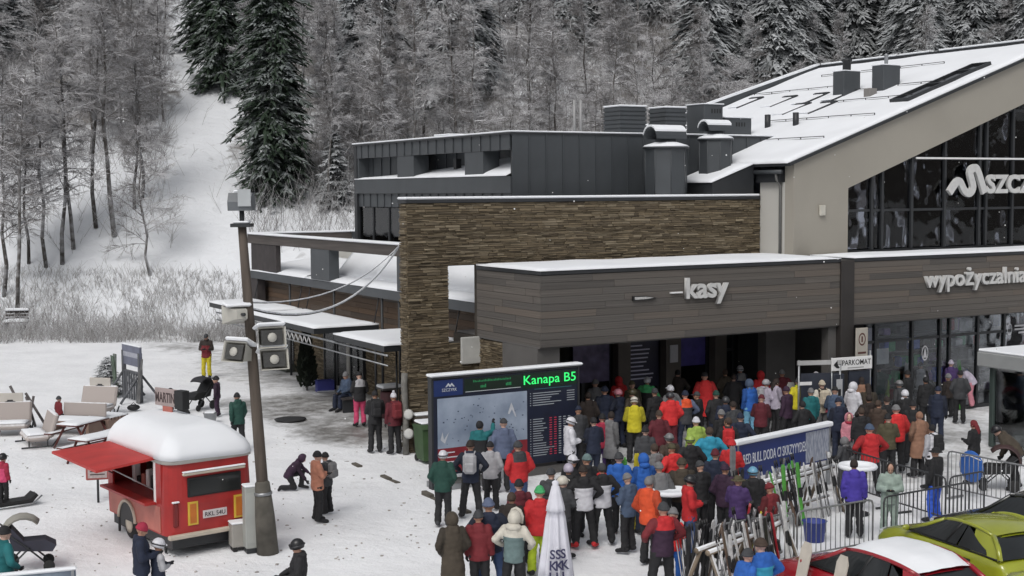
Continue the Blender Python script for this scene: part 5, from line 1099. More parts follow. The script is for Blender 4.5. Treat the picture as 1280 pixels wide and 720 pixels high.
barrier(Vector((7.55, 27.12, 0)), Vector((9.79, 28.5, 0)), 'dark barrier right behind the yellow green car', BRD); q0 = Vector((10.43, 31.98, 0)); q1 = Vector((11.9, 29.6, 0))
barrier(q0, q0.lerp(q1, .97), 'long barrier at the right with the blue saucer sledge hung on it')
barrier(Vector((9.5, 28.98, 0)), Vector((10.5, 29.6, 0)), 'short dark barrier turned inwards behind the yellow green car', BRD)
o = thing('saucer_sledge', 'round blue plastic saucer sledge hanging on the long barrier at the right', 'sledge', gz(1215, 583, .78), R(-62)); b = MB(); b.lathe([(0.001, .07), (.2, .06), (.36, 0), (.38, .02), (.36, .03), (.2, .09), (.001, .1)], 24, 0, Matrix.Rotation(R(90), 4, 'X')); b.build('dish', mat('sledge_blue', (.03, .12, .42), .4, .08), o); MB().tube([(-.3, -.05, .2), (0, -.09, .27), (.3, -.05, .2)], .012, 5).build('rope', WHITE, o)
# ---- cars
TYRE = RUBBER; CGL = mat('car_glass', (.022, .025, .027), .1, .3, 1.2, spec=.4); LAMPR = mat('tail_lamp_red', (.4, .015, .015), .2, .1)
def car(name, label, loc, yaw, col, L_=4.15, W_=1.76, H_=1.46, roofsnow=True, group=None):
    o = thing(name, label, 'car', loc, yaw, group); pt = pl('paint_%d_%d_%d' % tuple(int(q*100) for q in col), col, rough=.22, var=.1, scale=2, coat=.8)
    hw = W_/2; f, r = L_/2, -L_/2      # +y forward
    def sec(y, z0, z1, w0, w1, ws): return [(-w0, y, z0), (-ws, y, (z0+z1)*.52), (-w1, y, z1-.04), (-w1+.08, y, z1), (w1-.08, y, z1), (w1, y, z1-.04), (ws, y, (z0+z1)*.52), (w0, y, z0)]
    S = [sec(r, .42, .78, hw*.78, hw*.78, hw*.82), sec(r+.06, .28, .95, hw*.88, hw*.87, hw*.93), sec(r+.35, .22, .99, hw*.95, hw*.92, hw), sec(r+.95, .2, .98, hw*.96, hw*.94, hw), sec(0, .2, .95, hw*.96, hw*.95, hw), sec(f-1.25, .2, .94, hw*.96, hw*.94, hw), sec(f-.55, .22, .86, hw*.94, hw*.88, hw*.98), sec(f-.12, .3, .72, hw*.84, hw*.74, hw*.88), sec(f, .38, .6, hw*.66, hw*.6, hw*.7)]
    b = MB(); n = 8; vs = [p for s in S for p in s]; fs = [(i*n+k, i*n+(k+1) % n, (i+1)*n+(k+1) % n, (i+1)*n+k) for i in range(len(S)-1) for k in range(n)]; fs += [tuple(range(n)), tuple((len(S)-1)*n+k for k in range(n))[::-1]]
    b.add(vs, fs, 0, False); bo = b.build('body', pt, o)
    bo.data.polygons.foreach_set('use_smooth', [True]*len(bo.data.polygons)); md = bo.modifiers.new('round', 'SUBSURF'); md.levels = 2; md.render_levels = 2
    # greenhouse: roof skin, pillars, panes under an arched roof line
    base = {'r': (r+.10, hw*.86, .97), 'f': (f-1.15, hw*.9, .94)}; top = {'r': (r+.50, hw*.64), 'f': (f-2.0, hw*.66)}
    A = lambda k, s: Vector((s*base[k][1], base[k][0], base[k][2]))
    def rail(t, s): q = 2*t-1; return Vector((s*(top['r'][1]+(top['f'][1]-top['r'][1])*t+hw*.06*(1-q*q)), top['r'][0]+(top['f'][0]-top['r'][0])*t, H_-.03-(.10 if q < 0 else .09)*abs(q)**2.4))
    def belt(t, s): return A('r', s).lerp(A('f', s), t)
    T = lambda k, s: rail(0 if k == 'r' else 1, s)
    NR = 10; rm = MB(); vs_ = []
    for jj in range(NR+1):
        a_, b_2 = rail(jj/NR, -1), rail(jj/NR, 1)
        for ii in range(7): t_ = ii/6; p = a_.lerp(b_2, t_); p.z += .045*math.sin(math.pi*t_); p.y += .05*math.sin(math.pi*t_)*(1 if jj == NR else -1 if jj == 0 else 0); vs_.append(p)
    nv = len(vs_); fq = [(jj*7+ii, jj*7+ii+1, (jj+1)*7+ii+1, (jj+1)*7+ii) for jj in range(NR) for ii in range(6)]
    rm.add(vs_ + [p-Vector((0, 0, .05)) for p in vs_], fq + [tuple(nv+q for q in f_[::-1]) for f_ in fq], 0, True); rm.build('roof', pt, o)
    ct = .30 if W_ < 1.72 else .17
    for s in (-1, 1):
        q = MB(); q.tube([rail(k/NR, s) for k in range(NR+1)], .035, 6); q.build('roof_rail', pt, o)
        q = MB(); q.tube([A('f', s), belt(.97, s).lerp(rail(.99, s), .5), T('f', s)], .042, 6); q.build('pillar', pt, o)
        off = Vector((s*.006, 0, 0))
        def up(t): k_ = sstep(.04, ct+.16, t); return belt(t, s).lerp(rail(t, s), .15+.78*k_)
        cp_ = MB(); nn = 8                                    # rear quarter panel behind and over the tapering glass
        P0 = [belt(ct*k/nn, s) for k in range(nn+1)]; P1 = [rail(ct*k/nn, s) for k in range(nn+1)]
        cp_.add(P0+P1+[p-off*5 for p in P0+P1], [(k, k+1, nn+1+k+1, nn+1+k) for k in range(nn)] + [(2*nn+2+k, 3*nn+3+k, 3*nn+4+k, 2*nn+3+k) for k in range(nn)], 0, True); cp_.build('rear_quarter', pt, o)
        for (u0, u1) in ((ct*.45, ct+.13), (ct+.15, .55), (.57, .96)):
            m2 = 7; Lo = [belt(u0+(u1-u0)*k/m2, s)+Vector((0, 0, .02))+off for k in range(m2+1)]; Hi = [up(u0+(u1-u0)*k/m2)+off for k in range(m2+1)]
            q = MB(); q.add(Lo+Hi+[p-off*1.5 for p in Lo+Hi], [(k, k+1, m2+2+k, m2+1+k) for k in range(m2)] + [(2*m2+2+k, 3*m2+3+k, 3*m2+4+k, 2*m2+3+k) for k in range(m2)]); q.build('side_window', CGL, o)
        q = MB(); q.tube([belt(.56, s), rail(.56, s)], .028, 6); q.build('pillar', BLACK, o)
        q = MB(); q.tube([belt(k/6, s)+Vector((s*.012, 0, .0)) for k in range(7)], .014, 5); q.build('belt_trim', BLACK, o)
        q = MB(); q.tube([A('r', s), A('r', s).lerp(T('r', s), .5)+Vector((0, -.04, .0)), T('r', s)], .05, 6); q.build('pillar', pt, o)
        for y_ in (r+.78, f-.82):
            Mw = Matrix.Translation((s*(hw-.2) if s > 0 else -hw+.01, y_, .31)) @ Matrix.Rotation(R(90), 4, 'Y'); wv = MB(); wv.lathe([(.2, 0), (.3, .01), (.31, .1), (.3, .19), (.2, .2)], 18, 0, Mw); wv = wv.build('wheel', TYRE, o); MB().lathe([(.2, .19 if s > 0 else .01), (.08, .205 if s > 0 else -.005)], 12, 0, Mw).build('rim', STEEL, wv)
        q = MB(); c = A('f', s)+Vector((s*.1, -.1, .06)); q.ell(c, (.085, .05, .06), 10, 6); q.build('mirror', pt, o)
        q = MB(); q.box(-.11, .11, -.03, .06, -.09, .08, 0, Matrix.Translation((s*hw*.76, r+.12, .82)) @ Mz(s*.5), .03); q.build('tail_light', LAMPR, o)
        q = MB(); q.box(-.14, .14, -.05, .05, -.06, .06, 0, Matrix.Translation((s*hw*.66, f-.14, .64)) @ Mz(s*-.5), .02); q.build('headlight', mat('headlamp', (.4, .42, .44), .1, .1), o)
        for u_ in (.3, .62): q = MB(); p = A('r', s).lerp(A('f', s), u_); q.box(-.015, .015, -.09, .09, -.015, .015, 0, Matrix.Translation(p+Vector((s*.09, 0, -.14)))); q.build('door_handle', BLACK, o)
    for k, nm in (('r', 'rear_window'), ('f', 'windscreen')):
        P = [A(k, -1)*1.0, A(k, 1), T(k, 1)-Vector((0, 0, .02)), T(k, -1)-Vector((0, 0, .02))]; e = Vector((0, .008 if k == 'f' else -.008, 0)); q = MB(); q.add(P+[p-e for p in P], [(0, 1, 2, 3), (7, 6, 5, 4), (0, 4, 5, 1), (1, 5, 6, 2), (2, 6, 7, 3), (3, 7, 4, 0)]); q.build(nm, CGL, o)
    q = MB(); q.box(-.26, .26, -.012, .012, -.05, .06, 0, Matrix.Translation((0, r-.012, .66))); q.build('number_plate', WHITE, o)
    q = MB(); q.box(-hw*.86, hw*.86, r+.25, f-1.3, .93, .95); q.build('cabin_floor', BLACK, o)
    for x_ in (-.36, .36):
        for y_ in (-.1, -1.0): q = MB(); q.box(x_-.22, x_+.22, y_-.07, y_+.07, .7, 1.22, 0, None, .05); q.build('seat_back', BLACK, o)
    if roofsnow:
        q = MB(); nx, ny = 10, 18; vs = []
        for j in range(ny+1):
            t = j/ny
            for i in range(nx+1):
                k = i/nx; p = rail(t, -1).lerp(rail(t, 1), k); e = min(1, 5*k, 5*(1-k))*min(1, 6*t, 6*(1-t)); p.z += .045*math.sin(math.pi*k)+.012+.075*e+noise.noise((p.x*3, p.y*3, 5))*.022; p.y += (.06 if t > .9 else -.06 if t < .1 else 0)*math.sin(math.pi*k); p.x += noise.noise((p.y*4, i*.1, 2))*.03*(abs(k-.5) > .45); vs.append(p)
        q.add(vs, [(j*(nx+1)+i, j*(nx+1)+i+1, (j+1)*(nx+1)+i+1, (j+1)*(nx+1)+i) for j in range(ny) for i in range(nx)], 0, True); q.build('roof_snow', SNOWR, o)
    return o
CY = R(25.5)
car('parked_car', 'red hatchback with thick snow on its roof parked at the front', Vector((6.16, 22.45, 0)), CY, (.30, .012, .02))
car('parked_car', 'yellow green hatchback parked behind the snow roofed red car', Vector((8.45, 24.75, 0)), R(20), (.30, .33, .025), 3.8, 1.7, 1.42, roofsnow=False)
car('parked_car', 'dark car at the right edge next to the yellow green one', Vector((10.15, 25.6, 0)), CY+R(6), (.015, .017, .015), 4.4, 1.84, 1.62, False)
c0 = Vector((6.16, 22.45, 0)); fwd_ = Mz(CY).to_3x3() @ Vector((0, 1, 0)); lft = Mz(CY).to_3x3() @ Vector((-1, 0, 0))
for (df, col, lab) in ((.75, 'white', 'pale board leaning against the door of the red car'), (-.2, 'white', 'second white board leaning on the side of the red car')):
    p = c0+fwd_*df+lft*1.2; b = MB(); b.prism([(-.14, .12), (-.08, .02), (.08, .02), (.14, .12), (.13, .75), (.14, 1.25), (.08, 1.38), (-.08, 1.38), (-.14, 1.25), (-.13, .75)], 'y', -.012, .012); q = b.build('snowboard', pl('board_cream', (.5, .46, .4), var=.15)); q.location = p; q.rotation_euler = (R(-14), 0, CY+R(-90)); tag(q, lab, 'snowboard')
# ---- shelter, signs, gate by the rental shop
sh = gz(1240, 558); o = thing('glass_shelter', 'flat roofed shelter with dark green post and glass panels at the right edge', 'shelter', sh, R(28))
SHG = mat('shelter_green', (.035, .05, .045), .5, .15)
MB().box(-.08, .08, -.08, .08, 0, 2.3, 0, None, .02).build('post', SHG, o); MB().box(3.3, 3.46, -.08, .08, 0, 2.3, 0, None, .02).build('post', SHG, o); MB().box(-.08, .08, -2.16, -2.0, 0, 2.3, 0, None, .02).build('post', SHG, o); MB().box(3.3, 3.46, -2.16, -2.0, 0, 2.3, 0, None, .02).build('post', SHG, o)
MB().box(-.3, 3.8, -2.5, .35, 2.3, 2.72, 0, None, .03).build('roof', mat('shelter_grey', (.27, .28, .28), .6, .08, 2), o); snowcap(o, -.28, 3.78, -2.48, .33, 2.722, .08)
SHP = glass('shelter_glass', (.72, .78, .78), .05, .08); MB().box(.09, 3.29, -.012, .012, .15, 2.2).build('pane', SHP, o); MB().box(-.012, .012, -1.99, -.09, .15, 2.2).build('pane', SHP, o)
sg = w(11.95, -4.3); o = thing('parking_meter_sign', 'white sign reading PARKOMAT above the ticket machine beside the dark post', 'sign', sg, R(24))
for x_ in (-.02, 1.4): MB().tube([(x_, 0, 0), (x_, 0, 2.5 if x_ > 1 else 2.35)], .035, 6).build('post', STEEL, o)
b = MB().box(-.08, 1.42, -.08, -.04, 1.95, 2.34, 0, None, .01).build('panel', WHITE, o); lettering('PARKOMAT', b, .3, 1.36, 2.1, .16, -.084, .003, .006, BLACK); e = MB(); e.prism([(-.02, 2.13), (.1, 2.24), (.22, 2.24), (.14, 2.13), (.22, 2.03), (.1, 2.03)], 'y', -.086, -.081); e.build('arrow', BLACK, b)
MB().box(.5, 1.1, -.0835, -.0805, 2.0, 2.03).build('small_line', mat('sign_grey', (.3, .3, .3), .6, .1), b)
mc = MB().box(.0, .38, -.1, .22, 0, 1.85, 0, None, .02).build('ticket_machine', mat('machine_dark', (.03, .035, .05), .4, .2), o); MB().box(.08, .3, -.106, -.101, 1.0, 1.7).build('machine_front', mat('machine_white', (.45, .46, .48), .5, .1), mc); MB().box(.14, .24, -.112, -.107, 1.2, 1.4).build('slot', BLACK, mc)
MB().box(.6, 1.38, -.03, .03, .3, 1.9).build('side_panel', mat('machine_dark', (.03, .035, .05)), o)
o = thing('notice_sign', 'small cream notice sign with a red symbol fixed beside the dark corner post', 'sign', w(13.4, -3.75), YAW); b = MB().box(0, .5, -.04, 0, 2.0, 3.1, 0, None, .01).build('panel', mat('notice_cream', (.42, .39, .34), .6, .1), o)
b2 = MB()
for k in range(18):
    a0, a1 = 2*math.pi*k/18, 2*math.pi*(k+1)/18; b2.add([(.25+rr_*.15*math.cos(q_), -.045, 2.75+rr_*.2*math.sin(q_)) for q_, rr_ in ((a0, 1), (a1, 1), (a1, .75), (a0, .75))], [(3, 2, 1, 0)])
b2.box(.22, .28, -.046, -.042, 2.66, 2.84); b2.build('symbol', mat('symbol_dark', (.09, .03, .025), .6, .1), b, kind='stuff'); MB().box(.08, .42, -.044, -.041, 2.3, 2.36).build('text_line', MATS['symbol_dark'], b)
o = thing('gate_frame', 'pale bar gate frame in front of the dark passage left of the sign', 'gate', w(10.95, -3.95), YAW-R(20))
MB().tube([(0, 0, 0), (0, 0, 2.3)], .035, 6).build('post', STEEL, o); MB().tube([(1.3, 0, 0), (1.3, 0, 2.2)], .035, 6).build('post', STEEL, o); MB().box(-.05, 1.35, -.04, .04, 2.15, 2.28).build('cross_bar', mat('bar_pale', (.4, .4, .4), .6, .1), o); q = MB(); q.box(.05, 1.25, -.02, .02, .4, 1.9); q.build('panel', MATS['machine_dark'], o); MB().box(.0, .4, -.03, -.021, 1.55, 1.65).build('arrow_bar', WHITE, o)
# ---- high tables with snow rims, sledges, blue tubs
for (px, py, lab) in ((1072, 584, 'round high table with a white snow rim beside the ski rack'), (837, 615, 'round high table with a white rim behind the man in the red jacket')):
    o = thing('high_table', lab, 'table', gz(px, py, 1.08)*1.0, 0); o.location.z = 0
    MB().lathe([(.28, 0), (.28, .03), (.04, .06), (.04, 1.05), (.4, 1.06), (.42, 1.09)], 20).build('stand', METALD, o); b = MB(); b.lathe([(.43, 1.06), (.45, 1.1), (.42, 1.15), (.33, 1.15), (.3, 1.1)], 24); b.build('snow_rim', SNOWR, o)
o = thing('sledge', 'black plastic sledge with pale runners lying in the snow at the left edge', 'sledge', gz(16, 632), R(-50)); b = MB(); b.prism([(-.5, .12), (-.35, .05), (.4, .05), (.55, .2), (.5, .26), (.35, .14), (-.3, .14), (-.35, .35), (-.5, .38)], 'x', -.2, .2); b.build('shell', BLACK, o)
for x_ in (-.24, .24): MB().tube([(x_, -.5, .03), (x_, .4, .03), (x_, .62, .2)], .022, 5).build('runner', STEEL, o)
o = thing('bucket', 'small grey bucket standing in the snow near the green jacketed walker', 'bucket', gz(263, 528), 0); MB().lathe([(.17, 0), (.22, .3), (.24, .31)], 14).build('pail', mat('bucket_grey', (.3, .31, .32), .5, .15), o); snowcap(o, -.16, .16, -.16, .16, .31, .04); MB().tube([(-.22, 0, .28), (0, -.18, .1), (.22, 0, .28)], .01, 5).build('handle', METALD, o)
o = thing('ground_banner', 'white topped banner fence in the bottom left corner', 'banner', Vector((-9.6, 22.0, 0)), math.atan2(22.78-22.41, 1.03)); MB().box(0, 2.2, -.03, .03, .1, .95).build('panel', mat('banner_mixed', (.07, .11, .2), .5, .6, 1.2, c2=(.3, .36, .42)), o); snowcap(o, -.03, 2.22, -.06, .06, .952, .06)
for x_ in (.03, 2.12): MB().box(x_, x_+.05, -.045, .045, 0, .95).build('post', STEEL, o)
o = thing('small_bag', 'dark bag lying in the snow beside the wooden ski stand', 'bag', gz(167, 513), .4); b = MB(); b.ell((0, 0, .1), (.22, .14, .11), 10, 6); b.build('bag', BLACK, o); MB().tube([(-.1, 0, .18), (0, 0, .27), (.1, 0, .18)], .012, 5).build('strap', BLACK, o)
o = thing('blue_tub', 'blue plastic tub standing behind the front barrier by the ski rack', 'tub', gz(1018, 676), 0); MB().lathe([(.2, 0), (.25, .42), (.27, .43), (.23, .42), (.19, .03)], 16).build('tub', mat('tub_blue', (.03, .05, .25), .5, .1), o)
# snowboard standing upright among the queue
o = thing('snowboard', 'grey white snowboard with dark lettering held upright in the queue', 'snowboard', gz(988, 541), R(14)); b = MB(); b.prism([(-.15, .14), (-.08, .0), (.08, .0), (.15, .14), (.13, .75), (.15, 1.4), (.08, 1.55), (-.08, 1.55), (-.15, 1.4), (-.13, .75)], 'y', -.012, .012); b.build('deck', mat('board_greywhite', (.3, .3, .29), .5, .35, 5), o)
me = text_mesh('BURTON', 1.1, .2, .003, .01); q = link('lettering', me, mat('board_ink', (.06, .06, .06), .5, .1), o); q.rotation_euler = (0, R(-90), 0); q.location = (.1, -.016, .25)
# ---- prams
def wheel_(o, x, y, r_, name='wheel'):
    Mw = Matrix.Translation((x-.02, y, r_)) @ Matrix.Rotation(R(90), 4, 'Y'); wv = MB(); wv.lathe([(r_*.8, 0), (r_, .01), (r_, .04), (r_*.8, .05)], 14, 0, Mw); wv = wv.build(name, RUBBER, o); MB().lathe([(r_*.8, .012), (.02, .012)], 10, 0, Mw).build('hub', STEEL, wv)
def pram(label, p, rz, hood, seat):
    o = thing('pram', label, 'pram', p, rz, None)
    for x_ in (-.26, .26):
        wheel_(o, x_, -.35, .15); wheel_(o, x_, .35, .11)
        b = MB(); b.tube([(x_*.9, .35, .12), (x_*.9, -.1, .55), (x_*.9, -.65, 1.0)], .018, 6); b.build('frame_bar', METALD, o); b = MB(); b.tube([(x_*.9, -.35, .16), (x_*.9, .0, .5)], .018, 6); b.build('frame_bar', METALD, o)
    MB().tube([(-.24, -.65, 1.0), (.24, -.65, 1.0)], .022, 6).build('handle', BLACK, o)
    b = MB(); b.prism([(-.3, .45), (.42, .38), (.5, .5), (.3, .62), (-.1, .62), (-.32, .9), (-.42, .85)], 'x', -.22, .22); b.build('seat', seat, o)
    h_ = MB(); vs = []; n1, n2 = 9, 8
    for j in range(n1):
        a = R(-10+150*j/(n1-1))
        for k in range(n2): t = k/(n2-1)*2-1; vs.append((t*.27, -.12-.42*math.cos(a)*(1-.12*t*t), .72+.42*math.sin(a)*(1-.12*t*t)))
    m2 = len(vs); vs += [(x*.93, -.12+(y+.12)*.93, .72+(z-.72)*.93) for x, y, z in vs]
    fs = [(j*n2+k, j*n2+k+1, (j+1)*n2+k+1, (j+1)*n2+k) for j in range(n1-1) for k in range(n2-1)]; fs += [tuple(m2+i for i in f[::-1]) for f in fs]
    for j in range(n1-1):
        for k in (0, n2-1): fs.append((j*n2+k, (j+1)*n2+k, m2+(j+1)*n2+k, m2+j*n2+k))
    for k in range(n2-1):
        for j in (0, n1-1): fs.append((j*n2+k, j*n2+k+1, m2+j*n2+k+1, m2+j*n2+k))
    h_.add(vs, fs, 0, True); h_.build('hood', hood, o)
    return o
pram('black pram standing in front of the person in yellow ski trousers', gz(250, 512), R(150), mat('pram_black', (.02, .02, .024), .7, .3), BLACK)
pram('pram with a light grey hood beside the person in the teal jacket', gz(38, 712), R(-70), mat('pram_grey', (.27, .26, .23), .8, .15), mat('pram_dark', (.03, .03, .045), .7, .2))
pram('pram with a dark red hood in the queue beside the person in beige', gz(1044, 556), R(160), mat('pram_red', (.16, .015, .03), .7, .15), mat('pram_navy', (.014, .015, .035), .7, .2))
pram('dark pushchair behind the long barrier at the right edge', gz(1248, 612), R(70), mat('pram_brown', (.05, .025, .025), .7, .3), BLACK)
# clods of snow and grit too many to count; falling flakes
cl = MB()
for k in range(300):
    p = gz(dr(0, 560), dr(520, 715)); u_, v_ = uvof(p.x, p.y)
    if u_ > 0: continue
    r_ = dr(.008, .03); cl.ell((p.x, p.y, .01+fz(p.x, p.y)), (r_*dr(.8, 1.8), r_*dr(.8, 1.8), r_*.7), 5, 3)
o = cl.build('grit', mat('snow_grit', (.36, .34, .32), .9, .5, 3), kind='stuff'); o['label'] = 'small dark clods and grit scattered over the trodden snow'
fk = MB()
for k in range(150):
    y = dr(16, 45); x = dr(-.4, .4)*y; fk.ell((x, y, dr(.4, 11)), (.011, .011, .011), 5, 4)
o = fk.build('snowflakes', WHITE, kind='stuff'); o['label'] = 'sparse snowflakes falling in front of the lodge'
# ------------------------------------------------------------------ people
RP = random.Random(77)
def ax_frame(a, b):
    d = (b-a); L = d.length; d = d/L if L > 1e-6 else Vector((0, 0, 1)); x = d.orthogonal().normalized(); return d, x, d.cross(x)
def capsule(mb, a, b, ra, rb, n=10):
    a, b = Vector(a), Vector(b); d, x, y = ax_frame(a, b); P = []
    for k in range(3): t = R(-90+30*k+1e-3); P.append((a+d*ra*math.sin(t), ra*max(.02, math.cos(t))))
    P.append((a, ra)); P.append((b, rb))
    for k in range(1, 4): t = R(30*k-1e-3); P.append((b+d*rb*math.sin(t), rb*max(.02, math.cos(t))))
    o = len(mb.v)
    for c, r in P:
        for k in range(n): mb.v.append(tuple(c+(x*math.cos(2*math.pi*k/n)+y*math.sin(2*math.pi*k/n))*r))
    m_ = len(P)
    for i in range(m_-1):
        for k in range(n): mb.f.append((o+i*n+k, o+i*n+(k+1) % n, o+(i+1)*n+(k+1) % n, o+(i+1)*n+k))
    mb.f.append(tuple(o+k for k in range(n))[::-1]); mb.f.append(tuple(o+(m_-1)*n+k for k in range(n)))
    mb.mi = [0]*len(mb.f); mb.sm = [True]*len(mb.f)
def remesh(mb, vox, smooth=2, dec=None, wr=0, seed=0):
    me = mb.mesh('tmp'); o = bpy.data.objects.new('tmp', me); COL.objects.link(o)
    md = o.modifiers.new('r', 'REMESH'); md.mode = 'VOXEL'; md.voxel_size = vox; md.use_smooth_shade = True
    if smooth: s = o.modifiers.new('s', 'SMOOTH'); s.iterations = smooth; s.factor = .5
    if dec: d = o.modifiers.new('d', 'DECIMATE'); d.ratio = dec
    out = bpy.data.meshes.new_from_object(o.evaluated_get(bpy.context.evaluated_depsgraph_get()))
    bpy.data.objects.remove(o); bpy.data.meshes.remove(me)
    if wr:
        for v in out.vertices:
            c = v.co; k = noise.noise((c.x*9+seed, c.y*9, c.z*16))*.7 + noise.noise((c.x*22, c.y*22+seed, c.z*30))*.3; v.co = c + v.normal*k*wr
    return out
def rotx(p, piv, a): return piv + Matrix.Rotation(-a, 3, 'X') @ (p-piv)
class Skel: pass
def skel(pose, kid):
    s = Skel(); V = Vector; hs = 1.28 if kid else 1.0
    s.pel = V((0, 0, .95)); s.waist = V((0, 0, 1.08)); s.chest = V((0, .0, 1.30)); s.nb = V((0, -.01, 1.46)); s.head = V((0, .025, 1.62)) ; s.hs = hs
    s.sh = [V((sx*.175, 0, 1.42)) for sx in (-1, 1)]; s.el = [V((sx*.235, -.03, 1.15)) for sx in (-1, 1)]; s.wr = [V((sx*.245, .05, .90)) for sx in (-1, 1)]
    s.hip = [V((sx*.095, 0, .92)) for sx in (-1, 1)]; s.kn = [V((sx*.11, .025, .50)) for sx in (-1, 1)]; s.an = [V((sx*.125, -.02, .09)) for sx in (-1, 1)]; s.toe = [V((sx*.15, .17, .035)) for sx in (-1, 1)]
    s.hy = 0; s.hp = 0; bend = 0
    if pose == 'pockets': s.el = [V((sx*.29, -.07, 1.16)) for sx in (-1, 1)]; s.wr = [V((sx*.20, .09, .99)) for sx in (-1, 1)]
    elif pose == 'phone': s.el = [V((sx*.25, .02, 1.15)) for sx in (-1, 1)]; s.wr = [V((sx*.07, .26, 1.17)) for sx in (-1, 1)]; s.hp = .35
    elif pose == 'hold': s.el[1] = V((.27, .05, 1.16)); s.wr[1] = V((.24, .27, 1.22)); s.kn[0].y += .04
    elif pose == 'look': s.hy = .9; s.el = [V((sx*.27, -.05, 1.16)) for sx in (-1, 1)]; s.wr = [V((-.17, .12, .98)), V((.25, .0, .92))]
    elif pose == 'cross': s.el = [V((sx*.26, .06, 1.17)) for sx in (-1, 1)]; s.wr = [V((.06, .24, 1.2)), V((-.06, .22, 1.16))]; s.hy = -.5
    elif pose == 'point': s.el[1] = V((.25, .22, 1.46)); s.wr[1] = V((.16, .42, 1.62)); s.hp = -.15
    elif pose == 'wide': s.el = [V((sx*.36, -.04, 1.2)) for sx in (-1, 1)]; s.wr = [V((sx*.26, .14, 1.05)) for sx in (-1, 1)]; s.an = [V((sx*.2, -.02, .09)) for sx in (-1, 1)]; s.kn = [V((sx*.155, .03, .5)) for sx in (-1, 1)]; s.toe = [V((sx*.26, .16, .035)) for sx in (-1, 1)]
    elif pose == 'walk':
        s.kn = [V((-.1, .2, .53)), V((.1, -.02, .5))]; s.an = [V((-.11, .24, .1)), V((.11, -.33, .15))]; s.toe = [V((-.12, .44, .06)), V((.12, -.17, .035))]
        s.el = [V((-.24, -.14, 1.17)), V((.24, .05, 1.16))]; s.wr = [V((-.24, -.12, .93)), V((.23, .26, 1.0))]; bend = .1
    elif pose == 'bend': bend = .75; s.el = [V((sx*.23, .10, 1.2)) for sx in (-1, 1)]; s.wr = [V((sx*.15, .32, 1.1)) for sx in (-1, 1)]; s.kn = [V((sx*.12, .06, .5)) for sx in (-1, 1)]; s.hp = .1
    elif pose == 'kneel': dz = V((0, 0, -.42)); bend = .7; s.hp = .2
    elif pose == 'sit': pass
    up = ['pel', 'waist', 'chest', 'nb', 'head']
    if bend:
        pv = s.pel.copy()
        for k in up[1:]: setattr(s, k, rotx(getattr(s, k), pv, bend*(0.6 if k == 'waist' else 1)))
        for arr in (s.sh, s.el, s.wr):
            for i in (0, 1): arr[i] = rotx(arr[i], pv, bend)
        s.hp -= 0
    if pose in ('kneel', 'sit'):
        dz = Vector((0, 0, -.45))
        for k in up: setattr(s, k, getattr(s, k)+dz)
        for arr in (s.sh, s.el, s.wr, s.hip):
            for i in (0, 1): arr[i] = arr[i]+dz
        if pose == 'kneel':
            s.kn = [V((-.13, .42, .52)), V((.12, .18, .09))]; s.an = [V((-.13, .36, .09)), V((.12, -.27, .1))]; s.toe = [V((-.14, .55, .035)), V((.13, -.32, .04))]
            s.wr = [V((-.15, .62, .5)), V((.15, .55, .32))]; s.el = [(s.sh[i]*.55+s.wr[i]*.45)+V((0, -.05, 0)) for i in (0, 1)]
        else:
            s.kn = [V((sx*.13, .43, .5)) for sx in (-1, 1)]; s.an = [V((sx*.14, .45, .09)) for sx in (-1, 1)]; s.toe = [V((sx*.16, .64, .035)) for sx in (-1, 1)]
            s.wr = [V((sx*.1, .32, .62)) for sx in (-1, 1)]; s.el = [V((sx*.25, .04, .72)) for sx in (-1, 1)]; s.hp = .2
    s.bend = bend
    if kid: s.head = s.nb + (s.head-s.nb)*1.12
    s.M = Matrix.Translation(s.head) @ Matrix.Rotation(s.hy, 4, 'Z') @ Matrix.Rotation(-s.hp-bend*.55, 4, 'X') @ Matrix.Scale(hs, 4)
    return s
def ringtube(mb, C, rx, ry, Y=None, n=16):
    """elliptical rings along the spine points C (x axis is world x)"""
    o = len(mb.v)
    for i, c in enumerate(C):
        d = (C[min(i+1, len(C)-1)]-C[max(i-1, 0)]).normalized(); x = Vector((1, 0, 0)); y = d.cross(x).normalized()
        for k in range(n): a = 2*math.pi*k/n; mb.v.append(tuple(c+x*rx[i]*math.cos(a)+y*ry[i]*math.sin(a)))
    m_ = len(C)
    for i in range(m_-1):
        for k in range(n): mb.f.append((o+i*n+k, o+i*n+(k+1) % n, o+(i+1)*n+(k+1) % n, o+(i+1)*n+k))
    mb.f.append(tuple(o+k for k in range(n))[::-1]); mb.f.append(tuple(o+(m_-1)*n+k for k in range(n))); mb.mi = [0]*len(mb.f); mb.sm = [True]*len(mb.f)
PC = {}
def fem(mb, M, c, r, n=12, m_=8): mb.ell(c, r, n, m_, 0, M)
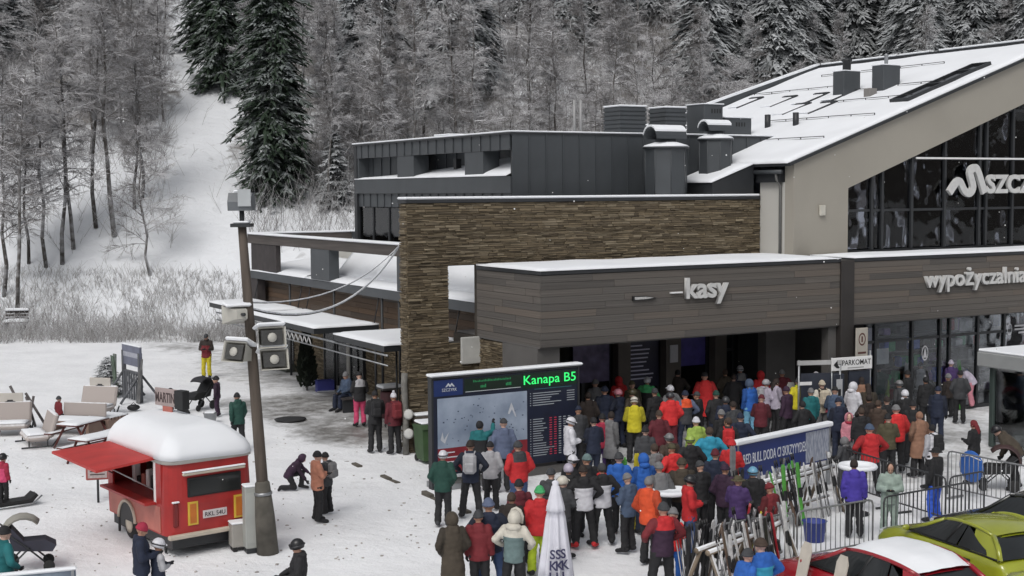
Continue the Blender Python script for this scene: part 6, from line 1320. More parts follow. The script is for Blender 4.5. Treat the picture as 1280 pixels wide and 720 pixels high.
def body_mesh(pose, kid):
    key = ('body', pose, kid)
    if key in PC: return PC[key]
    s = skel(pose, kid); b = MB()
    ringtube(b, [s.pel-Vector((0, 0, .06)), s.pel+Vector((0, 0, .04)), s.waist, s.chest, s.chest.lerp(s.nb, .7), s.nb+(s.head-s.nb)*.1], [.13, .155, .125, .155, .15, .06], [.10, .115, .095, .115, .09, .06])
    capsule(b, s.nb, s.nb.lerp(s.head, .6), .058, .055)
    for i in (0, 1):
        capsule(b, s.sh[i]*.86+s.chest*.14, s.sh[i], .06, .058); capsule(b, s.sh[i], s.el[i], .052, .04); capsule(b, s.el[i], s.wr[i], .04, .028)
        capsule(b, s.hip[i], s.kn[i], .088, .056); capsule(b, s.kn[i], s.an[i], .055, .038); capsule(b, s.an[i], s.toe[i], .042, .03)
        d = (s.wr[i]-s.el[i]).normalized(); sx = -1 if i == 0 else 1                 # hand: palm, four fingers, thumb
        fw = Vector((0, 1, 0)) - d*d.y; fw = fw.normalized() if fw.length > .2 else Vector((0, 0, 1)); sd = d.cross(fw)
        pc = s.wr[i]+d*.05; capsule(b, s.wr[i]+d*.015, pc+d*.03, .026, .034, 8); capsule(b, pc-fw*.018, pc+fw*.02+d*.02, .024, .024, 8)
        for q, (off, ln) in enumerate(((.033, .072), (.012, .08), (-.010, .074), (-.031, .058))):
            p0 = pc+d*.035+fw*off; p1 = p0+d*ln*.55+sd*.010*sx*-1; p2 = p1+(d*.7-sd*sx*.7).normalized()*ln*.5; capsule(b, p0, p1, .0115, .011, 6); capsule(b, p1, p2, .011, .0095, 6)
        t0 = s.wr[i]+d*.03+fw*.03; t1 = t0+(d*.6+fw*.8).normalized()*.04; capsule(b, t0, t1, .014, .0125, 6); capsule(b, t1, t1+(d*.9-sd*sx*.3).normalized()*.035, .0125, .010, 6)
    M = s.M
    fem(b, M, (0, -.01, .03), (.078, .096, .098)); fem(b, M, (0, .02, -.035), (.062, .075, .078)); fem(b, M, (0, .055, -.09), (.032, .03, .03), 8, 6)
    fem(b, M, (0, .098, -.022), (.014, .022, .02), 8, 6); fem(b, M, (0, .09, .004), (.011, .014, .03), 8, 6)
    for sx in (-1, 1): fem(b, M, (sx*.078, -.005, -.01), (.012, .022, .034), 8, 6)
    me = remesh(b, .0125, 1); mi = []
    for p in me.polygons:
        c = p.center; hd = min((c-s.wr[i]).length for i in (0, 1)) < .16 and min((c-(s.wr[i]+(s.wr[i]-s.el[i]).normalized()*.08)).length for i in (0, 1)) < .14
        mi.append(1 if hd else 0)
    PC[key] = (me, mi); me.polygons.foreach_set('material_index', mi); return PC[key]
def jacket_mesh(pose, kid, coat=False):
    key = ('jacket', pose, kid, coat)
    if key in PC: return PC[key]
    s = skel(pose, kid); b = MB(); dn = (s.pel-s.waist).normalized()
    hem = s.pel+dn*.14; C = [hem, s.pel+dn*.02, s.waist, s.chest, s.chest.lerp(s.nb, .55), s.nb+(s.head-s.nb)*.06, s.nb+(s.head-s.nb)*.42]
    rx = [.205, .205, .19, .215, .20, .105, .088]; ry = [.155, .16, .145, .16, .135, .10, .092]
    if coat: 
        lo = .52 if pose not in ('kneel', 'sit') else .3
        C = [Vector((0, 0, lo)), Vector((0, 0, .75))] + C[1:]; rx = [.235, .23] + rx[1:]; ry = [.19, .185] + ry[1:]
    ringtube(b, C, rx, ry)
    for i in (0, 1): capsule(b, s.sh[i]*.82+s.chest*.18, s.sh[i], .09, .085); capsule(b, s.sh[i], s.el[i], .083, .07); capsule(b, s.el[i], s.wr[i]*.9+s.el[i]*.1, .068, .054)
    bk = s.nb + (s.head-s.nb)*.12; bd = Vector((0, -1, 0)) if not s.bend else Vector((0, -.8, .6))     # collar and folded hood behind the neck
    for sx in (-.06, 0, .06): capsule(b, bk+bd*.075+Vector((sx, 0, .0)), bk+bd*.10+Vector((sx*1.1, 0, -.09)), .06, .045)
    me = remesh(b, .023, 2, None, .016, len(PC)); mi = []
    axis = (s.nb-s.waist).normalized()
    for p in me.polygons:
        c = p.center; da = 9
        for i in (0, 1):
            for (q0, q1) in ((s.sh[i], s.el[i]), (s.el[i], s.wr[i])):
                t = max(0, min(1, (c-q0).dot(q1-q0)/(q1-q0).length_squared)); da = min(da, (c-q0.lerp(q1, t)).length)
        t = (c-s.waist).dot(axis)/(s.nb-s.waist).length
        dsp = (c-s.waist-axis*(c-s.waist).dot(axis)); 
        if da < .1 and abs(c.x) > .15: mi.append(2)
        elif t > .58: mi.append(1)
        else: mi.append(0)
    PC[key] = (me, mi); me.polygons.foreach_set('material_index', mi); return PC[key]
def trouser_mesh(pose, kid):
    key = ('trousers', pose, kid)
    if key in PC: return PC[key]
    s = skel(pose, kid); b = MB(); ringtube(b, [s.pel-Vector((0, 0, .1)), s.pel, s.pel.lerp(s.waist, .7)], [.155, .175, .16], [.12, .135, .125])
    for i in (0, 1): capsule(b, s.hip[i], s.kn[i], .112, .085); capsule(b, s.kn[i], s.an[i]+(s.kn[i]-s.an[i])*.12, .083, .088)
    me = remesh(b, .024, 2, None, .017, len(PC)+3); PC[key] = (me, None); return PC[key]
def boot_mesh(pose, kid, i):
    key = ('boot', pose, kid, i)
    if key in PC: return PC[key]
    s = skel(pose, kid); b = MB(); a = s.an[i]; t = s.toe[i]; d = (t-a).normalized()
    capsule(b, a-d*.05-Vector((0, 0, .01)), t+d*.02, .062, .052, 8); capsule(b, a, a+(s.kn[i]-a)*.38, .07, .078, 8)
    PC[key] = (remesh(b, .024, 1), None); return PC[key]
# headgear in head space
def shell(rx, ry, rz, z0, cut=None, th=.012, c=(0, 0, 0), n=18, m_=7, front=None):
    """dome from z0 up; cut = half angle left open at the front"""
    b = MB(); full = cut is None; n2 = n if full else n+1
    def lay(k_):
        out = []
        for j in range(m_+1):
            t = math.asin(max(-1, min(1, z0/rz))) + (math.pi/2-math.asin(max(-1, min(1, z0/rz))))*j/m_
            for k in range(n2):
                a = 2*math.pi*k/n if full else R(90)+cut+(2*math.pi-2*cut)*k/n
                cc = max(.03, math.cos(t)); fy = 1
                out.append((c[0]+(rx-k_)*cc*math.cos(a), c[1]+(ry-k_)*cc*math.sin(a), c[2]+(rz-k_)*math.sin(t)))
        return out
    A = lay(0); B = lay(th); N = len(A); b.v = A+B; w_ = n2
    for j in range(m_):
        for k in range(n if not full else n):
            k2 = (k+1) % n2 if full else k+1
            q = (j*w_+k, j*w_+k2, (j+1)*w_+k2, (j+1)*w_+k); b.f.append(q); b.f.append(tuple(N+i for i in q[::-1]))
    for k in range(n):
        k2 = (k+1) % n2 if full else k+1; b.f.append((k, N+k, N+k2, k2)); b.f.append((m_*w_+k, m_*w_+k2, N+m_*w_+k2, N+m_*w_+k))
    if not full:
        for j in range(m_):
            for k in (0, n2-1): b.f.append((j*w_+k, (j+1)*w_+k, N+(j+1)*w_+k, N+j*w_+k))
    b.mi = [0]*len(b.f); b.sm = [True]*len(b.f); return b
def head_mesh(kind):
    if kind in PC: return PC[kind]
    if kind == 'helmet': b = shell(.108, .128, .125, -.055, None, .02, (0, -.008, .025)); b.tube([(-.085, .115, .045), (-.04, .132, .05), (.04, .132, .05), (.085, .115, .045)], .012, 6)
    elif kind == 'beanie': b = shell(.092, .112, .128, -.02, None, .015, (0, -.008, .03)); b.lathe([(.098, 0), (.104, .02), (.10, .045)], 18, 0, Matrix.Translation((0, -.008, .012)) @ Matrix.Diagonal((1, 1.14, 1, 1)))
    elif kind == 'pom': b = shell(.092, .112, .128, -.02, None, .015, (0, -.008, .03)); b.ell((0, -.02, .175), (.042, .042, .042), 10, 8)
    elif kind == 'hair': b = shell(.09, .11, .118, -.055, R(62), .02, (0, -.012, .025))
    elif kind == 'long': 
        b = shell(.092, .112, .12, -.08, R(58), .02, (0, -.012, .025)); b.ell((0, -.085, -.12), (.09, .05, .16), 12, 8)
    elif kind == 'hood': b = shell(.125, .15, .155, -.11, R(48), .025, (0, -.02, .01)); b.ell((0, -.08, -.13), (.125, .085, .075), 12, 8)
    elif kind == 'fur': b = shell(.125, .15, .155, -.11, R(48), .03, (0, -.02, .01)); b.tube([(-.11, .06, -.1), (-.12, .075, .02), (-.07, .085, .13), (0, .085, .165), (.07, .085, .13), (.12, .075, .02), (.11, .06, -.1)], .034, 8); b.ell((0, -.09, -.14), (.16, .11, .08), 12, 8)
    elif kind == 'cap': b = shell(.09, .11, .115, .0, None, .012, (0, -.01, .028)); b.ell((0, .115, .03), (.065, .07, .008), 12, 4)
    elif kind == 'brim': b = shell(.09, .11, .105, .0, None, .012, (0, -.01, .03)); b.lathe([(.09, .03), (.155, .018), (.155, .026), (.09, .045)], 20, 0, Matrix.Diagonal((1, 1.1, 1, 1)))
    elif kind == 'goggles':
        b = MB(); P = [Vector((.112*math.cos(R(a)), .132*math.sin(R(a))-.006, .028)) for a in range(0, 361, 20)]; b.tube(P, .014, 6, caps=False); b.ell((0, .108, .012), (.082, .032, .036), 12, 8)
    elif kind == 'eye': b = MB(); b.ell((0, 0, 0), (.011, .006, .007), 8, 6)
    elif kind == 'mouth': b = MB(); b.ell((0, .083, -.062), (.024, .008, .007), 8, 6)
    elif kind == 'scarf': b = MB(); b.lathe([(.085, -.15), (.11, -.13), (.11, -.10), (.085, -.08)], 16)
    PC[kind] = b.mesh(kind); return PC[kind]
def pack_mesh():
    if 'pack' in PC: return PC['pack']
    b = MB(); b.box(-.15, .15, -.16, .02, -.24, .22, 0, None, .06); b.box(-.11, .11, -.21, -.12, -.2, .02, 0, None, .03)
    for sx in (-.1, .1): b.tube([(sx, -.02, .2), (sx*1.1, .1, .24), (sx*1.15, .3, .1), (sx*1.2, .25, -.12), (sx*1.2, .0, -.18)], .018, 5)
    PC['pack'] = b.mesh('backpack'); return PC['pack']
CLOTH = {'black': (.014, .014, .016), 'navy': (.012, .018, .04), 'dkgrey': (.045, .047, .052), 'grey': (.17, .17, .175), 'ltgrey': (.36, .36, .38), 'white': (.6, .6, .64), 'red': (.48, .02, .024), 'bred': (.62, .028, .03), 'orange': (.68, .085, .025), 'maroon': (.10, .012, .02), 'dkred': (.16, .016, .022), 'crimson': (.32, .02, .05), 'pink': (.55, .22, .27), 'hotpink': (.55, .06, .15), 'peach': (.46, .2, .13), 'yellow': (.55, .48, .02), 'lime': (.34, .44, .02), 'limey': (.30, .42, .08), 'green': (.06, .36, .13), 'dkgreen': (.012, .055, .042), 'teal': (.01, .13, .14), 'mint': (.28, .35, .31), 'tealgrey': (.13, .19, .19), 'cyan': (.03, .28, .42), 'ltblue': (.14, .33, .47), 'blue': (.02, .11, .42), 'royal': (.03, .10, .55), 'bluegrey': (.10, .125, .20), 'steel': (.06, .09, .15), 'purple': (.06, .03, .12), 'violet': (.06, .04, .32), 'plum': (.035, .014, .035), 'lilac': (.42, .38, .46), 'brown': (.055, .036, .026), 'khaki': (.055, .043, .03), 'tan': (.26, .14, .09), 'beige': (.48, .42, .33), 'olive': (.075, .065, .035), 'cream': (.56, .53, .46), 'denim': (.04, .07, .16), 'dkbrown': (.025, .017, .014), 'ypants': (.48, .40, .02)}
def cl_(n): return mat('cloth_'+n, CLOTH[n], .8, .18, 7, .15, 60)
SKIN = [mat('skin_%d' % i, c, .55, .06, 8) for i, c in enumerate(((.46, .27, .2), (.40, .22, .15), (.52, .33, .26)))]
EYEM = mat('eye_dark', (.02, .015, .012), .2, .1); LIPM = mat('lip', (.25, .08, .07), .5, .1)
def person(x, y, label, H=1.74, jk='black', tr='black', hd=('helmet', 'black'), face=0, pose='stand', yoke=None, sleeve=None, coat=False, kid=None, pack=None, gog=None, boots='black', glove='black', group='people queueing before the ticket hall', under=None, loc=None, wide=1.0, scarf=None):
    if kid is None: kid = H < 1.42
    if group == 'people queueing before the ticket hall':          # a loose queue: heads turn, people shift
        face += RP.uniform(-24, 24)
        if pose in ('stand', 'pockets') and RP.random() < .45: pose = RP.choice(('look', 'cross', 'phone', 'wide'))
    s = skel(pose, kid); top = {'kneel': 1.05, 'sit': 1.30, 'bend': 1.5}.get(pose, 1.79)
    sc = H/1.79
    if pose in ('kneel', 'sit', 'bend'): zt = top*sc
    else: zt = H
    p = loc or gz(x, y, zt); p = Vector((p.x, p.y, 0))
    o = thing('person', label, 'person', p, R(face), group); o.rotation_euler = (RP.uniform(-.03, .02), RP.uniform(-.03, .03), R(face+RP.uniform(-9, 9))); o.scale = (sc*wide, sc*(wide*.5+.5), sc)
    sk = RP.choice(SKIN)
    if sleeve is None and yoke is None and RP.random() < .4:      # many jackets have sleeves of a slightly different tone
        cb = CLOTH[jk]; CLOTH[jk+'_dk'] = tuple(q*.62 for q in cb); sleeve = jk+'_dk'
    def part(nm, key, mats, parent=None):
        me, mi = key; q = bpy.data.objects.new(nm, me); COL.objects.link(q); q.parent = parent or o
        if len(me.materials) == 0:
            for m_ in mats: me.materials.append(m_)
        if mi is not None and len(me.materials) >= 2 and max(p_.material_index for p_ in me.polygons[:1]) >= 0 and 'mi' not in me: me.polygons.foreach_set('material_index', mi); me['mi'] = 1
        for i, m_ in enumerate(mats): q.material_slots[i].link = 'OBJECT'; q.material_slots[i].material = m_
        return q
    b = part('body', body_mesh(pose, kid), [sk, cl_(glove)])
    part('coat' if coat else 'jacket', jacket_mesh(pose, kid, coat), [cl_(jk), cl_(yoke or jk), cl_(sleeve or yoke or jk)])
    part('trousers', trouser_mesh(pose, kid), [cl_(tr)])
    for i in (0, 1): part('boot', boot_mesh(pose, kid, i), [cl_(boots)])
    def hpart(nm, kind, m_):
        q = part(nm, (head_mesh(kind), None), [m_]); q.matrix_local = s.M; return q
    kind, col = hd; nm = {'helmet': 'helmet', 'beanie': 'beanie', 'pom': 'bobble_hat', 'hair': 'hair', 'long': 'hair', 'hood': 'hood', 'fur': 'hood', 'cap': 'cap', 'brim': 'hat'}[kind]
    hpart(nm, kind, mat('shell_'+col, CLOTH[col], .35, .08, 5) if kind == 'helmet' else cl_(col))
    if gog or (kind == 'helmet' and gog is None and RP.random() < .5): hpart('goggles', 'goggles', mat('goggle_strap', (.03, .03, .035), .35, .5, 14))
    for sx in (-1, 1): e = hpart('eye', 'eye', EYEM); e.matrix_local = s.M @ Matrix.Translation((sx*.031, .087, .006))
    hpart('mouth', 'mouth', LIPM)
    if scarf: hpart('scarf', 'scarf', cl_(scarf))
    if pack:
        q = part('backpack', (pack_mesh(), None), [cl_(pack)]); a = (s.nb-s.waist).normalized(); q.matrix_local = Matrix.Translation(s.waist.lerp(s.nb, .55) + Vector((0, -.15, 0))) @ Matrix.Rotation(-s.bend, 4, 'X')
    return o
# ---- left half
G1 = 'people scattered on the snow at the left'
person(257, 416, 'person in yellow ski trousers and dark red jacket standing alone on the snow', 1.82, 'dkred', 'ypants', ('cap', 'dkgrey'), 180, 'phone', 'dkbrown', 'dkbrown', group=G1)
person(271, 471, 'child in a dark purple snowsuit standing beside the black pram', 1.32, 'plum', 'plum', ('beanie', 'black'), 80, 'stand', group=G1)
person(297, 490, 'person in a dark green jacket walking away from the caravan', 1.70, 'dkgreen', 'black', ('beanie', 'black'), 20, 'walk', group=G1)
person(226, 489, 'child in black crouching behind the roof sign of the caravan', 1.30, 'black', 'black', ('beanie', 'black'), 90, 'kneel', group=G1)
person(73, 496, 'small child in a red jacket standing by the cream loungers', 1.05, 'dkred', 'dkgrey', ('beanie', 'dkgrey'), -40, 'stand', group=G1)
person(3, 568, 'child in a pink jacket cut by the left edge of the picture', 1.22, 'hotpink', 'black', ('helmet', 'black'), -30, 'stand', 'crimson', group=G1)
person(2, 656, 'person in a teal jacket at the bottom left corner by the grey pram', 1.72, 'teal', 'black', ('beanie', 'black'), -40, 'wide', group=G1, wide=1.12)
person(176, 651, 'person with a dark red hat and navy clothes at the caravan corner', 1.70, 'navy', 'navy', ('beanie', 'crimson'), -70, 'phone', group=G1)
person(197, 674, 'child with a white helmet bending beside the adult at the caravan', 1.35, 'navy', 'navy', ('helmet', 'white'), -60, 'phone', group=G1, sleeve='ltgrey')
person(372, 572, 'person in plum clothes kneeling in the snow right of the pole', 1.38, 'plum', 'black', ('hood', 'plum'), -80, 'kneel', kid=False, loc=gz(362, 612), group=G1)
person(396, 562, 'person in a peach jacket and black trousers facing a companion', 1.64, 'peach', 'black', ('beanie', 'black'), -70, 'cross', sleeve='peach', group=G1)
person(408, 564, 'person with a dark grey backpack close to the peach jacket', 1.46, 'dkgrey', 'black', ('beanie', 'black'), 60, 'pockets', kid=False, pack='grey', group=G1)
person(371, 672, 'person with black helmet and goggles seated low at the bottom edge', 1.78, 'black', 'black', ('helmet', 'black'), 95, 'sit', gog=True, group=G1, loc=gz(372, 673, 1.30)+Vector((0, 0, 0)))
G2 = 'people on the terrace beside the side wing'
person(432, 458, 'person in dark blue sitting on the bench by the wing door', 1.75, 'steel', 'navy', ('beanie', 'grey'), 130, 'sit', loc=gz(430, 512)+Vector((.1, .1, 0)), group=G2)
person(449, 464, 'person in bright pink red trousers and black jacket with white stripe', 1.75, 'black', 'hotpink', ('beanie', 'black'), 20, 'phone', 'ltgrey', 'black', group=G2)
person(468, 487, 'tall person all in black standing left of the stone pillar', 1.80, 'black', 'black', ('hair', 'black'), 25, 'phone', group=G2, pack='black')
person(493, 490, 'person with white bobble hat and maroon backpack at the stone pillar', 1.76, 'maroon', 'black', ('pom', 'white'), 30, 'stand', group=G2, pack='dkred')
# ---- before the information board
G3 = 'people reading the information board'
person(553, 562, 'person with white helmet and dark green jacket left of the board group', 1.72, 'dkgreen', 'black', ('helmet', 'white'), -15, 'pockets', group=G3, boots='dkgrey')
person(588, 549, 'person in navy jacket with a white blue backpack at the board', 1.80, 'navy', 'black', ('beanie', 'dkbrown'), -10, 'wide', group=G3, pack='ltgrey')
person(601, 524, 'person in teal and black raising an arm to the map', 1.80, 'black', 'black', ('hair', 'black'), -20, 'point', 'teal', 'teal', group=G3)
person(614, 551, 'person in a pale grey jacket between the board readers', 1.62, 'ltgrey', 'black', ('beanie', 'black'), 0, 'pockets', kid=False, group=G3)
person(627, 521, 'tall person in blue grey jacket with a grey cap before the map', 1.86, 'bluegrey', 'black', ('cap', 'dkgrey'), 10, 'pockets', group=G3)
person(649, 550, 'person in red jacket with grey shoulders and jeans by the board', 1.76, 'red', 'denim', ('beanie', 'dkgrey'), 15, 'pockets', 'dkgrey', 'red', group=G3, wide=1.1)
person(712, 520, 'person in white jacket and white helmet at the right end of the board', 1.78, 'white', 'black', ('helmet', 'white'), -80, 'phone', group=G3)
G4 = 'people queueing before the ticket hall'
person(746, 473, 'person in a grey hooded jacket behind the board near the doors', 1.76, 'grey', 'black', ('beanie', 'grey'), 0, 'stand')
person(734, 489, 'dark brown clothed person just right of the board top', 1.76, 'dkbrown', 'black', ('hair', 'dkbrown'), 10, 'pockets')
person(755, 482, 'tall person in a long navy coat behind the white jacket', 1.84, 'navy', 'navy', ('beanie', 'navy'), 15, 'pockets', coat=True, wide=1.12)
person(775, 470, 'person with a red hood at the first pier', 1.74, 'red', 'black', ('hood', 'red'), 0, 'stand')
person(773, 485, 'person in navy jacket with a pinkish white helmet', 1.74, 'navy', 'navy', ('helmet', 'pink'), 20, 'wide', wide=1.12)
person(791, 475, 'person with an olive hat half hidden near the first pier', 1.74, 'olive', 'black', ('beanie', 'olive'), 0, 'stand')
person(790, 485, 'person with an olive helmet behind the yellow jacket', 1.72, 'khaki', 'black', ('helmet', 'olive'), 10, 'stand')
person(793, 495, 'person in a bright yellow green jacket and white banded helmet', 1.82, 'yellow', 'black', ('helmet', 'cream'), 8, 'pockets', gog=True)
person(808, 470, 'person in a green topped black jacket with a grey helmet', 1.78, 'black', 'black', ('helmet', 'ltgrey'), -20, 'stand', 'green', 'green')
person(764, 513, 'person in a long grey coat left of the yellow jacket', 1.74, 'grey', 'black', ('hair', 'dkbrown'), -30, 'stand', coat=True)
person(751, 516, 'person in a crimson jacket with purple trousers left of the grey coat', 1.66, 'crimson', 'purple', ('beanie', 'black'), -10, 'pockets', kid=False)
person(840, 480, 'person with a white helmet and patterned grey jacket near the doors', 1.76, 'grey', 'maroon', ('helmet', 'white'), 20, 'pockets')
person(838, 489, 'person in a red jacket with a brown grey helmet and goggle strap', 1.76, 'bred', 'maroon', ('helmet', 'dkgrey'), 10, 'pockets', gog=True, wide=1.1)
person(857, 487, 'person in grey jacket with glowing orange shoulders', 1.78, 'dkgrey', 'navy', ('beanie', 'navy'), 5, 'wide', 'orange', 'bluegrey')
person(872, 488, 'short dark person with grey cap beside the tall red jacket', 1.70, 'black', 'black', ('cap', 'dkgrey'), 40, 'stand')
person(882, 464, 'tall person in a long bright red jacket with a black cap', 1.92, 'bred', 'black', ('cap', 'black'), 10, 'pockets', coat=True, wide=1.08)
person(847, 461, 'dark figure standing right at the glass doors', 1.74, 'dkbrown', 'black', ('hair', 'black'), 0, 'stand')
person(905, 460, 'person in dark green standing before the third pier', 1.76, 'khaki', 'black', ('hair', 'brown'), 20, 'stand')
person(916, 466, 'person in black close to the third pier', 1.74, 'black', 'black', ('hair', 'dkbrown'), -20, 'pockets')
person(925, 456, 'person with white cap and grey hooded collar near the doors', 1.80, 'navy', 'navy', ('helmet', 'ltgrey'), 30, 'stand', 'grey', 'navy')
person(950, 463, 'person in an orange red hooded jacket before the grey pier', 1.74, 'red', 'black', ('hood', 'red'), 10, 'pockets')
person(938, 473, 'person in blue jacket and paler blue trousers in the queue', 1.78, 'blue', 'ltblue', ('hood', 'steel'), 25, 'stand')
person(956, 473, 'person with white cap and pale backpack behind the blue jacket', 1.70, 'lilac', 'black', ('helmet', 'ltgrey'), -40, 'stand', pack='ltgrey')
person(971, 472, 'woman in a lilac hooded jacket and black trousers looking right', 1.74, 'lilac', 'black', ('long', 'dkbrown'), -70, 'phone')
person(965, 448, 'person with black white helmet before the grey pier', 1.76, 'maroon', 'black', ('helmet', 'white'), 10, 'stand', gog=True)
person(979, 461, 'person with grey hat and maroon jacket at the pier edge', 1.74, 'maroon', 'black', ('beanie', 'grey'), -10, 'stand')
person(998, 471, 'person in a vivid yellow jacket near the dark passage', 1.78, 'yellow', 'black', ('beanie', 'dkgrey'), 20, 'pockets', scarf='lime')
person(1012, 484, 'person in a teal grey jacket right of the vivid yellow one', 1.72, 'teal', 'black', ('beanie', 'grey'), 0, 'stand')
person(1022, 464, 'person with pale grey hat behind the beige coat', 1.78, 'ltgrey', 'grey', ('beanie', 'ltgrey'), 15, 'stand')
person(1029, 474, 'person in a beige jacket with beige backpack and brown yoke', 1.80, 'beige', 'grey', ('beanie', 'beige'), 10, 'pockets', 'dkbrown', 'cream', pack='beige')
person(1066, 477, 'person in an all white hooded suit left of the brown jackets', 1.78, 'white', 'white', ('hood', 'white'), -40, 'phone')
person(1078, 470, 'person with dark hair behind the white suit', 1.74, 'tan', 'dkbrown', ('long', 'dkbrown'), 10, 'stand')
person(1050, 496, 'person in navy pushing the red hooded pram', 1.72, 'navy', 'navy', ('beanie', 'navy'), 20, 'phone')
person(1062, 517, 'child in a pink coat with a dark red scarf', 1.34, 'pink', 'grey', ('hood', 'pink'), 150, 'stand', scarf='crimson')
person(1056, 545, 'person in a dark patterned jacket beside the pink child', 1.40, 'dkgrey', 'dkgrey', ('hood', 'grey'), 20, 'stand', kid=False)
person(1088, 492, 'person in a dark brown jacket in the thick of the right queue', 1.72, 'dkbrown', 'black', ('hair', 'dkbrown'), 10, 'wide', wide=1.1)
person(1098, 499, 'person in a brown fur collared coat in the right queue', 1.70, 'brown', 'black', ('hair', 'brown'), -15, 'pockets', coat=True)
person(1108, 495, 'person in black behind the grey knit hat', 1.70, 'black', 'black', ('beanie', 'dkbrown'), 15, 'stand')
person(1089, 529, 'person in a red jacket with a blue and white hat', 1.76, 'red', 'black', ('beanie', 'steel'), 5, 'wide', wide=1.15)
person(1122, 505, 'person in a bright red jacket with a grey knit hat', 1.80, 'bred', 'black', ('beanie', 'grey'), 15, 'pockets', coat=False, wide=1.1)
person(1133, 486, 'person with white helmet and white collared black jacket', 1.78, 'black', 'black', ('helmet', 'white'), 10, 'stand', scarf='white')
person(1148, 513, 'person in a long tan coat right of the red jackets', 1.72, 'tan', 'black', ('hair', 'tan'), 20, 'pockets', coat=True)
person(1165, 529, 'person with white jacket, dark hair and black backpack', 1.62, 'white', 'black', ('hair', 'black'), 25, 'stand', pack='black', kid=False)
person(1169, 557, 'person with a dark hat and royal blue trousers by the barriers', 1.70, 'black', 'royal', ('brim', 'black'), 15, 'hold')
person(1112, 576, 'woman with long dark hair in a pale mint snowsuit', 1.66, 'mint', 'mint', ('long', 'dkbrown'), 170, 'phone')
person(1069, 573, 'person in a violet blue jacket at the snow rimmed high table', 1.70, 'violet', 'black', ('hair', 'dkbrown'), 20, 'stand')
G5 = 'people by the rental shop window'
person(1170, 440, 'person in royal blue jacket with black shoulders at the shop window', 1.84, 'royal', 'black', ('hair', 'black'), 5, 'pockets', 'navy', 'purple', group=G5, wide=1.1)
person(1188, 449, 'person in purple beside the royal blue jacket', 1.72, 'purple', 'black', ('beanie', 'lilac'), -20, 'stand', group=G5)
person(1186, 468, 'dark brown clothed child by the shop window', 1.40, 'dkbrown', 'black', ('beanie', 'grey'), 10, 'stand', group=G5)
person(1210, 453, 'person in lilac jacket and pink trousers leaning forward at the shop', 1.72, 'lilac', 'pink', ('beanie', 'ltgrey'), 60, 'bend', loc=gz(1215, 510), group=G5)
person(1150, 452, 'person in a pale grey vest left of the royal blue jacket', 1.70, 'ltgrey', 'black', ('beanie', 'black'), -10, 'stand', group=G5, sleeve='black')
person(1118, 441, 'person in black with a dark hat facing the square', 1.78, 'black', 'black', ('brim', 'black'), 170, 'stand', group=G5)
person(1108, 468, 'child with a dark green helmet and lime jacket', 1.36, 'limey', 'black', ('helmet', 'dkgreen'), 60, 'stand', group=G5)
person(1134, 462, 'person in dark clothes holding skis at the shop front', 1.70, 'black', 'black', ('beanie', 'black'), 40, 'hold', group=G5)
person(1218, 524, 'woman with long reddish hair and black jacket behind the long barrier', 1.62, 'black', 'grey', ('long', 'dkred'), 40, 'phone', group=G5, kid=False)
person(1272, 512, 'person in dark olive bending over the pushchair at the right edge', 1.78, 'khaki', 'black', ('helmet', 'black'), 60, 'bend', loc=gz(1270, 612), group=G5)
person(1279, 470, 'person in a yellow olive jacket cut by the right edge', 1.75, 'olive', 'black', ('beanie', 'yellow'), 30, 'stand', 'yellow', 'olive', group=G5)
# ---- the front of the queue
person(714, 567, 'person with a white black helmet and goggles left of the two tone pair', 1.78, 'black', 'black', ('helmet', 'white'), 190, 'stand', gog=True)
person(712, 578, 'person with a white lilac helmet in black behind the parasol', 1.78, 'black', 'black', ('helmet', 'lilac'), 10, 'pockets')
person(703, 593, 'person with white helmet half hidden by the white parasol', 1.70, 'dkgrey', 'black', ('helmet', 'cream'), -20, 'stand')
person(733, 566, 'person in black with a teal grey hat', 1.76, 'black', 'black', ('beanie', 'tealgrey'), 5, 'stand')
person(731, 580, 'person in black and white jacket wearing red ski boots', 1.76, 'white', 'black', ('beanie', 'dkbrown'), 0, 'wide', 'black', 'black', boots='red')
person(753, 577, 'person in black and white jacket with a red scarf', 1.76, 'white', 'black', ('hair', 'dkgrey'), -10, 'wide', 'black', 'black', scarf='red')
person(776, 564, 'person in a plain blue jacket holding skis, dark hat', 1.80, 'blue', 'black', ('beanie', 'dkgrey'), -20, 'hold')
person(806, 566, 'person in a blue hooded jacket looking down', 1.76, 'blue', 'navy', ('hood', 'blue'), 30, 'phone')
person(818, 553, 'person in a grey jacket with brown hair behind the blue hood', 1.74, 'grey', 'bluegrey', ('hair', 'brown'), 20, 'stand')
person(837, 540, 'person with a patterned grey helmet and brown jacket', 1.74, 'brown', 'black', ('helmet', 'grey'), 30, 'pockets', gog=True)
person(842, 553, 'person with a khaki cap and orange red jacket', 1.74, 'bred', 'black', ('cap', 'olive'), 60, 'pockets')
person(853, 571, 'person in a large olive brown jacket seen from behind', 1.74, 'khaki', 'black', ('beanie', 'khaki'), 15, 'pockets', wide=1.15)
person(862, 543, 'person with a pale green helmet and black jacket', 1.74, 'black', 'black', ('helmet', 'limey'), 30, 'stand', gog=True)
person(870, 520, 'person in a lime green jacket with a white hat', 1.76, 'limey', 'black', ('beanie', 'white'), 15, 'stand')
person(887, 532, 'person in a cyan blue jacket with brown hair', 1.78, 'cyan', 'navy', ('hair', 'brown'), 10, 'wide', wide=1.1)
person(909, 520, 'person in black with a bright red backpack', 1.74, 'black', 'navy', ('hair', 'brown'), 5, 'stand', pack='red')
person(896, 560, 'person with a maroon hat and navy jacket holding poles', 1.78, 'navy', 'black', ('beanie', 'maroon'), -20, 'hold')
person(912, 548, 'person in a red jacket against the left end of the slogan banner', 1.72, 'red', 'black', ('beanie', 'red'), 0, 'stand')
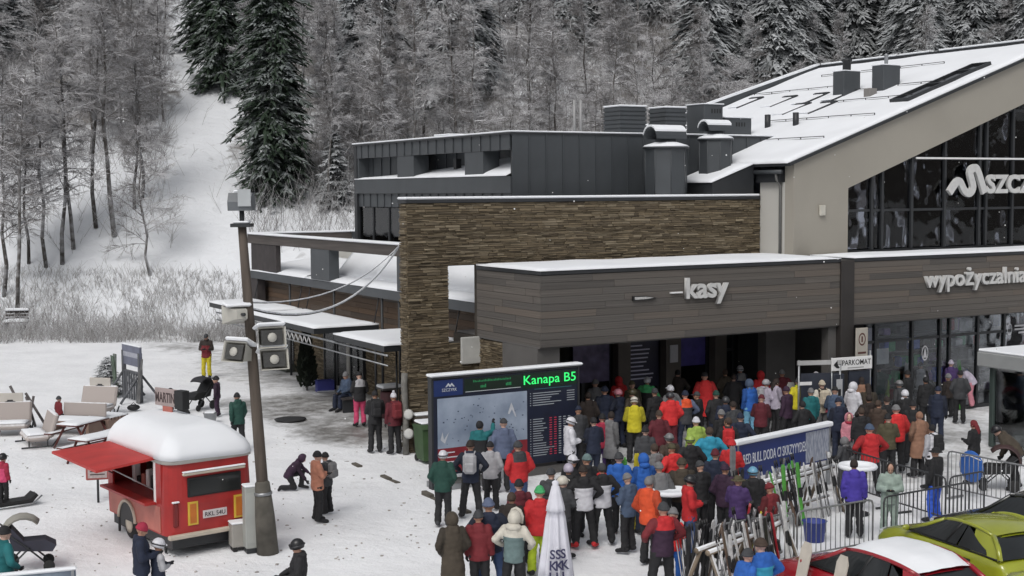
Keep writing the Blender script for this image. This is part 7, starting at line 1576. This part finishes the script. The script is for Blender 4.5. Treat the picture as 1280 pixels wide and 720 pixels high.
person(812, 594, 'person with grey hair in a vivid orange jacket', 1.80, 'orange', 'black', ('hair', 'grey'), -60, 'pockets')
person(863, 592, 'person in red jacket and blue jeans wearing a black helmet', 1.74, 'red', 'denim', ('helmet', 'black'), -80, 'phone', gog=True)
person(826, 626, 'person in a navy jacket with red shoulders, nearest in the queue', 1.82, 'plum', 'black', ('beanie', 'dkgrey'), 10, 'wide', 'red', 'dkred', wide=1.05)
person(843, 637, 'child in a red jacket and blue trousers beside the nearest adult', 1.42, 'bred', 'blue', ('beanie', 'grey'), -10, 'stand', kid=True)
person(942, 582, 'person with a light blue helmet and black jacket at the ski rack', 1.74, 'black', 'black', ('helmet', 'ltblue'), 20, 'hold', gog=True)
person(922, 592, 'person in a purple patterned jacket at the ski rack', 1.66, 'purple', 'dkgrey', ('brim', 'olive'), -10, 'pockets', kid=False)
person(963, 602, 'person in a red brown jacket between the skis', 1.60, 'dkred', 'tan', ('beanie', 'dkred'), 20, 'stand', kid=False)
person(952, 672, 'person in a blue jacket with a brown fur hat at the bottom edge', 1.72, 'cyan', 'black', ('beanie', 'brown'), 10, 'wide', 'blue', 'blue', wide=1.15)
person(930, 684, 'person in a blue jacket bending left of the fur hat', 1.62, 'blue', 'black', ('beanie', 'dkgrey'), -50, 'stand', kid=False)
G6 = 'people in the foreground left of the parasol'
person(566, 639, 'person in a long dark brown hooded coat, foreground', 1.72, 'khaki', 'dkbrown', ('hood', 'khaki'), 10, 'pockets', coat=True, group=G6)
person(614, 621, 'big person in a black jacket and jeans with a grey blue hat, foreground', 1.86, 'navy', 'denim', ('beanie', 'bluegrey'), 5, 'wide', group=G6, wide=1.1)
person(600, 636, 'person in a dark red jacket half hidden by the big black jacket', 1.70, 'dkred', 'black', ('beanie', 'dkgrey'), 0, 'stand', group=G6)
person(641, 636, 'person with a cream fur hood and teal grey vest', 1.74, 'tealgrey', 'black', ('fur', 'cream'), -10, 'wide', 'cream', 'cream', group=G6)
person(672, 606, 'person in a red jacket, lime trousers and green hat', 1.78, 'red', 'lime', ('beanie', 'green'), 5, 'pockets', group=G6, wide=1.05)
person(652, 598, 'person in dark red with a black hat behind the green hat', 1.74, 'maroon', 'black', ('beanie', 'black'), 10, 'stand', group=G6)
person(640, 614, 'person with brown hair behind the cream hood', 1.70, 'dkbrown', 'black', ('hair', 'brown'), -10, 'stand', group=G6)
person(686, 604, 'person in a grey hood just left of the parasol tip', 1.72, 'dkgrey', 'black', ('hood', 'dkgrey'), 0, 'stand', group=G6)
# more of the crowd pressed under the fascia and along the shop
person(704, 505, 'person with a black hood between the white jacket and the doors', 1.76, 'black', 'black', ('hood', 'black'), 10, 'stand')
person(722, 506, 'person in dark grey just right of the white jacket', 1.74, 'dkgrey', 'black', ('beanie', 'navy'), 30, 'pockets')
person(741, 520, 'person in navy left of the crimson jacket', 1.74, 'navy', 'navy', ('hair', 'black'), 10, 'stand')
person(818, 484, 'person in black right of the green topped jacket', 1.76, 'black', 'black', ('beanie', 'dkgrey'), 30, 'stand')
person(823, 512, 'person in a maroon jacket left of the two tone red group', 1.72, 'maroon', 'maroon', ('beanie', 'brown'), 20, 'pockets')
person(808, 532, 'person with dark beanie behind the blue hood', 1.70, 'dkgrey', 'black', ('beanie', 'black'), -10, 'stand')
person(895, 487, 'person in dark green black clothes right of the tall red jacket', 1.76, 'black', 'navy', ('beanie', 'dkgreen'), 10, 'pockets')
person(906, 494, 'person in dark navy with a grey helmet, middle of the queue', 1.74, 'navy', 'navy', ('helmet', 'dkgrey'), -30, 'stand')
person(918, 500, 'person in charcoal beside the blue jacketed one', 1.74, 'dkgrey', 'black', ('hair', 'dkbrown'), 20, 'phone')
person(901, 511, 'person in black with a pale striped hat', 1.72, 'black', 'black', ('beanie', 'grey'), 10, 'stand')
person(926, 515, 'person in navy behind the left end of the slogan banner', 1.74, 'navy', 'royal', ('beanie', 'navy'), 0, 'pockets')
person(950, 492, 'person in a maroon jacket between blue and lilac jackets', 1.70, 'maroon', 'black', ('beanie', 'maroon'), -20, 'stand')
person(984, 482, 'person in plum behind the upright snowboard', 1.74, 'plum', 'black', ('beanie', 'plum'), 15, 'hold')
person(1004, 500, 'person in black between the vivid yellow and the beige jackets', 1.70, 'black', 'black', ('hair', 'black'), 10, 'stand')
person(1042, 482, 'person in dark blue right of the beige jacket', 1.74, 'steel', 'black', ('beanie', 'black'), -10, 'stand')
person(1077, 508, 'person in black half behind the blue and white hat', 1.70, 'black', 'black', ('hair', 'brown'), 20, 'stand')
person(1086, 478, 'person with dark curly hair and khaki jacket', 1.72, 'khaki', 'black', ('long', 'dkbrown'), -10, 'pockets')
person(1112, 516, 'person in olive between the red jackets', 1.70, 'olive', 'black', ('beanie', 'black'), 10, 'stand')
person(1140, 500, 'person in black behind the tan coat', 1.74, 'black', 'black', ('beanie', 'black'), 0, 'stand')
person(1100, 455, 'person in green and black near the shop doorway', 1.74, 'dkgreen', 'black', ('beanie', 'black'), 20, 'stand', group=G5)
person(1126, 474, 'person in grey and black beside the lime jacketed child', 1.72, 'dkgrey', 'black', ('helmet', 'grey'), 40, 'pockets', group=G5)
person(1158, 470, 'person in black before the shop, left of the dark brown child', 1.72, 'black', 'black', ('hair', 'black'), 10, 'stand', group=G5)
person(1172, 482, 'person in navy in front of the shop window crowd', 1.70, 'navy', 'navy', ('beanie', 'navy'), -20, 'stand', group=G5)
person(1200, 462, 'person in dark grey left of the pink trousers', 1.70, 'dkgrey', 'black', ('beanie', 'black'), -20, 'pockets', group=G5)
person(690, 584, 'person in charcoal behind the parasol, left of the white helmet', 1.70, 'dkgrey', 'black', ('beanie', 'dkgrey'), 10, 'stand')
person(785, 590, 'person in dark blue right of the plain blue jacket', 1.66, 'steel', 'black', ('beanie', 'grey'), 30, 'stand', kid=False)
person(826, 576, 'person in grey between the blue hood and olive jacket', 1.70, 'grey', 'black', ('beanie', 'grey'), 0, 'pockets')
person(876, 575, 'person in black left of the maroon hat', 1.72, 'black', 'black', ('beanie', 'dkgrey'), 10, 'stand')
person(906, 578, 'person in plum right of the maroon hat', 1.70, 'plum', 'black', ('beanie', 'plum'), -10, 'pockets')
for (px, py, c, lab) in ((786, 668, 'green', 'green skis held upright by the plain blue jacket'), (795, 662, 'yellow', 'yellow skis standing between blue and orange jackets'), (915, 650, 'grey', 'grey skis held by the maroon hat'), (1128, 516, 'white', 'white skis held at the shop front'), (1202, 512, 'green', 'green skis leaning by the pink trousers')):
    skis(gz(px, py), R(RP.uniform(-30, 30)), R(-5), c, lab, None, R(RP.uniform(-4, 4)))
